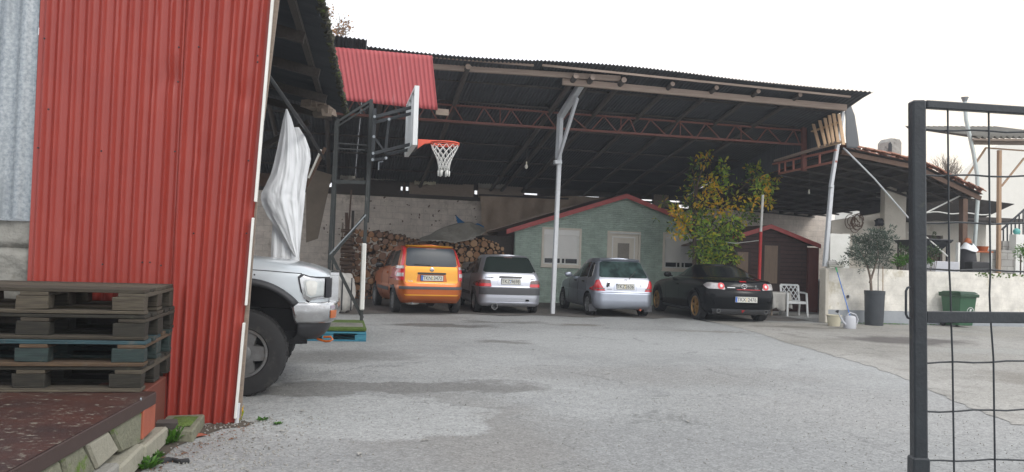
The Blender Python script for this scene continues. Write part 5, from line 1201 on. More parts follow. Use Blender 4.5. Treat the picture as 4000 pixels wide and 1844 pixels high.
for i in range(11):
    v = .04 + i * .09
    b = MB(); 
    for s in range(6): b.bar(rdep(s / 6, v) + Vector((0, 0, -.17)), rdep((s + 1) / 6, v) + Vector((0, 0, -.17)), .05, .05)
    b.build('batten', 'dark_wood', tr, world=True)
b = MB(); b.bar(verge(0) + Vector((0, .1, -.14)), verge(.45) + Vector((0, .1, -.14)), .06, .12); b.bar(verge(.45) + Vector((0, .1, -.14)), verge(1) + Vector((0, .1, -.14)), .06, .12); b.build('verge_rafter', 'brown_old', tr, world=True)
rs = random.Random(12)
def tiles(b):
    n = 34
    for i in range(n):
        for j in range(3):
            u = i / n; p = rdep(u, .0) ; d = (verge(min(1, u + 1 / n)) - verge(u))
            c = p + Vector((rs.uniform(-.02, .02), j * .21 + .02 + rs.uniform(-.05, .03), -j * .03 + .02 + rs.uniform(0, .03)))
            L_ = d.length * 1.25; dn = d.normalized(); up = Vector((0, 0, 1))
            def f(a, v, c=c, L_=L_, dn=dn):
                th = PI * a; return c + dn * (v * L_) + Vector((0, math.cos(th) * .10, 0)) + up * (math.sin(th) * .055 - .02 * v * 0 + .02 * (1 - v) * 0)
            b.grid(f, 6, 1)
b = MB(); tiles(b); b.build('roof_tiles', 'terracotta_tile', tr, world=True, smooth=60, fix=False, solid=.012)
b = MB(); b.grid(lambda u, v: rdep(u, v) + Vector((0, .2, .03 + .03 * math.sin(v * 150))), 30, 120); b.build('roof_cover', 'terracotta_tile', tr, world=True, fix=False)
# posts and stays of the lean-to
def vpost(name, x, y0, y1, Y, wd, m, parent, dx=0):
    b = MB(); t_ = Yp(x, y0, Y); q_ = Yp(x + dx, y1, Y); q_.z = min(q_.z, 0.0) if q_.z < .3 else q_.z; q2 = t_.copy() + (q_ - t_) * 1.0; k = (t_.z) / (t_.z - q_.z) if t_.z != q_.z else 1; q2 = t_ + (q_ - t_) * k
    b.bar(t_, q2, wd, wd, up=(0, 1, 0)); return b.build(name, m, parent, world=True, bevel=.006)
vpost('post', 2424, 488, 672, 19.4, .16, 'brown_old', tr, dx=-2)
b = MB(); b.tube([Yp(2288, 556, 19.2), Yp(2420, 490, 19.2)], .022, 6); b.tube([Yp(2285, 586, 19.2), Yp(2300, 575, 19.2)], .02, 6); b.tube([Yp(2290, 560, 19.2), Yp(2384, 645, 19.2)], .02, 6); b.build('stay_rod', 'white_paint', tr, world=True)
b = MB(); rs = random.Random(3); pl = [Yp(2300 + i * 12, 533 + 2 * math.sin(i) + i * .4, 21) for i in range(17)]; b.tube(pl, .02, 6); tag(b.build('white_cable', 'white_paint'), 'white cable slung under the lean-to behind the gate', 'cable')
# darker sheet roof further back, right
dk = thing('sheet_canopy', 'dark sheet canopy sticking out beyond the tiled lean-to behind the gate', 'canopy', (19, 22, 0))
b = MB(); sheet(b, [Yp(2290, 556, 21.5), Yp(2500, 548, 21.5), Yp(2552, 513, 21.5), Yp(2470, 485, 21.5)], None, 4, 4)
q = [Yp(2290, 560, 21.6), Yp(2480, 546, 21.6), Yp(2553, 513, 21.2), Yp(2300, 480, 20.6)]
b = MB(); b.add(q + [p + Vector((0, 2.5, .3)) for p in q], [(0, 1, 2, 3), (7, 6, 5, 4), (0, 4, 5, 1), (1, 5, 6, 2), (2, 6, 7, 3), (3, 7, 4, 0)]); b.build('canopy_sheet', 'dark_wood', dk, world=True)
# back building seen under the lean-to
bb_ = thing('rear_building', 'pale rear building with dark doorway seen through the gate mesh', 'building', (19, 25, 0))
YR = 25.0
rz2 = lambda x, y: Yp(x, y, YR)
b = MB(); x0, x1 = rz2(2262, 600).x, rz2(2480, 600).x; o0, o1 = rz2(2330, 600).x, rz2(2372, 600).x; zt = rz2(2350, 555).z; zo = rz2(2350, 592).z
b.box((x0, YR, 0), (o0, YR + .2, zt)); b.box((o1, YR, 0), (x1, YR + .2, zt)); b.box((o0, YR, zo), (o1, YR + .2, zt)); b.build('wall', 'white_plaster', bb_, world=True)
b = MB(); b.box((o0, YR + .12, 0), (o1, YR + .19, zo)); b.build('door', 'brown_frame', bb_, world=True)
b = MB(); b.box((x0, YR - 1.3, zt), (x1 + .3, YR + .5, zt + .12)); b.build('roof', 'dark_wood', bb_, world=True)
b = MB(); b.box((rz2(2292, 640).x, YR - .4, 0), (rz2(2330, 640).x, YR - .1, rz2(2300, 610).z)); tag(b.build('cupboard', 'brown_old'), 'dark brown cupboard under the rear roof behind the gate post', 'cupboard')
# black funnel hopper
hp_ = Yp(2320, 640, 19.6)
hpp = thing('hopper', 'black steel funnel hopper behind the gate post', 'hopper', (hp_.x, 19.6, 0))
b = MB(); zt = Yp(2320, 606, 19.6).z; zb = Yp(2320, 650, 19.6).z; wx = .62
b.add([(-wx, -.4, zt), (wx, -.4, zt), (wx, .4, zt), (-wx, .4, zt), (-.12, -.12, zb), (.12, -.12, zb), (.12, .12, zb), (-.12, .12, zb)], [(0, 1, 5, 4), (1, 2, 6, 5), (2, 3, 7, 6), (3, 0, 4, 7), (4, 5, 6, 7)]); b.build('funnel', 'black_steel', hpp, solid=.02)
b = MB()
for sx in (-1, 1):
    for sy in (-1, 1): b.bar((sx * .5, sy * .35, 0), (sx * .5, sy * .35, zt - .02), .04, .04)
b.tube([(-wx, -.42, zt + .03), (wx, -.42, zt + .03)], .03, 6); b.build('stand', 'black_steel', hpp)
# chimney of the outhouse
cp_ = Yp(2236, 375, 21.5)
ch = thing('chimney', 'squat grey rendered chimney cowl above the tiled lean-to', 'chimney', (cp_.x, 21.5, 3.6))
wz = .42
zt, zb = Yp(2236, 352, 21.5).z - 3.6, 0
b = MB(); b.prism([(-wz * .55, 0), (wz * .62, 0), (wz * .60, zt - .10), (wz * .45, zt), (-wz * .25, zt + .02), (-wz * .50, zt - .10)], 'y', -.25, .25); b.build('stack', 'rock_grey', ch, bevel=.02)
b = MB(); b.prism([(-wz * .5, zt - .48), (-wz * .22, zt - .48), (-wz * .22, zt - .18), (-wz * .36, zt - .10), (-wz * .5, zt - .16)], 'y', -.262, -.251); b.build('smoke_opening', 'ink', ch)
# galvanised flue, wooden posts, far canopy
fl = thing('flue_pipe', 'tall bent galvanised flue pipe with a small cap standing behind the gate', 'flue pipe', (18.5, 20, 0))
Yq = 20.0
pts = [Yp(x, y, Yq) for x, y in ((2427, 256), (2430, 300), (2440, 345), (2449, 385), (2458, 440), (2460, 500), (2456, 560), (2450, 640), (2449, 700))]
pts[-1].z = 0
b = MB(); b.tube(pts, .055, 10); b.build('pipe', 'pipe_metal', fl, world=True, smooth=60)
b = MB(); p = Yp(2427, 250, Yq); b.tube([p + Vector((0, 0, -.08)), p + Vector((0, 0, .02)), p + Vector((0, 0, .06))], [.05, .09, .11], 10); b.build('cowl', 'galv', fl, world=True, smooth=60)
fc = thing('far_canopy', 'mossy corrugated canopy on tan timber posts at the far right behind the gate', 'canopy', (20, 20, 0))
Yf = 19.8
b = MB(); c0 = Yp(2455, 345, Yf); c1 = Yp(2640, 300, Yf + 2.4)
def cf(u, v):
    x = c0.x + 3.4 * u; y = Yf + 3.0 * v
    return (x, y, c0.z + .75 * v + .22 * u + .035 * math.cos(u * 2 * PI * 16) - 0)
b.grid(cf, 160, 4); b.build('roof_sheet', 'canopy_grey', fc, world=True, smooth=60, fix=False, solid=.02)
b = MB(); b.bar((c0.x + .15, Yf + .3, c0.z - .10), (c0.x + 3.4, Yf + .3, c0.z + .08), .10, .13); b.bar((c0.x - .05, Yf + .05, c0.z - .06), (c0.x + 3.4, Yf + .05, c0.z + .12), .06, .06); b.build('beam', 'old_wood', fc, world=True)
vpost('post', 2514, 378, 640, Yf + .3, .10, 'tan_wood', fc, dx=-2)
b = MB(); b.bar(Yp(2480, 372, Yf + .5), Yp(2425, 456, Yf + .5), .035, .05); b.bar(Yp(2576, 398, Yf + .5), Yp(2520, 468, Yf + .5), .035, .05); b.bar(Yp(2480, 372, Yf + .5), Yp(2576, 379, Yf + .5), .03, .04); b.build('brace', 'tan_wood', fc, world=True)
# pale plastic gable of a building beyond
pb = thing('greenhouse', 'pale plastic-clad gable building beyond the far canopy', 'greenhouse', (28, 30, 0))
q = [Yp(2380, 560, 30), Yp(2700, 560, 30), Yp(2700, 300, 30), Yp(2480, 376, 30)]
q[0].z = 0; q[1].z = 0
b = MB(); b.add([(q[0].x, 30, 0), (q[1].x, 30, 0), (q[2].x, 30, q[2].z), (q[3].x, 30, q[3].z), (q[0].x, 30, Yp(2400, 470, 30).z)], [(0, 1, 2, 3, 4)])
b.add([(q[0].x, 38, 0), (q[0].x, 30, 0), (q[0].x, 30, Yp(2400, 470, 30).z), (q[0].x, 38, Yp(2400, 470, 30).z)], [(0, 1, 2, 3)]); b.build('gable', 'gable_plastic', pb, world=True, fix=False, solid=.05)
# stair rail at far right
sr = thing('stair_railing', 'dark stair railing with close bars at the right edge of the yard', 'railing', (19.5, 20.5, 0))
Ys = 20.6
b = MB(); b.bar(Yp(2520, 578, Ys), Yp(2640, 470, Ys), .05, .04); b.bar(Yp(2530, 640, Ys), Yp(2640, 560, Ys), .05, .04); b.build('handrail', 'black_steel', sr, world=True)
for k in range(12):
    b = MB(); x = 2524 + k * 10; yt = 578 - (x - 2520) * .9; b.bar(Yp(x, yt, Ys), Yp(x, min(650, yt + 75), Ys), .03, .03); b.build('baluster', 'black_steel', sr, world=True)
# block steps / low block wall at right
b = MB(); s0 = Yp(2478, 665, 20.2); s1 = Yp(2500, 628, 20.2); s2_ = Yp(2556, 600, 20.2)
st_ = thing('block_stair', 'grey concrete block stair wall under the railing at the far right', 'stair wall', (s0.x, 20.2, 0))
K['grey_block'] = brick_mat('grey_block', (0.38, 0.37, 0.34), (0.33, 0.32, 0.30), (0.22, 0.21, 0.19), 0.4, 0.2, ms=.01, bump=.4)
b.box((s0.x, 20.2, 0), (s1.x + 5, 20.4, Yp(2500, 628, 20.2).z)); b.build('lower_blocks', 'grey_block', st_, world=True)
b = MB(); b.box((Yp(2520, 612, 20.45).x, 20.41, 0), (25.5, 20.55, Yp(2520, 606, 20.45).z)); b.build('upper_blocks', 'grey_block', st_, world=True)
b = MB(); p = Yp(2556, 590, 20.3); b.box((p.x - .14, 20.15, 0), (p.x + .14, 20.4, p.z)); b.build('pier', 'white_paint', st_, world=True)
b = MB(); blob(b, (p.x, 20.28, p.z + .09), .10, .10, .10, .05, 1, sq=1); b.build('finial_ball', mat('teal_ball', (0.12, 0.45, 0.42), rough=.3), st_, world=True, smooth=180)
# things on the terrace behind the yard wall
tz = 1.0
b = MB(); b.box((15.3, 18.43, 0), (26, 27, .95)); tag(b.build('terrace', 'grey_band'), kind='structure')
def onT(x, y, Y): return Yp(x, y, Y)
jk = thing('covered_machine', 'dark grey covered machine with white collar and orange cap beside the flue pipe', 'machine', (Yp(2434, 640, 19.3).x, 19.3, .95))
zt = Yp(2434, 612, 19.3).z - .95
b = MB(); b.lathe([(0.0, 0), (.20, 0), (.26, .05), (.25, zt * .5), (.20, zt * .85), (.10, zt), (0, zt)], 16); b.build('cover', 'dark_fabric', jk, smooth=60)
b = MB(); b.grid(lambda u, v: ((.24 - .13 * v) * math.cos(PI * (.9 + u * .9)), (.27 - .13 * v) * math.sin(PI * (.9 + u * .9)), zt * (.84 + .14 * v) + .04 * math.sin(u * 7)), 14, 4); b.build('collar', 'white_fabric', jk, solid=.02)
b = MB(); b.lathe([(.0, zt - .02), (.09, zt - .02), (.10, zt + .05), (.06, zt + .13), (0, zt + .15)], 12); b.build('cap', 'orange_bright', jk, smooth=60)
b = MB(); p = Yp(2463, 618, 19.6); p2 = Yp(2448, 631, 19.6)
tk = thing('side_table', 'small table with a red cloth strip behind the gate mesh', 'table', (p.x, 19.6, .95))
hz = p2.z - .95
b.box((-.30, -.2, hz - .04), (.30, .2, hz)); b.build('table_top', 'orange_bright', tk); b = MB()
for sx in (-.26, .26): b.box((sx - .02, -.18, 0), (sx + .02, .18, hz - .041))
b.build('leg', 'white_paint', tk)
b = MB(); b.lathe([(0, 0), (.12, 0), (.16, .14), (.15, .14), (.115, .015), (0, .015)], 16, Matrix.Translation((p.x + .12, 19.6, .95 + hz))); tag(b.build('tub', 'orange_bright', smooth=50), 'bright orange tub on the small table behind the gate mesh', 'tub')
b = MB(); p = Yp(2460, 658, 18.9); b.box((p.x - .28, 18.8, .95), (p.x + .28, 19.1, p.z), j=.02); tag(b.build('black_crate', 'plastic_black', bevel=.02), 'low black crate on the terrace right of the flue pipe', 'crate')
b = MB(); p = Yp(2410, 640, 19.0); b.box((p.x - .04, 18.95, .95), (p.x + .02, 19.05, Yp(2410, 610, 19).z)); tag(b.build('pale_post', 'white_paint'), 'short pinkish-white post left of the covered machine', 'post')
b = MB(); p = Yp(2355, 664, 18.9); b.box((p.x - .9, 18.75, .95), (p.x + .6, 19.1, Yp(2355, 657, 18.9).z), j=.01); tag(b.build('planter', 'grey_plastic', bevel=.02), 'long low grey planter on the wall top behind the gate', 'planter')
# green rocks/hedge slope at the far right
# ------------------------------------------------------------------ plants
def leaf(b, p, d, L_, W_, nrm):
    d = d.normalized(); s = d.cross(nrm).normalized() if d.cross(nrm).length > 1e-3 else Vector((1, 0, 0)); n2 = s.cross(d)
    b.add([p, p + d * L_ * .5 + s * W_ * .5 + n2 * W_ * .12, p + d * L_, p + d * L_ * .5 - s * W_ * .5 + n2 * W_ * .12], [(0, 1, 2, 3)])
def rvec(rs): 
    while True:
        v = Vector((rs.uniform(-1, 1), rs.uniform(-1, 1), rs.uniform(-1, 1)))
        if .05 < v.length < 1: return v.normalized()
def clump_leaves(b, c, r, n, L_, W_, rs, up=.2, shell=.5, sq=(1, 1, 1)):
    for _ in range(n):
        v = rvec(rs); q = r * (shell + (1 - shell) * rs.random()) if rs.random() < .75 else r * rs.random()
        p = Vector(c) + Vector((v.x * q * sq[0], v.y * q * sq[1], v.z * q * sq[2])); d = (v + rvec(rs) * .8 + Vector((0, 0, up)))
        leaf(b, p, d, L_ * rs.choice((.45, .6, .8, 1.0, 1.2, 1.35)), W_ * rs.uniform(.7, 1.2), rvec(rs))
# lemon tree in front of the cottage window
TY = 22.0
base = Gp(1748, 772); base = Vector((Yp(1748, 700, TY).x, TY, 0))
lt = thing('lemon_tree', 'tall lemon tree with yellowing leaves and fruit growing behind the black coupe', 'lemon tree', tuple(base))
rs = random.Random(42)
L = lambda x, y, dy=0: Yp(x, y, TY + dy)
b = MB(); b.tube([base, L(1747, 640), L(1748, 560), L(1752, 470), L(1768, 420)], [.07, .065, .055, .04, .02], 8)
b.tube([base + Vector((.12, 0, 0)), L(1760, 640, .1), L(1790, 560, .2), L(1850, 490, .1), L(1895, 440)], [.05, .045, .035, .025, .012], 7)
b.tube([L(1748, 600), L(1720, 560, -.1), L(1690, 520, -.2)], [.03, .02, .01], 6); b.tube([L(1750, 520), L(1745, 440), L(1738, 420)], [.025, .015, .008], 6)
b.tube([L(1765, 600), L(1830, 560, -.1), L(1880, 540, -.1)], [.03, .02, .01], 6); b.tube([L(1752, 480), L(1790, 440, .1), L(1780, 385)], [.025, .015, .008], 6)
b.build('trunk', 'bark', lt, world=True, smooth=60)
cl = [ # px, py, radius px, n, kind
 (1775, 400, 18, 34, 'y'), (1790, 385, 10, 10, 'y'), (1750, 410, 14, 28, 'd'), (1820, 415, 16, 34, 'g'), (1815, 440, 22, 80, 'g'), (1783, 460, 20, 55, 'y'), (1745, 450, 16, 60, 'd'), (1740, 480, 14, 45, 'd'),
 (1800, 480, 24, 60, 'y'), (1830, 470, 16, 30, 'g'), (1770, 505, 24, 70, 'y'), (1820, 520, 22, 55, 'y'), (1855, 505, 18, 30, 'y'), (1740, 520, 22, 50, 'd'),
 (1697, 530, 14, 36, 'y'), (1712, 545, 14, 34, 'y'), (1720, 565, 20, 60, 'y'), (1690, 565, 12, 16, 'd'), (1750, 560, 26, 110, 'g'), (1790, 560, 26, 90, 'g'), (1838, 560, 24, 90, 'g'), (1868, 555, 18, 45, 'd'), (1765, 540, 22, 60, 'd'),
 (1775, 590, 26, 120, 'g'), (1815, 590, 26, 140, 'g'), (1850, 585, 20, 90, 'g'), (1735, 590, 20, 50, 'g'), (1710, 585, 12, 20, 'y'), (1800, 620, 26, 150, 'g'), (1770, 625, 20, 90, 'g'), (1835, 615, 18, 80, 'g'), (1820, 645, 16, 80, 'g'), (1790, 650, 18, 100, 'g'), (1850, 652, 12, 40, 'g'), (1765, 655, 14, 50, 'g'), (1745, 630, 14, 36, 'd'), (1690, 590, 8, 12, 'y'), (1668, 508, 10, 12, 'd'),
 (1905, 430, 18, 60, 'g'), (1935, 425, 18, 60, 'g'), (1920, 450, 20, 80, 'y'), (1935, 465, 18, 70, 'g'), (1905, 475, 16, 45, 'g'), (1925, 490, 18, 60, 'y'), (1935, 510, 12, 26, 'y'), (1895, 505, 14, 26, 'y'), (1885, 425, 10, 30, 'd'), (1890, 450, 12, 30, 'd'), (1955, 440, 10, 20, 'y'), (1880, 530, 16, 30, 'd'), (1900, 545, 14, 30, 'd'), (1650, 548, 7, 5, 'd'), (1725, 505, 12, 18, 'd')]
bk = {'y': MB(), 'g': MB(), 'd': MB()}
for (x, y, r, n, k) in cl:
    c = L(x, y, rs.uniform(-.25, .25)); R_ = r * .0117
    clump_leaves(bk[k], c, R_ * 1.1, int(n * 1.3), .15, .072, rs, up=-.1, shell=.3, sq=(1, .9, 1))
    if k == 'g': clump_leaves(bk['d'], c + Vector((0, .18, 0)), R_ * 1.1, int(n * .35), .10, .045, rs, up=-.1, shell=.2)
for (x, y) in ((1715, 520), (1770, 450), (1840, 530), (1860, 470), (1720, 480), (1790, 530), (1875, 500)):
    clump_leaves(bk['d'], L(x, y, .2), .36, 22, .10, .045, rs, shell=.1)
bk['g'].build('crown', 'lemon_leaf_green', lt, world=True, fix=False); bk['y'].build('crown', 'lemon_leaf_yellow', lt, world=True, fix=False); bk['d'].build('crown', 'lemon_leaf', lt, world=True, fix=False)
for (x, y) in ((1693, 524), (1690, 537), (1713, 546), (1696, 530), (1703, 540), (1794, 538), (1808, 535), (1899, 517), (1892, 527), (1858, 527), (1914, 523), (1800, 546), (1895, 519), (1738, 545), (1706, 528)):
    b = MB(); p = L(x, y, -.35); b.lathe([(0, -.042), (.018, -.034), (.033, 0), (.020, .03), (0, .042)], 10, Matrix.Translation(p)); b.build('lemon', 'lemon_skin', lt, world=True, smooth=180)
# olive tree in black pot
pp_ = Gp(2194, 817); pc = Vector((13.02, 17.60, 0))
pt = thing('plant_pot', 'tall black plastic pot holding the olive tree before the white wall', 'plant pot', tuple(pc))
ztp = Yp(2194, 731, 17.6).z; rw_ = 28.5 / 2010 * (17.6 * .97 + .2)
b = MB(); b.lathe([(0, .0), (rw_ * .86, .0), (rw_ * .88, .02), (rw_ * .97, ztp - .09), (rw_, ztp - .085), (rw_ * 1.01, ztp), (rw_ * .93, ztp), (rw_ * .92, ztp - .06), (0, ztp - .06)], 28); b.build('pot_body', 'pot_dark', pt, smooth=40)
b = MB(); b.lathe([(0, ztp - .05), (rw_ * .9, ztp - .055)], 20); b.build('soil', 'soil', pt)
ol = thing('olive_tree', 'small olive tree with grey-green crown growing in the black pot', 'olive tree', (pc.x, pc.y, ztp - .05))
O_ = lambda x, y, dy=0: Yp(x, y, 17.6 + dy)
b = MB(); b.tube([O_(2192, 734), O_(2190, 700), O_(2180, 660), O_(2165, 630)], [.035, .03, .022, .01], 8); b.tube([O_(2188, 712), O_(2200, 675), O_(2210, 640), O_(2205, 600)], [.03, .025, .016, .008], 7); b.tube([O_(2182, 665), O_(2150, 640), O_(2135, 640)], [.015, .01, .006], 6); b.build('trunk', 'bark_pale', ol, world=True, smooth=60)
b = MB(); b.tube([O_(2209, 733, .1), O_(2209, 690, .1), O_(2213, 650, .1)], .010, 6); b.build('support_cane', 'cable', ol, world=True); b = MB(); b.tube([O_(2221, 733, .1), O_(2221, 670, .1)], .010, 6); b.build('support_cane', 'tan_wood', ol, world=True)
b = MB(); rs = random.Random(15)
for (x, y, r, n) in ((2165, 612, 24, 240), (2195, 600, 26, 280), (2222, 605, 22, 200), (2150, 632, 20, 150), (2178, 640, 24, 200), (2205, 632, 24, 230), (2232, 630, 16, 110), (2190, 660, 18, 110), (2160, 655, 14, 70), (2140, 645, 10, 30), (2235, 590, 12, 50), (2215, 585, 12, 60), (2150, 598, 10, 40), (2250, 600, 10, 24), (2235, 672, 8, 14), (2168, 680, 7, 8), (2225, 655, 14, 60), (2245, 575, 10, 20), (2120, 650, 8, 12)):
    clump_leaves(b, O_(x, y, rs.uniform(-.18, .18)), r * .0095, int(n * 2.2), .075, .024, rs, up=.3, shell=.25)
b.build('crown', 'olive_leaf', ol, world=True, fix=False)
# trailing plants on the wall top
for i, (x, y, r, n, m_, lab) in enumerate(((2264, 655, 20, 320, 'bright_leaf', 'bright green leafy plant spilling over the wall left of the gate post'), (2285, 650, 14, 160, 'bright_leaf', 'bright green plant on the wall hidden partly by the gate post'), (2335, 658, 9, 90, 'bright_leaf', 'small bright green plant just right of the gate post'), (2348, 632, 20, 170, 'dark_leaf', 'grey-green bushy plant on the terrace behind the gate mesh'), (2272, 628, 16, 120, 'dark_leaf', 'dark shrub behind the bright plant on the wall'))):
    b = MB(); c = Yp(x, y, 18.35); b2 = random.Random(i)
    clump_leaves(b, c, r * .0093, n, .07, .04, b2, shell=.2, sq=(1.2, .9, .9)); t = thing('shrub', lab, 'shrub', (c.x, c.y, 1.38), 0, 'plants on the yard wall'); b.build('leaves', m_, t, world=True, fix=False)
    b = MB()
    for k in range(5): b.tube([(c.x + (k - 2) * .03, 18.35, 1.385), c + Vector(((k - 2) * .08, 0, .02))], .008, 5)
    b.build('stem', 'bark', t, world=True)
c = Yp(2350, 610, 19.6); t = thing('small_conifer', 'small cone-shaped conifer behind the gate mesh', 'conifer', (c.x, 19.6, .95))
b = MB(); b.tube([(0, 0, 0), (0, 0, c.z - .95 + .2)], [.02, .006], 6); b.build('trunk', 'bark', t); b = MB(); rs = random.Random(8)
for k in range(600): h = rs.random(); a = rs.uniform(0, 2 * PI); r = .28 * (1 - h) * rs.uniform(.5, 1); leaf(b, Vector((r * math.cos(a), r * math.sin(a), .1 + h * (c.z - .75))), Vector((math.cos(a), math.sin(a), .6)), .06, .02, rvec(rs))
b.build('crown', 'dark_leaf', t, fix=False)
b = MB(); rs = random.Random(18)
for k in range(30):
    x = 2072 + k * 1.4 * 1.6; b2 = Yp(x, 664 + rs.uniform(-6, 3), 18.35); clump_leaves(b, b2, .06, 8, .05, .02, rs)
t = thing('climbing_vine', 'thin dark vine trailing along the wall top beside the post foot', 'vine', (12.6, 18.3, 1.4)); b.build('leaves', 'dark_leaf', t, world=True, fix=False)
b = MB(); b.tube([Yp(x, 662 + 6 * math.sin(x * .2), 18.32) for x in range(2082, 2150, 6)], .008, 5); b.build('stem', 'bark', t, world=True)
t_ = Yp(2568, 640, 19.0); b = MB(); rs = random.Random(28); clump_leaves(b, t_ + Vector((.1, 0, .05)), .26, 520, .06, .03, rs, shell=.1); tt = thing('shrub', 'green shrub against the block stair at the right edge', 'shrub', (t_.x, 19, .95)); b.build('leaves', 'bright_leaf', tt, world=True, fix=False); b = MB(); b.tube([(t_.x, 19, .95), t_], .02, 6); b.build('stem', 'bark', tt, world=True)
# bare tree and autumn tree beyond the roofs
def branchy(b, p, d, L_, r, depth, rs, tips, up=.15):
    q = p + d * L_; mid = p.lerp(q, .5) + rvec(rs) * L_ * .05
    b.tube([p, mid, q], [r, r * .85, r * .7], 5 if depth < 3 else 6)
    if depth == 0: tips.append(q); return
    for k in range(3 if depth > 1 else 2 + (rs.random() < .6)):
        nd = (d + rvec(rs) * .62 + Vector((0, 0, up))).normalized(); branchy(b, p.lerp(q, rs.uniform(.55, 1)), nd, L_ * rs.uniform(.6, .82), r * .55, depth - 1, rs, tips, up)
c = Yp(2388, 450, 34); rs = random.Random(4); tips = []
t = thing('bare_tree', 'leafless tree showing above the lean-to roof through the gate', 'tree', (c.x, 34, 0)); b = MB(); branchy(b, Vector((c.x, 34, 0)), Vector((0, 0, 1)), c.z * .95, .14, 0, rs, tips); tips = []
for k in range(5): branchy(b, Vector((c.x, 34, c.z * .8)), Vector((rs.uniform(-.55, .55), rs.uniform(-.3, .3), 1)).normalized(), .95, .05, 4, rs, tips, .35)
b.build('trunk', 'bark_pale', t, world=True, fix=False)
at = thing('autumn_tree', 'half-bare autumn tree with brown leaves above the red front sheet', 'tree', (2, 36, 0)); rs = random.Random(14); b = MB(); tips = []
c = Yp(835, 110, 36)
b.tube([(c.x - .6, 36, 0), (c.x - .5, 36, c.z * .6), (c.x - .3, 36, c.z)], [.22, .16, .07], 8)
for k in range(7): branchy(b, Vector((c.x - .3, 36, c.z - .3 - k * .1)), Vector((rs.uniform(-.6, .9), rs.uniform(-.4, .4), .8)).normalized(), .9, .035, 3, rs, tips, .2)
b.build('trunk', 'bark_pale', at, world=True, fix=False)
b = MB()
for (x, y, r, n) in ((850, 82, 22, 60), (865, 68, 16, 40), (840, 95, 16, 40), (826, 45, 12, 10), (830, 25, 10, 9), (880, 62, 10, 10), (860, 100, 14, 30), (812, 30, 14, 20), (700, 286, 22, 40), (690, 280, 12, 20)):
    clump_leaves(b, Yp(x, y, 36), r * .018, int(n * 1.0), .17, .10, rs, shell=.1)
for q in tips:
    if rs.random() < .25: clump_leaves(b, q, .15, 2, .15, .09, rs)
b.build('crown', 'autumn_leaf', at, world=True, fix=False)
# ------------------------------------------------------------------ yard things on the right
# wheelie bin
bc_ = Vector((15.47, 17.62, 0)); bn = thing('wheelie_bin', 'dark green wheelie bin with closed lid against the white wall behind the gate', 'wheelie bin', tuple(bc_), rad(2))
hb = Yp(2402, 738, 17.4).z
def taper(b, w0, w1, d0, d1, z0, z1, y0=0): b.add([(-w0, -d0 + y0, z0), (w0, -d0 + y0, z0), (w0, d0 + y0, z0), (-w0, d0 + y0, z0), (-w1, -d1 + y0, z1), (w1, -d1 + y0, z1), (w1, d1 + y0, z1), (-w1, d1 + y0, z1)], [(0, 3, 2, 1), (4, 5, 6, 7), (0, 1, 5, 4), (1, 2, 6, 5), (2, 3, 7, 6), (3, 0, 4, 7)])
b = MB(); taper(b, .215, .25, .24, .33, .05, hb - .03); b.build('bin_body', 'bin_green', bn, bevel=.02)
b = MB(); taper(b, .285, .29, .37, .37, hb - .09, hb - .01); taper(b, .28, .23, .36, .28, hb - .005, hb + .05); b.build('lid', 'bin_lid', bn, bevel=.02)
b = MB(); b.tube([(-.22, .38, hb - .02), (-.22, .43, hb), (.22, .43, hb), (.22, .38, hb - .02)], .016, 8); b.build('handle', 'bin_lid', bn)
for s in (-1, 1):
    b = MB(); b.lathe([(0, -.025), (.09, -.025), (.10, 0), (.09, .025), (0, .025)], 18, Matrix.Translation((s * .215, .27, .10)) @ Matrix.Rotation(rad(90), 4, 'Y')); b.build('wheel', 'plastic_black', bn, smooth=40)
b = MB(); 
for k in range(24):
    a, c = 2 * PI * k / 24, 2 * PI * (k + 1) / 24
    for r0, r1 in ((.095, .108),): b.add([(r0 * math.cos(a) + .09, -.3, r0 * math.sin(a)), (r1 * math.cos(a) + .09, -.3, r1 * math.sin(a)), (r1 * math.cos(c) + .09, -.3, r1 * math.sin(c)), (r0 * math.cos(c) + .09, -.3, r0 * math.sin(c))], [(0, 1, 2, 3)])
b.add([(.06, -.3, -.06), (.09, -.3, -.07), (.10, -.3, .02), (.14, -.3, .04), (.10, -.3, .07), (.07, -.3, .05)], [(0, 1, 2, 3, 4, 5)])
# lay emblem on the sloping front
me_v = []
for (x, y, z) in b.v: zz = z + hb * .48; k = (zz - .05) / (hb - .08); me_v.append((x, -(.24 + .09 * k) - .006, zz))
b.v = me_v; b.build('emblem', 'white_mark', bn, fix=False, solid=.002)
# bucket, watering can, mop
bk_ = Gp(2108, 822); t = thing('bucket', 'cream plastic bucket beside the watering can', 'bucket', (bk_.x, bk_.y + .16, 0))
b = MB(); hk = .27; b.lathe([(0, 0), (.13, 0), (.17, hk - .02), (.18, hk - .02), (.18, hk), (.165, hk), (.125, .01), (0, .01)], 22); b.build('bucket_body', 'cream_plastic', t, smooth=40)
b = MB(); b.tube([(.18 * math.cos(a), -.0 - .18 * abs(math.sin(a)) * .7, hk - .02 - .05 * math.sin(a)) for a in [PI * k / 10 for k in range(11)]], .004, 5); b.build('bail', 'galv', t)
wc_ = Gp(2147, 828); t = thing('watering_can', 'pale grey watering can with long spout at the foot of the mop', 'watering can', (wc_.x, wc_.y + .14, 0))
b = MB(); b.lathe([(0, 0), (.135, 0), (.14, .02), (.135, .24), (.11, .29), (.06, .30), (.0, .30)], 22); b.build('can_body', 'grey_plastic', t, smooth=50)
b = MB(); b.tube([(-.10, -.02, .07), (-.20, -.03, .16), (-.34, -.05, .36)], [.035, .025, .014], 10); b.build('spout', 'grey_plastic', t, smooth=60)
b = MB(); b.tube([(-.345, -.05, .365), (-.375, -.055, .40)], [.016, .042], 12); b.build('rose', 'plastic_dark', t)
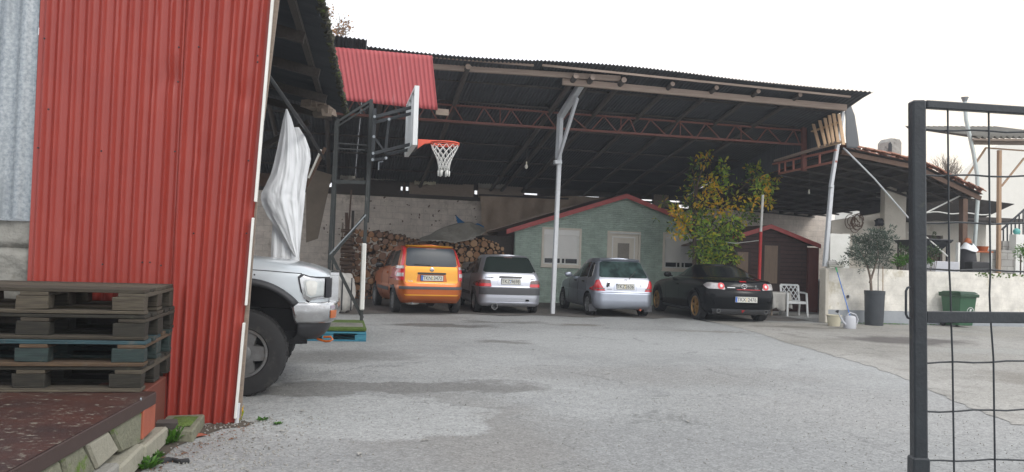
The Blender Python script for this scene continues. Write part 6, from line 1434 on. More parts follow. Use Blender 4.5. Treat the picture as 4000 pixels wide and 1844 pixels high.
b = MB(); b.tube([(.10, 0, .08), (.19, 0, .12), (.215, 0, .22), (.15, 0, .33), (.0, 0, .37), (-.08, 0, .30)], .014, 8); b.build('handle', 'grey_plastic', t, smooth=180)
p0 = Yp(2141, 778, 17.0); p1 = Yp(2104, 676, 17.98); p1.z += 0; 
t = thing('mop', 'upside-down broom with blue handle leaning on the white wall end', 'broom', (p0.x, p0.y, 0)); q0 = p0 + (p0 - p1) * .0
foot = Yp(2147, 800, 16.85); foot.z = .012
b = MB(); b.tube([foot + Vector((.0, .0, 0)), p1 + (foot - p1) * .07], .012, 8); b.build('handle', 'broom_blue', t, world=True, smooth=60)
b = MB(); b.tube([p1 + (foot - p1) * .07, p1 + Vector((0, .02, .03))], [.015, .022], 8); b.build('socket', 'broom_green', t, world=True)
b = MB(); c = p1 + Vector((0, .04, .06)); b.box((c.x - .20, c.y - .05, c.z - .03), (c.x + .20, c.y + .05, c.z + .03), j=.012); b.build('broom_head', 'bristle', t, world=True, bevel=.01)
b = MB(); c = Yp(2093, 665, 18.2); blob(b, c + Vector((0, 0, .02)), .12, .08, .07, .3, 5); tag(b.build('rag_bundle', 'bag_fabric', smooth=180), 'grey rag bundle on top of the wall end', 'rag bundle')
# plastic armchair
chp = Gp(1978, 795); t = thing('plastic_armchair', 'white plastic garden armchair with lattice back beside the black coupe', 'armchair', (chp.x + .28, chp.y + .1, 0), rad(-8))
W_, D_, HS, HB = .27, .24, .42, .86
for sx in (-1, 1):
    b = MB(); b.bar((sx * W_ * 1.08, -D_ * 1.1, 0), (sx * W_, -D_ * .9, HS + .22), .05, .05); b.build('leg', 'white_plastic', t, bevel=.008)
    b = MB(); b.bar((sx * W_ * 1.05, D_ * 1.25, 0), (sx * W_, D_ * .9, HS), .05, .05); b.build('leg', 'white_plastic', t, bevel=.008)
    b = MB(); b.tube([(sx * W_, -D_ * .95, HS + .22), (sx * W_ * 1.1, 0, HS + .24), (sx * W_ * .95, D_ * .9, HS + .24)], .026, 8); b.build('armrest', 'white_plastic', t, smooth=60)
b = MB(); b.box((-W_, -D_, HS - .02), (W_, D_, HS)); b.box((-W_, -D_ - .01, HS - .07), (W_, -D_ + .02, HS - .021)); b.build('seat', 'white_plastic', t, bevel=.006)
b = MB(); back = lambda u, v: Vector((-W_ * .95 + 2 * W_ * .95 * u, D_ * .95 + .10 * v - .03 * math.sin(PI * u), HS + (HB - HS) * v))
fr = [(0, 0), (0, 1), (1, 1), (1, 0)]
for i in range(4): b.bar(back(*fr[i]), back(*fr[(i + 1) % 4]), .055, .02, up=(0, 1, 0))
for k in (-4, -2, 0, 2, 4, 6, 8):
    for s in (1, -1):
        pts = []
        for q in range(11):
            v = q / 10; u = (k + s * v * 5) / 8 if s > 0 else (k + 5 - v * 5) / 8
            if 0 <= u <= 1: pts.append(back(u, v))
        if len(pts) > 1: b.bar(pts[0], pts[-1], .024, .012, up=(0, 1, 0))
b.build('backrest', 'white_plastic', t)
# cloth covered table beside it
tp = Yp(1962, 760, 20.3); t = thing('small_table', 'low table partly seen between the coupe and the plastic armchair', 'table', (tp.x + .02, 20.55, 0))
b = MB(); b.box((-.28, -.25, .62), (.30, .25, .65)); b.build('table_top', 'old_wood', t); 
for sx in (-.24, .26):
    for sy in (-.2, .2): b = MB(); b.box((sx - .02, sy - .02, 0), (sx + .02, sy + .02, .619)); b.build('leg', 'old_wood', t)
b = MB(); b.grid(lambda u, v: (tp.x - .27 + .60 * u, 20.55 - .27 - .05 * math.sin(u * 14) * (1 - v) - .04 * (1 - v), .18 + .475 * v + .05 * math.sin(u * 9) * (1 - v)), 30, 10); b.grid(lambda u, v: (tp.x - .27 + .6 * u, 20.28 + .5 * v, .66), 4, 4)
tag(b.build('tablecloth', 'bag_fabric', smooth=60, fix=False, solid=.004), 'pale crumpled cloth hanging over the low table beside the armchair', 'cloth')
# ------------------------------------------------------------------ gate in the foreground
GY = 3.49
gt_ = thing('mesh_gate', 'open black steel gate leaf with wide wire mesh at the right edge', 'gate', (2.84, GY, 0))
b = MB(); p = Yp(2306, 256, GY + .02); q = Yp(2312, 1150, GY + .02)
pa, pb_ = Yp(2306.5, 254, GY), Yp(2311.5, 1150, GY); dr_ = (pb_ - pa) / (pa.z - pb_.z); bot = pb_ + dr_ * (pb_.z - .04)
b.bar(pa, bot, .066, .066, up=(0.28, .96, 0)); b.build('frame_post', 'gate_paint', gt_, world=True, bevel=.008)
b = MB(); c0 = Yp(2311, 1148, GY); b.bar(c0, c0 + Vector((.004, 0, -.33)), .082, .082, up=(.28, .96, 0)); b.build('hinge_sleeve', 'gate_paint', gt_, world=True, bevel=.008)
b = MB(); u0, u1 = Yp(2326, 263, GY), Yp(2576, 279, GY); ue = u0 + (u1 - u0) * 3.2; b.bar(u0, ue, .04, .04); b.build('top_rail', 'gate_paint', gt_, world=True, bevel=.005)
b = MB(); m0, m1 = Yp(2326, 797, GY), Yp(2576, 799, GY); me_ = m0 + (m1 - m0) * 3.2; b.bar(m0, me_, .035, .057); b.build('middle_rail', 'gate_paint', gt_, world=True, bevel=.004)
b = MB(); be0 = Yp(2330, 1350, GY); b.bar((be0.x, GY, .10), (me_.x, GY, .10), .04, .057); b.build('bottom_rail', 'gate_paint', gt_, world=True, bevel=.004)
b = MB(); b.bar((me_.x + .02, GY, .05), (ue.x + .01, GY, ue.z + .02), .06, .06, up=(0, 1, 0)); b.build('frame_post', 'gate_paint', gt_, world=True, bevel=.006)
rod = MB(); GM = GY + .012
for k in range(9):
    dx = 103 * k
    pts = [(2384 + dx, 272 + dx * .06)]
    bend = 10 if k == 1 else 0
    pts += [(2386 + dx, 500), (2388 + dx * 1.005, 680), (2391 + dx - bend * 1.3 + (8 if k == 1 else 0), 740), (2392 + dx - bend + (6 if k == 1 else 0), 790), (2396 + dx, 900), (2400 + dx, 1188), (2403 + dx, 1330)]
    p3 = [Yp(x, y, GM) for x, y in pts]
    if p3[0].x < ue.x: rod.tube(p3, .0048, 7)
for (ya, yb) in ((326, 332), (440, 444), (560, 563), (677, 682), (913, 909), (1036, 1030), (1160, 1156), (1280, 1276)):
    p3 = [Yp(2322 + i * 42, ya + (yb - ya) * i / 6 + 2.0 * math.sin(i * 1.7 + ya), GM + .011) for i in range(20)]
    p3 = [p for p in p3 if p.x < ue.x]; rod.tube(p3, .0048, 7)
rod.build('wire_mesh', 'gate_paint', gt_, world=True, smooth=60, fix=False)
b = MB(); hx = [Yp(x, y, GY - .01) for x, y in ((2289, 722), (2283, 724), (2279, 732), (2279, 790), (2283, 799), (2289, 801))]; b.tube(hx, .006, 8); b.build('pull_handle', 'gate_paint', gt_, world=True, smooth=60)
# ------------------------------------------------------------------ vehicles
def lerp_rows(rows, n):
    """Catmull-Rom-ish interpolation of slice tables in z"""
    out = []; m_ = len(rows)
    for i in range(m_ - 1):
        p0, p1, p2, p3 = rows[max(i - 1, 0)], rows[i], rows[i + 1], rows[min(i + 2, m_ - 1)]
        for k in range(n):
            t = k / n; row = []
            for a, b_, c, d in zip(p0, p1, p2, p3):
                v = .5 * ((2 * b_) + (c - a) * t + (2 * a - 5 * b_ + 4 * c - d) * t * t + (3 * b_ - a - 3 * c + d) * t ** 3)
                lo, hi = min(b_, c), max(b_, c); row.append(min(hi + .01 * (hi - lo), max(lo - .01 * (hi - lo), v)))
            out.append(row)
    out.append(list(rows[-1])); return out
def contour(row, taper_r=.05, taper_f=.07):
    z, yr, yf, w, rr, rf, bow = row[:7]
    rr = min(rr, w * .95); rf = min(rf, w * .95); pts = []
    Wr = w * (1 - taper_r); Wf = w * (1 - taper_f)
    for i in range(9): x = (Wr - rr) * i / 9; pts.append((x, yr + bow * (x / w) ** 2))
    y0 = yr + bow * ((Wr - rr) / w) ** 2
    for i in range(8): a = PI / 2 * i / 8; pts.append((Wr - rr + rr * math.sin(a), y0 + rr * (1 - math.cos(a))))
    ya = y0 + rr; yb = yf - bow * 1.2 * ((Wf - rf) / w) ** 2 - rf
    for i in range(26):
        t = i / 26; wx = Wr + (Wf - Wr) * t + (w - (Wr + Wf) / 2) * math.sin(PI * t) ** .8; pts.append((wx, ya + (yb - ya) * t))
    for i in range(8): a = PI / 2 * i / 8; pts.append((Wf - rf + rf * math.cos(a), yb + rf * math.sin(a)))
    for i in range(10): x = (Wf - rf) * (1 - i / 9); pts.append((x, yf - bow * 1.2 * (x / w) ** 2))
    return pts
def shell(rows, n=6, camber=.03, tr_=.05, tf=.07):
    R_ = lerp_rows(rows, n); b = MB(); rings = []
    def full(pts, z, s=1.0, dz=0.0):
        half = [(x * s, y, z + dz * (1 - (x * s / max(1e-6, pts[34][0])) ** 2)) for x, y in pts]
        return half + [(-x, y, zz) for x, y, zz in half[::-1][1:-1]]
    for r in R_: rings.append(full(contour(r, tr_, tf), r[0]))
    top = contour(R_[-1], tr_, tf); zt = R_[-1][0]
    for s in (.97, .9, .8, .6, .4, .2, .001): 
        rings.append([(x, y, z) for x, y, z in [(q[0] * s, q[1], zt + camber * (1 - s * s)) for q in full(top, zt)]])
    bot = contour(R_[0], tr_, tf); zb = R_[0][0]
    for s in (.9, .6, .3, .001): rings.insert(0, [(q[0] * s, q[1], zb - .0) for q in full(bot, zb)])
    m_ = len(rings[0]); vs = [v for r in rings for v in r]; fs = []
    for j in range(len(rings) - 1):
        for i in range(m_):
            fs.append((j * m_ + i, j * m_ + (i + 1) % m_, (j + 1) * m_ + (i + 1) % m_, (j + 1) * m_ + i))
    b.add(vs, fs); return b
class Car:
    def __init__(s, name, label, cat, loc, rz, rows, paint, arches, camber=.03, sc=1.0, n=6, tr_=.05, tf=.07, arch_r=.33):
        s.t = thing(name, label, cat, loc, rz); s.t.scale = (sc, sc, sc)
        b = shell(rows, n, camber, tr_, tf); me = bpy.data.meshes.new('car_body'); me.from_pydata(b.v, [], b.f)
        bm = bmesh.new(); bm.from_mesh(me); bmesh.ops.remove_doubles(bm, verts=bm.verts, dist=.0015); bmesh.ops.recalc_face_normals(bm, faces=bm.faces)
        s.bvh = BVHTree.FromBMesh(bm); bm.to_mesh(me); bm.free()
        me.materials.append(K[paint]); me.materials.append(K['plastic_black'])
        o = bpy.data.objects.new('car_body', me); COL.objects.link(o); attach(o, s.t); s.body = o
        # cut the wheel arches
        for (y, z, r, xi, xo) in arches:
            for sx in (-1, 1):
                cb_ = MB(); 
                cb_.lathe([(0, -1), (r, -1), (r, 1), (0, 1)], 40, Matrix.Translation((sx * (xi + xo) / 2, y, z)) @ Matrix.Rotation(rad(90), 4, 'Y') @ Matrix.Diagonal((1, 1, (xo - xi) / 2, 1)))
                cm = bpy.data.meshes.new('cut'); cm.from_pydata(cb_.v, [], cb_.f); bm = bmesh.new(); bm.from_mesh(cm); bmesh.ops.remove_doubles(bm, verts=bm.verts, dist=1e-5); bmesh.ops.recalc_face_normals(bm, faces=bm.faces); bm.to_mesh(cm); bm.free()
                cm.materials.append(K['plastic_black'])
                co_ = bpy.data.objects.new('cut', cm); COL.objects.link(co_)
                co_.matrix_world = Matrix.Identity(4)
                tmp = bpy.data.objects.new('tmp', o.data.copy()); COL.objects.link(tmp)
                md = tmp.modifiers.new('b', 'BOOLEAN'); md.object = co_; md.operation = 'DIFFERENCE'; md.solver = 'EXACT'; md.material_mode = 'TRANSFER'
                dg = bpy.context.evaluated_depsgraph_get(); nm = bpy.data.meshes.new_from_object(tmp.evaluated_get(dg))
                if len(nm.polygons) > 500: o.data = nm
                bpy.data.objects.remove(tmp); bpy.data.objects.remove(co_)
        o.data.polygons.foreach_set('use_smooth', [True] * len(o.data.polygons)); o.data.set_sharp_from_angle(angle=rad(38)); o.data.name = 'car_body'
    def cast(s, view, a, h, off):
        if view == 'rear': o_, d = Vector((a, -12, h)), Vector((0, 1, 0))
        elif view == 'front': o_, d = Vector((a, 12, h)), Vector((0, -1, 0))
        elif view == 'left': o_, d = Vector((-12, a, h)), Vector((1, 0, 0))
        else: o_, d = Vector((12, a, h)), Vector((-1, 0, 0))
        p, nrm, i, dist = s.bvh.ray_cast(o_, d)
        if p is None: return None, d
        if nrm.dot(d) > 0: nrm = -nrm
        return p + nrm * off, d
    def patch(s, name, m, poly, view, off=.004, parent=None, nx=10, nz=12, skirt=.02, smooth=40, rnd=0):
        poly = [tuple(p) for p in poly]
        if rnd:
            q = []; n = len(poly)
            for i in range(n):
                a, b_, c = Vector(poly[i - 1]), Vector(poly[i]), Vector(poly[(i + 1) % n]); d0 = (a - b_); d1 = (c - b_)
                r = min(rnd, d0.length * .45, d1.length * .45); p0 = b_ + d0.normalized() * r; p1 = b_ + d1.normalized() * r
                for k in range(5): t = k / 4; q.append(tuple(p0 * (1 - t) ** 2 + b_ * 2 * t * (1 - t) + p1 * t * t))
            poly = q
        zs = [p[1] for p in poly]; z0, z1 = min(zs) + 1e-4, max(zs) - 1e-4; rows = []
        for j in range(nz + 1):
            z = z0 + (z1 - z0) * j / nz; xs = []
            for i in range(len(poly)):
                (xa, za), (xb, zb) = poly[i], poly[(i + 1) % len(poly)]
                if (za - z) * (zb - z) <= 0 and za != zb: xs.append(xa + (xb - xa) * (z - za) / (zb - za))
            if len(xs) < 2: continue
            lo, hi = min(xs), max(xs); row = []
            for i in range(nx + 1):
                p, d = s.cast(view, lo + (hi - lo) * i / nx, z, off)
                row.append(p)
            if all(p is not None for p in row): rows.append(row)
        if len(rows) < 2: print('PATCH FAIL', name, view); return None
        b = MB(); vs = [p for r in rows for p in r]; w_ = nx + 1; fs = []
        for j in range(len(rows) - 1):
            for i in range(nx): fs.append((j * w_ + i, j * w_ + i + 1, (j + 1) * w_ + i + 1, (j + 1) * w_ + i))
        nr = len(rows); ring = [i for i in range(w_)] + [j * w_ + nx for j in range(1, nr)] + [(nr - 1) * w_ + i for i in range(nx - 1, -1, -1)] + [j * w_ for j in range(nr - 2, 0, -1)]
        base = len(vs); vs += [vs[i] + d * skirt for i in ring]; k = len(ring)
        for i in range(k): fs.append((ring[i], ring[(i + 1) % k], base + (i + 1) % k, base + i))
        b.add(vs, fs); return b.build(name, m, parent or s.t, smooth=smooth, fix=True)
    def line(s, name, m, pts, view, wd=.008, off=.002, parent=None):
        b = MB(); P_ = []
        for (a, h), (c, e) in zip(pts, pts[1:]):
            for k in range(6): P_.append(s.cast(view, a + (c - a) * k / 6, h + (e - h) * k / 6, off)[0])
        P_.append(s.cast(view, *pts[-1], off)[0]); P_ = [p for p in P_ if p is not None]
        if len(P_) > 1: b.tube(P_, wd / 2, 6); return b.build(name, m, parent or s.t, smooth=180)
    def wheel(s, x, y, r, wd, m_rim, spokes=5, rimr=.62, hub=.2, thick=.07, cap=None):
        sx = 1 if x > 0 else -1; M_ = Matrix.Translation((x, y, r)) @ Matrix.Rotation(rad(90) * sx, 4, 'Y')
        rr = r * rimr; b = MB(); h = wd / 2
        b.lathe([(rr, -h * .9), (r * .86, -h), (r * .97, -h * .86), (r, -h * .6), (r, h * .6), (r * .97, h * .86), (r * .86, h), (rr + .012, h * .92), (rr, h * .8)], 40, M_, closed=True)
        # tread blocks
        for k in range(36):
            a = 2 * PI * k / 36; Mk = M_ @ Matrix.Rotation(a, 4, 'Z') @ Matrix.Translation((r - .001, 0, (h * .35) * (1 if k % 2 else -1)))
            b.box((-.008, -r * .055, -h * .40), (.007, r * .055, h * .40), Mk)
        w_ = b.build('wheel', 'tyre', s.t, smooth=40)
        b = MB(); b.lathe([(rr, -h * .7), (rr + .002, h * .86), (rr - .012, h * .88), (rr - .03, h * .62), (rr * .55, h * .30), (0, h * .30)] if spokes else [(rr, -h * .7), (rr + .002, h * .86), (rr - .012, h * .88), (rr - .03, h * .70), (rr * .5, h * .85), (0, h * .85)], 40, M_)
        if spokes == 0:
            pass
        rb = b.build('rim', 'plastic_black' if spokes else m_rim, w_, smooth=40)
        if spokes:
            b = MB(); b.lathe([(rr + .004, h * .80), (rr + .003, h * .90), (rr - .02, h * .90), (rr - .028, h * .70)], 40, M_)
            for k in range(spokes):
                a = 2 * PI * k / spokes + .3; Mk = M_ @ Matrix.Rotation(a, 4, 'Z')
                t = rr * thick * 10 / spokes * 2.2
                b.add([Mk @ Vector(v) for v in ((rr * .12, -t * .5, h * .84), (rr * .12, t * .5, h * .84), (rr - .012, t * .42, h * .80), (rr - .012, -t * .42, h * .80), (rr * .12, -t * .6, h * .3), (rr * .12, t * .6, h * .3), (rr - .012, t * .5, h * .3), (rr - .012, -t * .5, h * .3))], [(0, 1, 2, 3), (0, 4, 5, 1), (1, 5, 6, 2), (2, 6, 7, 3), (3, 7, 4, 0)])
            b.lathe([(rr * hub, h * .35), (rr * hub, h * .88), (rr * hub * .8, h * .93), (0, h * .93)], 20, M_)
            b.build('rim_spokes', m_rim, w_, smooth=35)
        else:
            b = MB()
            for k in range(8):
                a = 2 * PI * k / 8; Mk = M_ @ Matrix.Rotation(a, 4, 'Z'); b.box((rr * .35, -rr * .07, h * .72), (rr * .8, rr * .07, h * .86), Mk)
            b.build('rim_slots', 'alloy_old', w_)
        return w_
    def plate(s, x, z, w, h, view, left, right, y=None, off=.014, blue=True, tint='plate_white', logo='plate_gold'):
        P_ = s.cast(view, x, z, 0)[0] if y is None else Vector((x, y, z)); up = s.cast(view, x, z + h * .5, 0)[0]; dn = s.cast(view, x, z - h * .5, 0)[0]
        tilt = 0
        M_ = Matrix.Translation((P_.x, P_.y - off, P_.z)) @ Matrix.Rotation(rad(90), 4, 'X')
        b = MB(); b.box((-w / 2 - .008, -h / 2 - .008, -off), (w / 2 + .008, h / 2 + .008, -.001), M_); pl = b.build('plate_holder', 'plastic_black', s.t)
        b = MB(); b.box((-w / 2, -h / 2, 0), (w / 2, h / 2, .004), M_); np_ = b.build('number_plate', tint, s.t, bevel=.001)
        x0 = -w / 2 + (.05 if blue else .012)
        if blue: b = MB(); b.box((-w / 2 + .003, -h / 2 + .003, .0045), (-w / 2 + .045, h / 2 - .003, .006), M_); b.build('country_band', 'plate_blue', np_)
        lw = (w - .06) if blue else w - .03; cxm = x0 + lw * .47
        b = text_mesh(left, h * .98, M_ @ Matrix.Translation((x0 + lw * .21, -.003, .006)), .0015, sx=.86); b2 = text_mesh(right, h * .98, M_ @ Matrix.Translation((x0 + lw * .75, -.003, .006)), .0015, sx=.86); b.add(b2.v, b2.f); b.build('lettering', 'ink', np_, fix=False)
        b = MB(); b.lathe([(0, 0), (.014, 0), (.014, .003), (0, .003)], 12, M_ @ Matrix.Translation((x0 + lw * .475, h * .18, .005))); b.lathe([(0, 0), (.014, 0), (.014, .003), (0, .003)], 12, M_ @ Matrix.Translation((x0 + lw * .475, -h * .2, .005))); b.build('seal', logo, np_)
    def mirror(s, x, y, z, m, sx=-1):
        b = MB(); blob(b, (x + sx * .10, y, z), .10, .05, .065, .05, 2, sq=.8); b.build('wing_mirror', m, s.t, smooth=180)
        b = MB(); b.bar((x - sx * .04, y + .02, z - .04), (x + sx * .06, y, z - .03), .03, .03); b.build('mirror_arm', m, s.t)
    def text(s, txt, size, x, z, view, m, name='badge_lettering', off=.005, shear=0.0, sx=1.0):
        P_ = s.cast(view, x, z, 0)[0]; 
        b = text_mesh(txt, size, Matrix.Translation((x, P_.y - off, z)) @ Matrix.Rotation(rad(90), 4, 'X'), .003, sx=sx, shear=shear); return b.build(name, m, s.t, fix=False)

# ---- orange tall hatchback
pa_ = (1.98, 18.92)
rows = [(.26, -.50, 2.70, .70, .12, .3, .03), (.34, -.60, 2.82, .755, .20, .35, .06), (.45, -.63, 2.90, .80, .24, .35, .07), (.60, -.63, 2.92, .815, .24, .35, .07), (.66, -.60, 2.90, .80, .22, .35, .06), (.74, -.56, 2.86, .80, .16, .35, .05), (.86, -.545, 2.74, .80, .14, .33, .045), (.98, -.53, 2.25, .79, .13, .3, .04), (1.08, -.51, 1.88, .765, .12, .28, .04), (1.25, -.46, 1.62, .72, .11, .25, .04), (1.42, -.40, 1.40, .665, .11, .22, .04), (1.53, -.34, 1.22, .61, .12, .2, .05), (1.575, -.26, 1.10, .55, .14, .2, .06)]
c = Car('hatchback_car', 'orange tall hatchback with sky reflection coloured into its tailgate, parked in front of the firewood', 'car', (pa_[0], pa_[1], 0), rad(8), rows, 'paint_orange', [(0, .30, .36, .50, .95), (2.30, .30, .36, .50, .95)], camber=.03)
tg = c.patch('tailgate', 'paint_orange_skylit', [(-.625, .72), (.625, .72), (.615, 1.095), (-.615, 1.095)], 'rear', .008, rnd=.03, nx=16)
c.patch('rear_spoiler', 'paint_orange_skylit', [(-.56, 1.535), (.56, 1.535), (.54, 1.565), (-.54, 1.565)], 'rear', .02, nx=16, nz=3)
c.patch('rear_window', 'glass_blue', [(-.615, 1.10), (.615, 1.10), (.555, 1.52), (-.555, 1.52)], 'rear', .007, rnd=.05, nx=16, nz=16)
for s in (-1, 1):
    tl_ = c.patch('tail_light', 'lamp_bright', [(s * .645, 1.10), (s * .70, 1.10), (s * .605, 1.54), (s * .565, 1.54)], 'rear', .014, rnd=.01, nx=4)
    c.patch('tail_light', 'lamp_red', [(s * .635, .775), (s * .795, .775), (s * .775, 1.02), (s * .725, 1.11), (s * .63, 1.11)], 'rear', .014, rnd=.02, nx=6)
    c.patch('reverse_lens', 'lamp_clear', [(s * .645, 1.035), (s * .755, 1.035), (s * .74, 1.10), (s * .64, 1.10)], 'rear', .019, parent=tl_, nx=4, nz=4)
    c.patch('lens_block', 'lamp_clear', [(s * .655, .86), (s * .765, .86), (s * .755, .94), (s * .65, .94)], 'rear', .019, parent=tl_, nx=4, nz=4)
c.patch('bumper_strip', 'bumper_grey', [(-.80, .575), (.80, .575), (.80, .635), (-.80, .635)], 'rear', .012, nx=24, nz=3)
c.patch('bumper_lip', 'paint_orange_skylit', [(-.60, .43), (.60, .43), (.64, .46), (-.64, .46)], 'rear', .012, nx=20, nz=2)  # highlight line along the lower bumper, coloured in as a paler strip
c.patch('handle_trim', 'plastic_black', [(-.335, .915), (.335, .915), (.335, .96), (-.335, .96)], 'rear', .026, nx=8, nz=3, rnd=.015)
c.patch('plate_recess', 'paint_orange', [(-.36, .745), (.36, .745), (.33, .914), (-.33, .914)], 'rear', .010, nx=8, nz=4)
c.plate(0, .835, .52, .12, 'rear', 'TKN', '3472', off=.03)
e = MB(); P_ = c.cast('rear', 0, 1.03, 0)[0]; M_ = Matrix.Translation((0, P_.y - .012, 1.03)) @ Matrix.Rotation(rad(90), 4, 'X')
e.lathe([(0, .0), (.05, .0), (.05, .006), (.036, .012), (0, .012)], 24, M_); em = e.build('badge', 'chrome', c.t, smooth=40)
b = text_mesh('FIAT', .026, M_ @ Matrix.Translation((0, 0, .0125)), .001); b.build('badge_lettering', 'lamp_red', em, fix=False)
c.text('Panda', .05, -.50, .76, 'rear', 'white_mark', off=.014)
c.patch('third_light', 'lamp_dark', [(-.12, 1.49), (.12, 1.49), (.12, 1.51), (-.12, 1.51)], 'rear', .012, nx=4, nz=2)
b = MB(); pw = [c.cast('rear', x, z, .02)[0] for x, z in ((.02, 1.10), (-.1, 1.13), (-.40, 1.14))]; b.tube(pw, .008, 6); b.build('wiper', 'plastic_black', c.t)
b = MB(); blob(b, (-.40, -.38, .27), .15, .12, .06, .1, 3); b.build('muffler', 'rock_grey', c.t, smooth=180)
b = MB(); b.tube([(-.44, -.45, .26), (-.44, -.60, .25)], .022, 10); b.build('exhaust_pipe', 'galv', c.t)
for s in (-1, 1):
    v = 'left' if s < 0 else 'right'
    c.patch('side_window', 'glass_dark', [(-.20, 1.08), (.42, 1.06), (.42, 1.44), (-.08, 1.46)], v, .006, rnd=.04)
    c.patch('side_window', 'glass_dark', [(.48, 1.06), (1.25, 1.05), (1.22, 1.20), (.98, 1.45), (.48, 1.46)], v, .006, rnd=.04)
    c.patch('side_moulding', 'bumper_grey', [(.42, .50), (1.85, .50), (1.85, .58), (.42, .58)], v, .012, nz=3)
    c.line('door_gap', 'ink', [(.45, .35), (.45, 1.06)], v); c.line('door_gap', 'ink', [(1.30, .35), (1.30, 1.02)], v)
    b = MB(); p = c.cast(v, .55, .92, .02)[0]; b.bar(p, p + Vector((0, .16, 0)), .03, .035); b.build('door_handle', 'paint_orange', c.t, bevel=.006)
c.mirror(-.76, 1.35, 1.08, 'plastic_black', -1); c.mirror(.76, 1.35, 1.08, 'plastic_black', 1)
for (x, y) in ((-.71, 0), (.71, 0), (-.71, 2.30), (.71, 2.30)): c.wheel(x, y, .29, .175, 'alloy_old', 0)
b = MB(); b.bar((-.62, 0, .27), (.62, 0, .27), .09, .09); b.box((-.5, -.2, .24), (.5, 2.2, .30)); b.build('underbody', 'plastic_black', c.t)

# ---- white-silver small hatchback with dark side
rows = [(.19, -.56, 2.70, .72, .14, .3, .03), (.26, -.66, 2.78, .79, .24, .35, .07), (.36, -.685, 2.82, .81, .25, .35, .08), (.47, -.69, 2.84, .815, .25, .35, .08), (.63, -.67, 2.82, .81, .23, .35, .07), (.66, -.63, 2.76, .80, .18, .35, .06), (.80, -.61, 2.60, .795, .18, .35, .055), (.93, -.56, 1.90, .77, .17, .3, .05), (1.02, -.50, 1.62, .73, .16, .28, .05), (1.20, -.36, 1.30, .66, .15, .25, .05), (1.36, -.22, 1.05, .585, .15, .2, .05), (1.42, -.10, .95, .53, .16, .2, .06)]
sx_ = (4.02, 19.52)
c = Car('hatchback_car', 'white-silver low hatchback with black bumper band between the orange car and the central post', 'car', (sx_[0], sx_[1], 0), rad(1), rows, 'paint_silver', [(0, .29, .33, .50, .95), (2.38, .29, .33, .50, .95)], camber=.02)
c.patch('rear_window', 'glass_tint', [(-.665, 1.0), (.665, 1.0), (.52, 1.375), (-.52, 1.375)], 'rear', .007, rnd=.06, nx=16, nz=14)
c.patch('bumper_band', 'bumper_grey', [(-.80, .47), (.80, .47), (.80, .635), (-.80, .635)], 'rear', .014, nx=26, nz=6)
c.patch('bumper_lip', 'paint_silver', [(-.72, .235), (.72, .235), (.76, .29), (-.76, .29)], 'rear', .018, nx=24, nz=4)
for s in (-1, 1):
    tl_ = c.patch('tail_light', 'lamp_dark', [(s * .47, .655), (s * .785, .655), (s * .785, .76), (s * .70, .83), (s * .50, .82)], 'rear', .012, rnd=.03, nx=8)
    c.patch('red_lens', 'lamp_bright', [(s * .48, .66), (s * .775, .66), (s * .775, .735), (s * .48, .735)], 'rear', .017, parent=tl_, nx=8, nz=3)
c.patch('plate_recess', 'paint_silver', [(-.33, .70), (.33, .70), (.30, .91), (-.30, .91)], 'rear', .012, nx=8, nz=4, rnd=.03)
c.patch('handle_trim', 'plastic_black', [(-.29, .865), (.29, .865), (.28, .91), (-.28, .91)], 'rear', .024, nx=8, nz=3, rnd=.015)
c.plate(0, .79, .46, .125, 'rear', 'TKZ', '9698', off=.03, blue=False, logo='broom_blue')
c.text('CITROËN', .045, -.52, .875, 'rear', 'ink', off=.012, sx=1.1); c.text('Saxo', .07, .53, .865, 'rear', 'ink', off=.012, shear=.4)
b = MB(); b.lathe([(.055, 0), (.075, .0), (.08, .16), (.062, .16), (.058, .02), (0, .02)], 20, Matrix.Translation((-.40, -.55, .19)) @ Matrix.Rotation(rad(90), 4, 'X')); b.build('exhaust_pipe', 'alloy_old', c.t, smooth=50)
b = MB(); blob(b, (-.30, -.25, .22), .20, .2, .08, .05, 3); b.build('muffler', 'bumper_grey', c.t, smooth=180)
c.patch('tow_eye_cover', 'paint_black', [(.36, .325), (.46, .325), (.44, .37), (.37, .37)], 'rear', .012, nx=4, nz=3)
c.patch('third_light', 'lamp_dark', [(-.1, 1.35), (.1, 1.35), (.1, 1.37), (-.1, 1.37)], 'rear', .012, nx=4, nz=2)
for s in (-1, 1):
    v = 'left' if s < 0 else 'right'
    c.patch('side_window', 'glass_dark', [(-.12, .97), (.50, .95), (.50, 1.33), (.16, 1.34)], v, .006, rnd=.04)
    c.patch('side_window', 'glass_dark', [(.56, .95), (1.52, .93), (1.40, 1.05), (1.05, 1.32), (.56, 1.34)], v, .006, rnd=.04)
    c.line('door_gap', 'ink', [(.53, .3), (.53, .94)], v); c.line('door_gap', 'ink', [(1.6, .3), (1.6, .9)], v)
    c.patch('side_moulding', 'bumper_grey', [(.42, .42), (1.9, .42), (1.9, .5), (.42, .5)], v, .012, nz=3)
c.mirror(-.75, 1.4, .98, 'plastic_black', -1); c.mirror(.75, 1.4, .98, 'plastic_black', 1)
for (x, y) in ((-.71, 0), (.71, 0), (-.71, 2.38), (.71, 2.38)): c.wheel(x, y, .28, .175, 'alloy', 5)
b = MB(); b.bar((-.62, 0, .25), (.62, 0, .25), .09, .09); b.box((-.5, -.2, .20), (.5, 2.2, .26)); b.build('underbody', 'plastic_black', c.t)

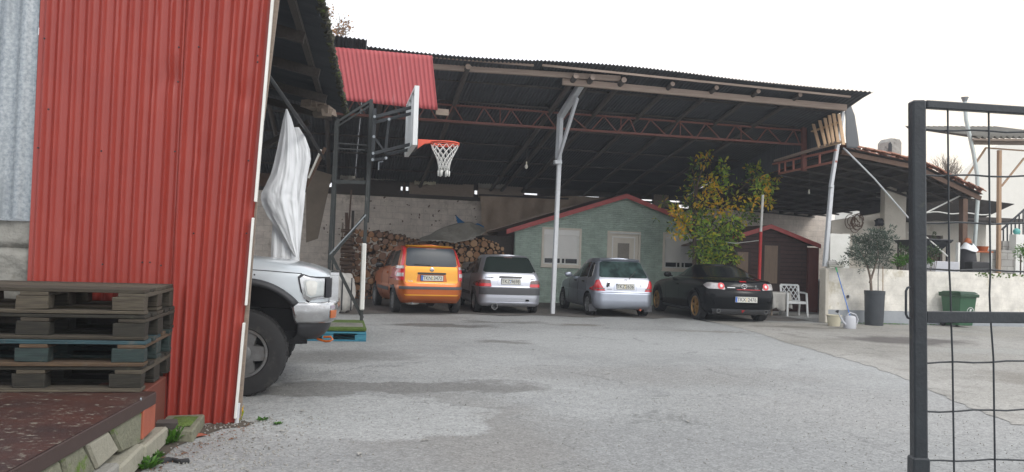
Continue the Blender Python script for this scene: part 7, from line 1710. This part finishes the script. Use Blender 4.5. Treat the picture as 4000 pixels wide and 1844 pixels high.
# ---- blue-silver five-door hatchback
rows = [(.20, -.52, 2.74, .70, .14, .3, .03), (.27, -.63, 2.84, .775, .24, .35, .07), (.40, -.665, 2.90, .80, .25, .35, .08), (.58, -.665, 2.90, .80, .24, .35, .08), (.625, -.62, 2.86, .79, .18, .35, .07), (.75, -.60, 2.78, .79, .17, .35, .06), (.88, -.56, 2.30, .775, .16, .32, .055), (.97, -.50, 1.80, .745, .15, .28, .05), (1.12, -.38, 1.45, .69, .14, .25, .05), (1.28, -.26, 1.15, .63, .14, .22, .05), (1.38, -.18, .98, .585, .14, .2, .05), (1.43, -.08, .90, .53, .16, .2, .06)]
st_c = (6.83, 19.18)
c = Car('hatchback_car', 'blue-silver five-door hatchback with a dark horse sticker right of the central post', 'car', (st_c[0], st_c[1], 0), rad(0), rows, 'paint_bluesilver', [(0, .29, .33, .50, .95), (2.30, .29, .33, .50, .95)], camber=.025)
c.patch('tailgate', 'paint_silver', [(-.49, .635), (.49, .635), (.66, .80), (.63, .965), (-.63, .965), (-.66, .80)], 'rear', .006, rnd=.02, nx=16)
c.patch('rear_window', 'glass_green', [(-.63, .965), (.63, .965), (.52, 1.36), (-.52, 1.36)], 'rear', .007, rnd=.05, nx=16, nz=14)
c.patch('rear_spoiler', 'paint_bluesilver', [(-.52, 1.37), (.52, 1.37), (.50, 1.40), (-.50, 1.40)], 'rear', .03, nx=12, nz=3)
for s in (-1, 1):
    tl_ = c.patch('tail_light', 'lamp_red', [(s * .50, .64), (s * .765, .64), (s * .765, .70), (s * .70, .90), (s * .64, .91), (s * .60, .78)], 'rear', .012, rnd=.015, nx=7)
    c.patch('lens_band', 'lamp_dark', [(s * .52, .68), (s * .75, .68), (s * .745, .71), (s * .53, .71)], 'rear', .016, parent=tl_, nx=6, nz=2)
c.patch('plate_recess', 'paint_bluesilver', [(-.31, .65), (.31, .65), (.26, .865), (-.26, .865)], 'rear', .013, nx=8, nz=4, rnd=.02)
c.patch('plate_inset', 'paint_silver', [(-.28, .66), (.28, .66), (.235, .845), (-.235, .845)], 'rear', .016, nx=8, nz=4, rnd=.02)
c.plate(0, .755, .44, .13, 'rear', 'TKZ', '2636', off=.03, blue=False)
P_ = c.cast('rear', -.43, .78, .010)[0]
b = MB(); hs = [(-.05, -.05), (-.01, -.06), (.0, -.03), (.03, -.05), (.05, -.03), (.02, .0), (.045, .03), (.03, .06), (.0, .055), (-.03, .07), (-.045, .05), (-.02, .03), (-.05, .01)]
b.add([(P_.x + x, P_.y - .004, P_.z + z) for x, z in hs], [tuple(range(len(hs)))]); b.build('horse_sticker', 'ink', c.t, solid=.002)
c.text('TOYOTA', .03, -.40, .68, 'rear', 'ink', off=.010); c.text('G', .05, .40, .78, 'rear', 'ink', off=.010)
b = MB(); pw = [c.cast('rear', x, z, .022)[0] for x, z in ((.12, .93), (.17, .99), (.33, 1.12))]; b.tube(pw, .009, 6); b.build('wiper', 'plastic_black', c.t)
b = MB(); P_ = c.cast('rear', .02, .90, 0)[0]; b.tube([(.045 * math.cos(a) + .02, P_.y - .012, .90 + .028 * math.sin(a)) for a in [2 * PI * k / 20 for k in range(21)]], .005, 6); b.tube([(.02 + .018 * math.cos(a), P_.y - .013, .903 + .02 * math.sin(a)) for a in [2 * PI * k / 14 for k in range(15)]], .0035, 6); b.build('badge', 'chrome', c.t)
b = MB(); b.tube([(.42, -.3, .2), (.42, -.58, .19)], .028, 12); b.build('exhaust_pipe', 'terracotta', c.t)
for s in (-1, 1):
    v = 'left' if s < 0 else 'right'
    c.patch('side_window', 'glass_dark', [(-.18, .95), (.10, .94), (.14, 1.32), (-.02, 1.33)], v, .006, rnd=.03)
    c.patch('side_window', 'glass_dark', [(.16, .94), (.76, .93), (.76, 1.33), (.20, 1.34)], v, .006, rnd=.03)
    c.patch('side_window', 'glass_green', [(.82, .93), (1.52, .91), (1.42, 1.02), (1.08, 1.31), (.82, 1.33)], v, .006, rnd=.03)
    for yy in (.13, .79, 1.62): c.line('door_gap', 'ink', [(yy, .3), (yy, .92)], v)
    for yy in (.26, .92): b = MB(); p = c.cast(v, yy, .84, .02)[0]; b.bar(p, p + Vector((0, .15, 0)), .03, .03); b.build('door_handle', 'plastic_black', c.t, bevel=.006)
    b = MB(); b.box((s * .72 - .11, -.34, .13), (s * .72 + .09, -.325, .30)); b.build('mud_flap', 'bumper_grey', c.t)
c.mirror(-.76, 1.45, .98, 'paint_bluesilver', -1); c.mirror(.76, 1.45, .98, 'paint_bluesilver', 1)
for (x, y) in ((-.70, 0), (.70, 0), (-.70, 2.30), (.70, 2.30)): c.wheel(x, y, .285, .175, 'alloy', 0)
b = MB(); b.bar((-.62, 0, .25), (.62, 0, .25), .09, .09); b.box((-.5, -.2, .20), (.5, 2.2, .26)); b.build('underbody', 'plastic_black', c.t)

# ---- black coupe
rows = [(.17, -.60, 3.20, .74, .14, .3, .04), (.25, -.74, 3.34, .84, .30, .4, .10), (.40, -.82, 3.44, .885, .36, .45, .14), (.60, -.84, 3.46, .895, .36, .45, .14), (.74, -.80, 3.38, .885, .34, .45, .13), (.86, -.76, 2.95, .87, .32, .45, .12), (.955, -.66, 2.1, .83, .30, .4, .12), (1.0, -.30, 1.85, .76, .26, .35, .12), (1.10, .05, 1.62, .69, .22, .3, .10), (1.22, .42, 1.38, .61, .18, .25, .08), (1.30, .66, 1.20, .53, .14, .2, .06)]
rx = (9.52, 18.42)
c = Car('coupe_car', 'glossy black coupe with gold wheels parked in front of the lemon tree', 'car', (rx[0], rx[1], 0), rad(-3), rows, 'paint_black', [(0, .33, .375, .56, 1.05), (2.70, .33, .375, .56, 1.05)], camber=.03, sc=1.045)
c.patch('rear_window', 'glass_dark', [(-.60, 1.03), (.60, 1.03), (.46, 1.27), (-.46, 1.27)], 'rear', .006, rnd=.05, nx=14, nz=12)
for s in (-1, 1):
    tl_ = c.patch('tail_light', 'lamp_clear', [(s * .44, .745), (s * .80, .76), (s * .84, .84), (s * .78, .905), (s * .50, .90)], 'rear', .010, rnd=.04, nx=10)
    q = [(s * .54 + .072 * math.cos(a), .825 + .072 * math.sin(a)) for a in [2 * PI * k / 20 for k in range(20)]]
    c.patch('round_lamp', 'lamp_bright', q, 'rear', .024, parent=tl_, nx=8, nz=12)
    q = [(s * .54 + .03 * math.cos(a), .825 + .03 * math.sin(a)) for a in [2 * PI * k / 14 for k in range(14)]]
    c.patch('lamp_core', 'white_mark', q, 'rear', .030, parent=tl_, nx=5, nz=8)
    b = MB(); b.lathe([(.035, 0), (.045, .0), (.048, .12), (.036, .12), (.034, .02), (0, .02)], 18, Matrix.Translation((s * .58, -.62, .26)) @ Matrix.Rotation(rad(90), 4, 'X')); b.build('exhaust_pipe', 'alloy_old', c.t, smooth=50)
c.line('trunk_gap', 'ink', [(-.42, .735), (.42, .735)], 'rear', .008)
c.patch('red_trim_line', 'red_line', [(-.18, .752), (.40, .752), (.40, .762), (-.18, .762)], 'rear', .008, nx=10, nz=2)
c.patch('chrome_badge', 'chrome', [(-.40, .79), (-.22, .79), (-.22, .81), (-.40, .81)], 'rear', .008, nx=4, nz=2)
P_ = c.cast('rear', 0, .835, 0)[0]; b = MB()
b.tube([(.065 * math.cos(a), P_.y - .012, .835 + .05 * math.sin(a)) for a in [2 * PI * k / 24 for k in range(25)]], .007, 6)
b.tube([(-.058, P_.y - .013, .845), (-.03, P_.y - .013, .85), (0, P_.y - .013, .81), (.03, P_.y - .013, .85), (.058, P_.y - .013, .845)], .007, 6); b.build('badge', 'chrome', c.t)
c.text('8', .06, .29, .84, 'rear', 'chrome', off=.012); c.text('RX-8', .04, .30, .785, 'rear', 'chrome', off=.012)
c.patch('third_light', 'lamp_red', [(-.08, .925), (.08, .925), (.07, .945), (-.07, .945)], 'rear', .012, nx=4, nz=2)
c.plate(.02, .535, .53, .125, 'rear', 'TKX', '2476', off=.03)
c.patch('fog_light', 'lamp_bright', [(-.05, .30), (.03, .30), (-.01, .235)], 'rear', .02, nx=4, nz=5)
c.patch('diffuser', 'bumper_grey', [(-.66, .19), (.66, .19), (.72, .31), (-.72, .31)], 'rear', .006, nx=16, nz=4)
for s in (-1, 1):
    v = 'left' if s < 0 else 'right'
    c.patch('side_window', 'glass_dark', [(.50, 1.02), (1.00, 1.01), (1.00, 1.24), (.72, 1.23)], v, .006, rnd=.03)
    c.patch('side_window', 'glass_green', [(1.04, 1.01), (1.72, .99), (1.55, 1.08), (1.28, 1.22), (1.04, 1.245)], v, .006, rnd=.03)
    c.line('door_gap', 'ink', [(1.02, .28), (1.02, .98)], v); c.line('door_gap', 'ink', [(2.0, .28), (2.0, .92)], v)
    c.patch('side_sill', 'bumper_grey', [(.42, .22), (2.3, .22), (2.3, .27), (.42, .27)], v, .02, nz=3)
    b = MB(); p = c.cast(v, 1.10, .80, .02)[0]; b.bar(p, p + Vector((0, .16, 0)), .03, .035); b.build('door_handle', 'paint_black', c.t, bevel=.006)
    # wheel arch flares
    for ya in (0, 2.70):
        b = MB()
        def fl2(u, v2, ya=ya, s=s):
            a = PI * (-.02 + 1.04 * u); rr = .372 + .055 * v2; y = ya + rr * math.cos(a); z = .33 + rr * math.sin(a); p = c.cast(v, y, max(z, .30), .0)[0]
            xx = (p.x if p is not None else s * .86) + s * (.035 * (1 - v2) ** .5 - .004 * v2); return (xx, y, z)
        b.grid(fl2, 24, 4); b.build('arch_flare', 'paint_black', c.t, smooth=60, fix=False, solid=.006)
c.mirror(-.82, 1.75, 1.02, 'paint_black', -1); c.mirror(.82, 1.75, 1.02, 'paint_black', 1)
for (x, y) in ((-.76, 0), (.76, 0), (-.76, 2.70), (.76, 2.70)): c.wheel(x, y, .325, .23, 'gold', 6, rimr=.72, thick=.05)
b = MB(); b.bar((-.6, 0, .28), (.6, 0, .28), .09, .09); b.box((-.55, -.3, .17), (.55, 2.5, .25)); b.build('underbody', 'plastic_black', c.t)

reg('rust_sticker', (0.35, 0.30, 0.36), rough=.5)
hl_edge = 'ink'
# ---- silver off-roader, nose pointing right
SY = 8.68
rows = [(.50, -4.3, -.52, .78, .2, .30, .03), (.62, -4.4, -.30, .82, .2, .34, .05), (.80, -4.45, -.12, .835, .2, .34, .05), (.92, -4.45, -.075, .84, .2, .32, .05), (1.02, -4.45, -.06, .84, .2, .30, .05), (1.13, -4.45, -.065, .835, .2, .30, .05), (1.19, -4.45, -.12, .815, .2, .34, .06), (1.245, -4.45, -.28, .785, .2, .36, .08), (1.29, -4.45, -.58, .75, .2, .36, .08), (1.325, -4.45, -1.02, .72, .2, .34, .07), (1.36, -4.45, -1.22, .74, .2, .30, .06), (1.55, -4.42, -1.50, .70, .2, .25, .05), (1.72, -4.38, -1.78, .64, .2, .22, .05), (1.77, -4.3, -1.90, .58, .2, .2, .05)]
c = Car('off_roader', 'silver off-road car with chrome bumper and big muddy tyre sticking out behind the red wall', 'off-road car', (0, SY, 0), rad(-90), rows, 'paint_suv', [(-.87, .45, .60, .30, 1.0), (-3.5, .45, .56, .30, 1.0)], camber=.035, n=7, tr_=.03, tf=.02)
# flare
for s in (-1, 1):
    v = 'left' if s < 0 else 'right'
    b = MB()
    def fl3(u, v2, s=s, v=v):
        a = rad(42) + rad(150) * u; rr = .598 + .062 * v2; y = -.87 + rr * math.cos(a); z = .45 + rr * math.sin(a); p = c.cast(v, y, max(z, .55), .0)[0]
        xx = (p.x if p is not None else s * .82); return (xx + s * (.045 * math.sin(PI * (.25 + .65 * v2)) + .004), y, z)
    b.grid(fl3, 30, 6); b.build('arch_flare', 'plastic_dark', c.t, smooth=60, fix=False, solid=.008)
    # arch liner mess
c.patch('headlight_gasket', 'ink', [(-.405, 1.163), (-.062, 1.152), (-.064, .908), (-.34, .887)], 'right', .005, rnd=.04, nx=16, nz=10)
hl0 = c.patch('headlight', 'chrome', [(-.385, 1.145), (-.068, 1.135), (-.072, .925), (-.33, .905)], 'right', .010, rnd=.04, nx=16, nz=10)
c.patch('lens', 'headlamp', [(-.35, 1.112), (-.165, 1.108), (-.165, .955), (-.31, .942)], 'right', .018, parent=hl0, rnd=.03, nx=14, nz=10)
c.patch('lens_inner', 'headlamp_inner', [(-.33, 1.10), (-.22, 1.10), (-.235, .96), (-.30, .96)], 'right', .023, parent=hl0, rnd=.03, nx=8, nz=8)
c.patch('lens_gap', 'ink', [(-.148, 1.12), (-.098, 1.12), (-.098, .94), (-.148, .94)], 'right', .020, parent=hl0, nx=6, nz=6)
c.patch('headlight', 'chrome', [(-.36, 1.14), (-.068, 1.14), (-.068, .92), (-.32, .91)], 'left', .010, rnd=.04)
# grille on the nose
b = MB(); b.box((-.50, -.10, .90), (.50, -.035, 1.145)); gr = b.build('grille', 'ink', c.t, bevel=.01)
b = MB()
for k in range(6): b.box((-.50, -.036, .925 + k * .038), (.50, -.018, .938 + k * .038))
for x in (-.52, .52): b.box((x - .025, -.10, .89), (x + .025, -.012, 1.155))
b.box((-.55, -.10, 1.148), (.55, -.012, 1.178)); b.build('grille_bar', 'chrome', gr, bevel=.003)
# bumper wraps the nose
rb = [(.690, -.44, -.045, .80, .03, .26, .04), (.72, -.455, -.01, .835, .03, .27, .04), (.80, -.475, .012, .85, .03, .28, .04), (.875, -.49, .005, .85, .03, .28, .04), (.895, -.49, -.02, .835, .03, .28, .04)]
b = shell(rb, 5, .002, .0, .0); bp_ = b.build('front_bumper', 'chrome_worn', c.t, smooth=50)
bm = bmesh.new(); bm.from_mesh(bp_.data); c.bv2 = BVHTree.FromBMesh(bm); bm.free(); old = c.bvh; c.bvh = c.bv2
c.patch('indicator', 'lamp_amber', [(-.085, .745), (-.03, .745), (-.03, .82), (-.085, .82)], 'right', .008, parent=bp_, nx=5, nz=4)
c.patch('sticker', 'rust_sticker', [(-.08, .835), (-.045, .835), (-.045, .865), (-.08, .865)], 'right', .005, parent=bp_, nx=4, nz=3)
c.bvh = old
rb = [(.52, -.36, -.17, .66, .03, .26, .04), (.58, -.42, -.10, .75, .03, .27, .04), (.66, -.43, -.07, .80, .03, .28, .04), (.689, -.43, -.06, .80, .03, .28, .04)]
b = shell(rb, 5, .002, .0, .0); b.build('bumper_apron', 'plastic_dark', c.t, smooth=50)
b = MB(); b.tube([(.55, -.20, .52), (.58, -.12, .50), (.60, -.08, .505), (.60, -.05, .52), (.58, -.07, .545), (.56, -.14, .54)], .012, 8); b.build('tow_hook', 'lamp_amber', c.t, smooth=60)
c.wheel(.71, -.87, .405, .27, 'alloy_old', 5, rimr=.56, hub=.34, thick=.15); c.wheel(-.71, -.87, .405, .27, 'alloy_old', 6, rimr=.54)
c.wheel(.71, -3.5, .405, .27, 'alloy_old', 6, rimr=.54); c.wheel(-.71, -3.5, .405, .27, 'alloy_old', 6, rimr=.54)
b = MB(); b.bar((-.6, -.87, .40), (.6, -.87, .40), .10, .10); b.bar((-.42, -.3, .52), (-.42, -4, .5), .08, .12); b.bar((.42, -.3, .52), (.42, -4, .5), .08, .12); b.bar((.3, -.87, .45), (.62, -.8, .85), .09, .09); b.box((-.4, -1.6, .45), (.4, -.35, .8)); b.build('chassis', 'plastic_dark', c.t)
c.patch('windscreen', 'glass_dark', [(-.62, 1.38), (.62, 1.38), (.55, 1.70), (-.55, 1.70)], 'front', .006, rnd=.05, nx=14)
for s, v in ((-1, 'left'), (1, 'right')): c.patch('side_window', 'glass_dark', [(-1.75, 1.34), (-1.70, 1.70), (-2.6, 1.72), (-2.65, 1.34)], v, .006, rnd=.03)
c.mirror(.80, -1.55, 1.42, 'plastic_black', 1)
c.line('bonnet_gap', 'ink', [(-1.2, 1.20), (-.7, 1.185), (-.36, 1.165)], 'right', .008)

# ------------------------------------------------------------------ thin volume added to lift the dark tones like lens flare
hm = bpy.data.materials.new('flare_haze'); hm.use_nodes = True; ht = hm.node_tree; ht.nodes.clear()
ho = ht.nodes.new('ShaderNodeOutputMaterial'); hv = ht.nodes.new('ShaderNodeVolumePrincipled')
hv.inputs['Color'].default_value = (0.86, 0.92, 1.0, 1); hv.inputs['Density'].default_value = 0.0016; hv.inputs['Anisotropy'].default_value = 0.0
ht.links.new(hv.outputs[0], ho.inputs['Volume']); K['flare_haze'] = hm
b = MB(); b.box((-152, -22, -1.5), (252, 402, 22)); tag(b.build('flare_haze', 'flare_haze'), kind='stuff')
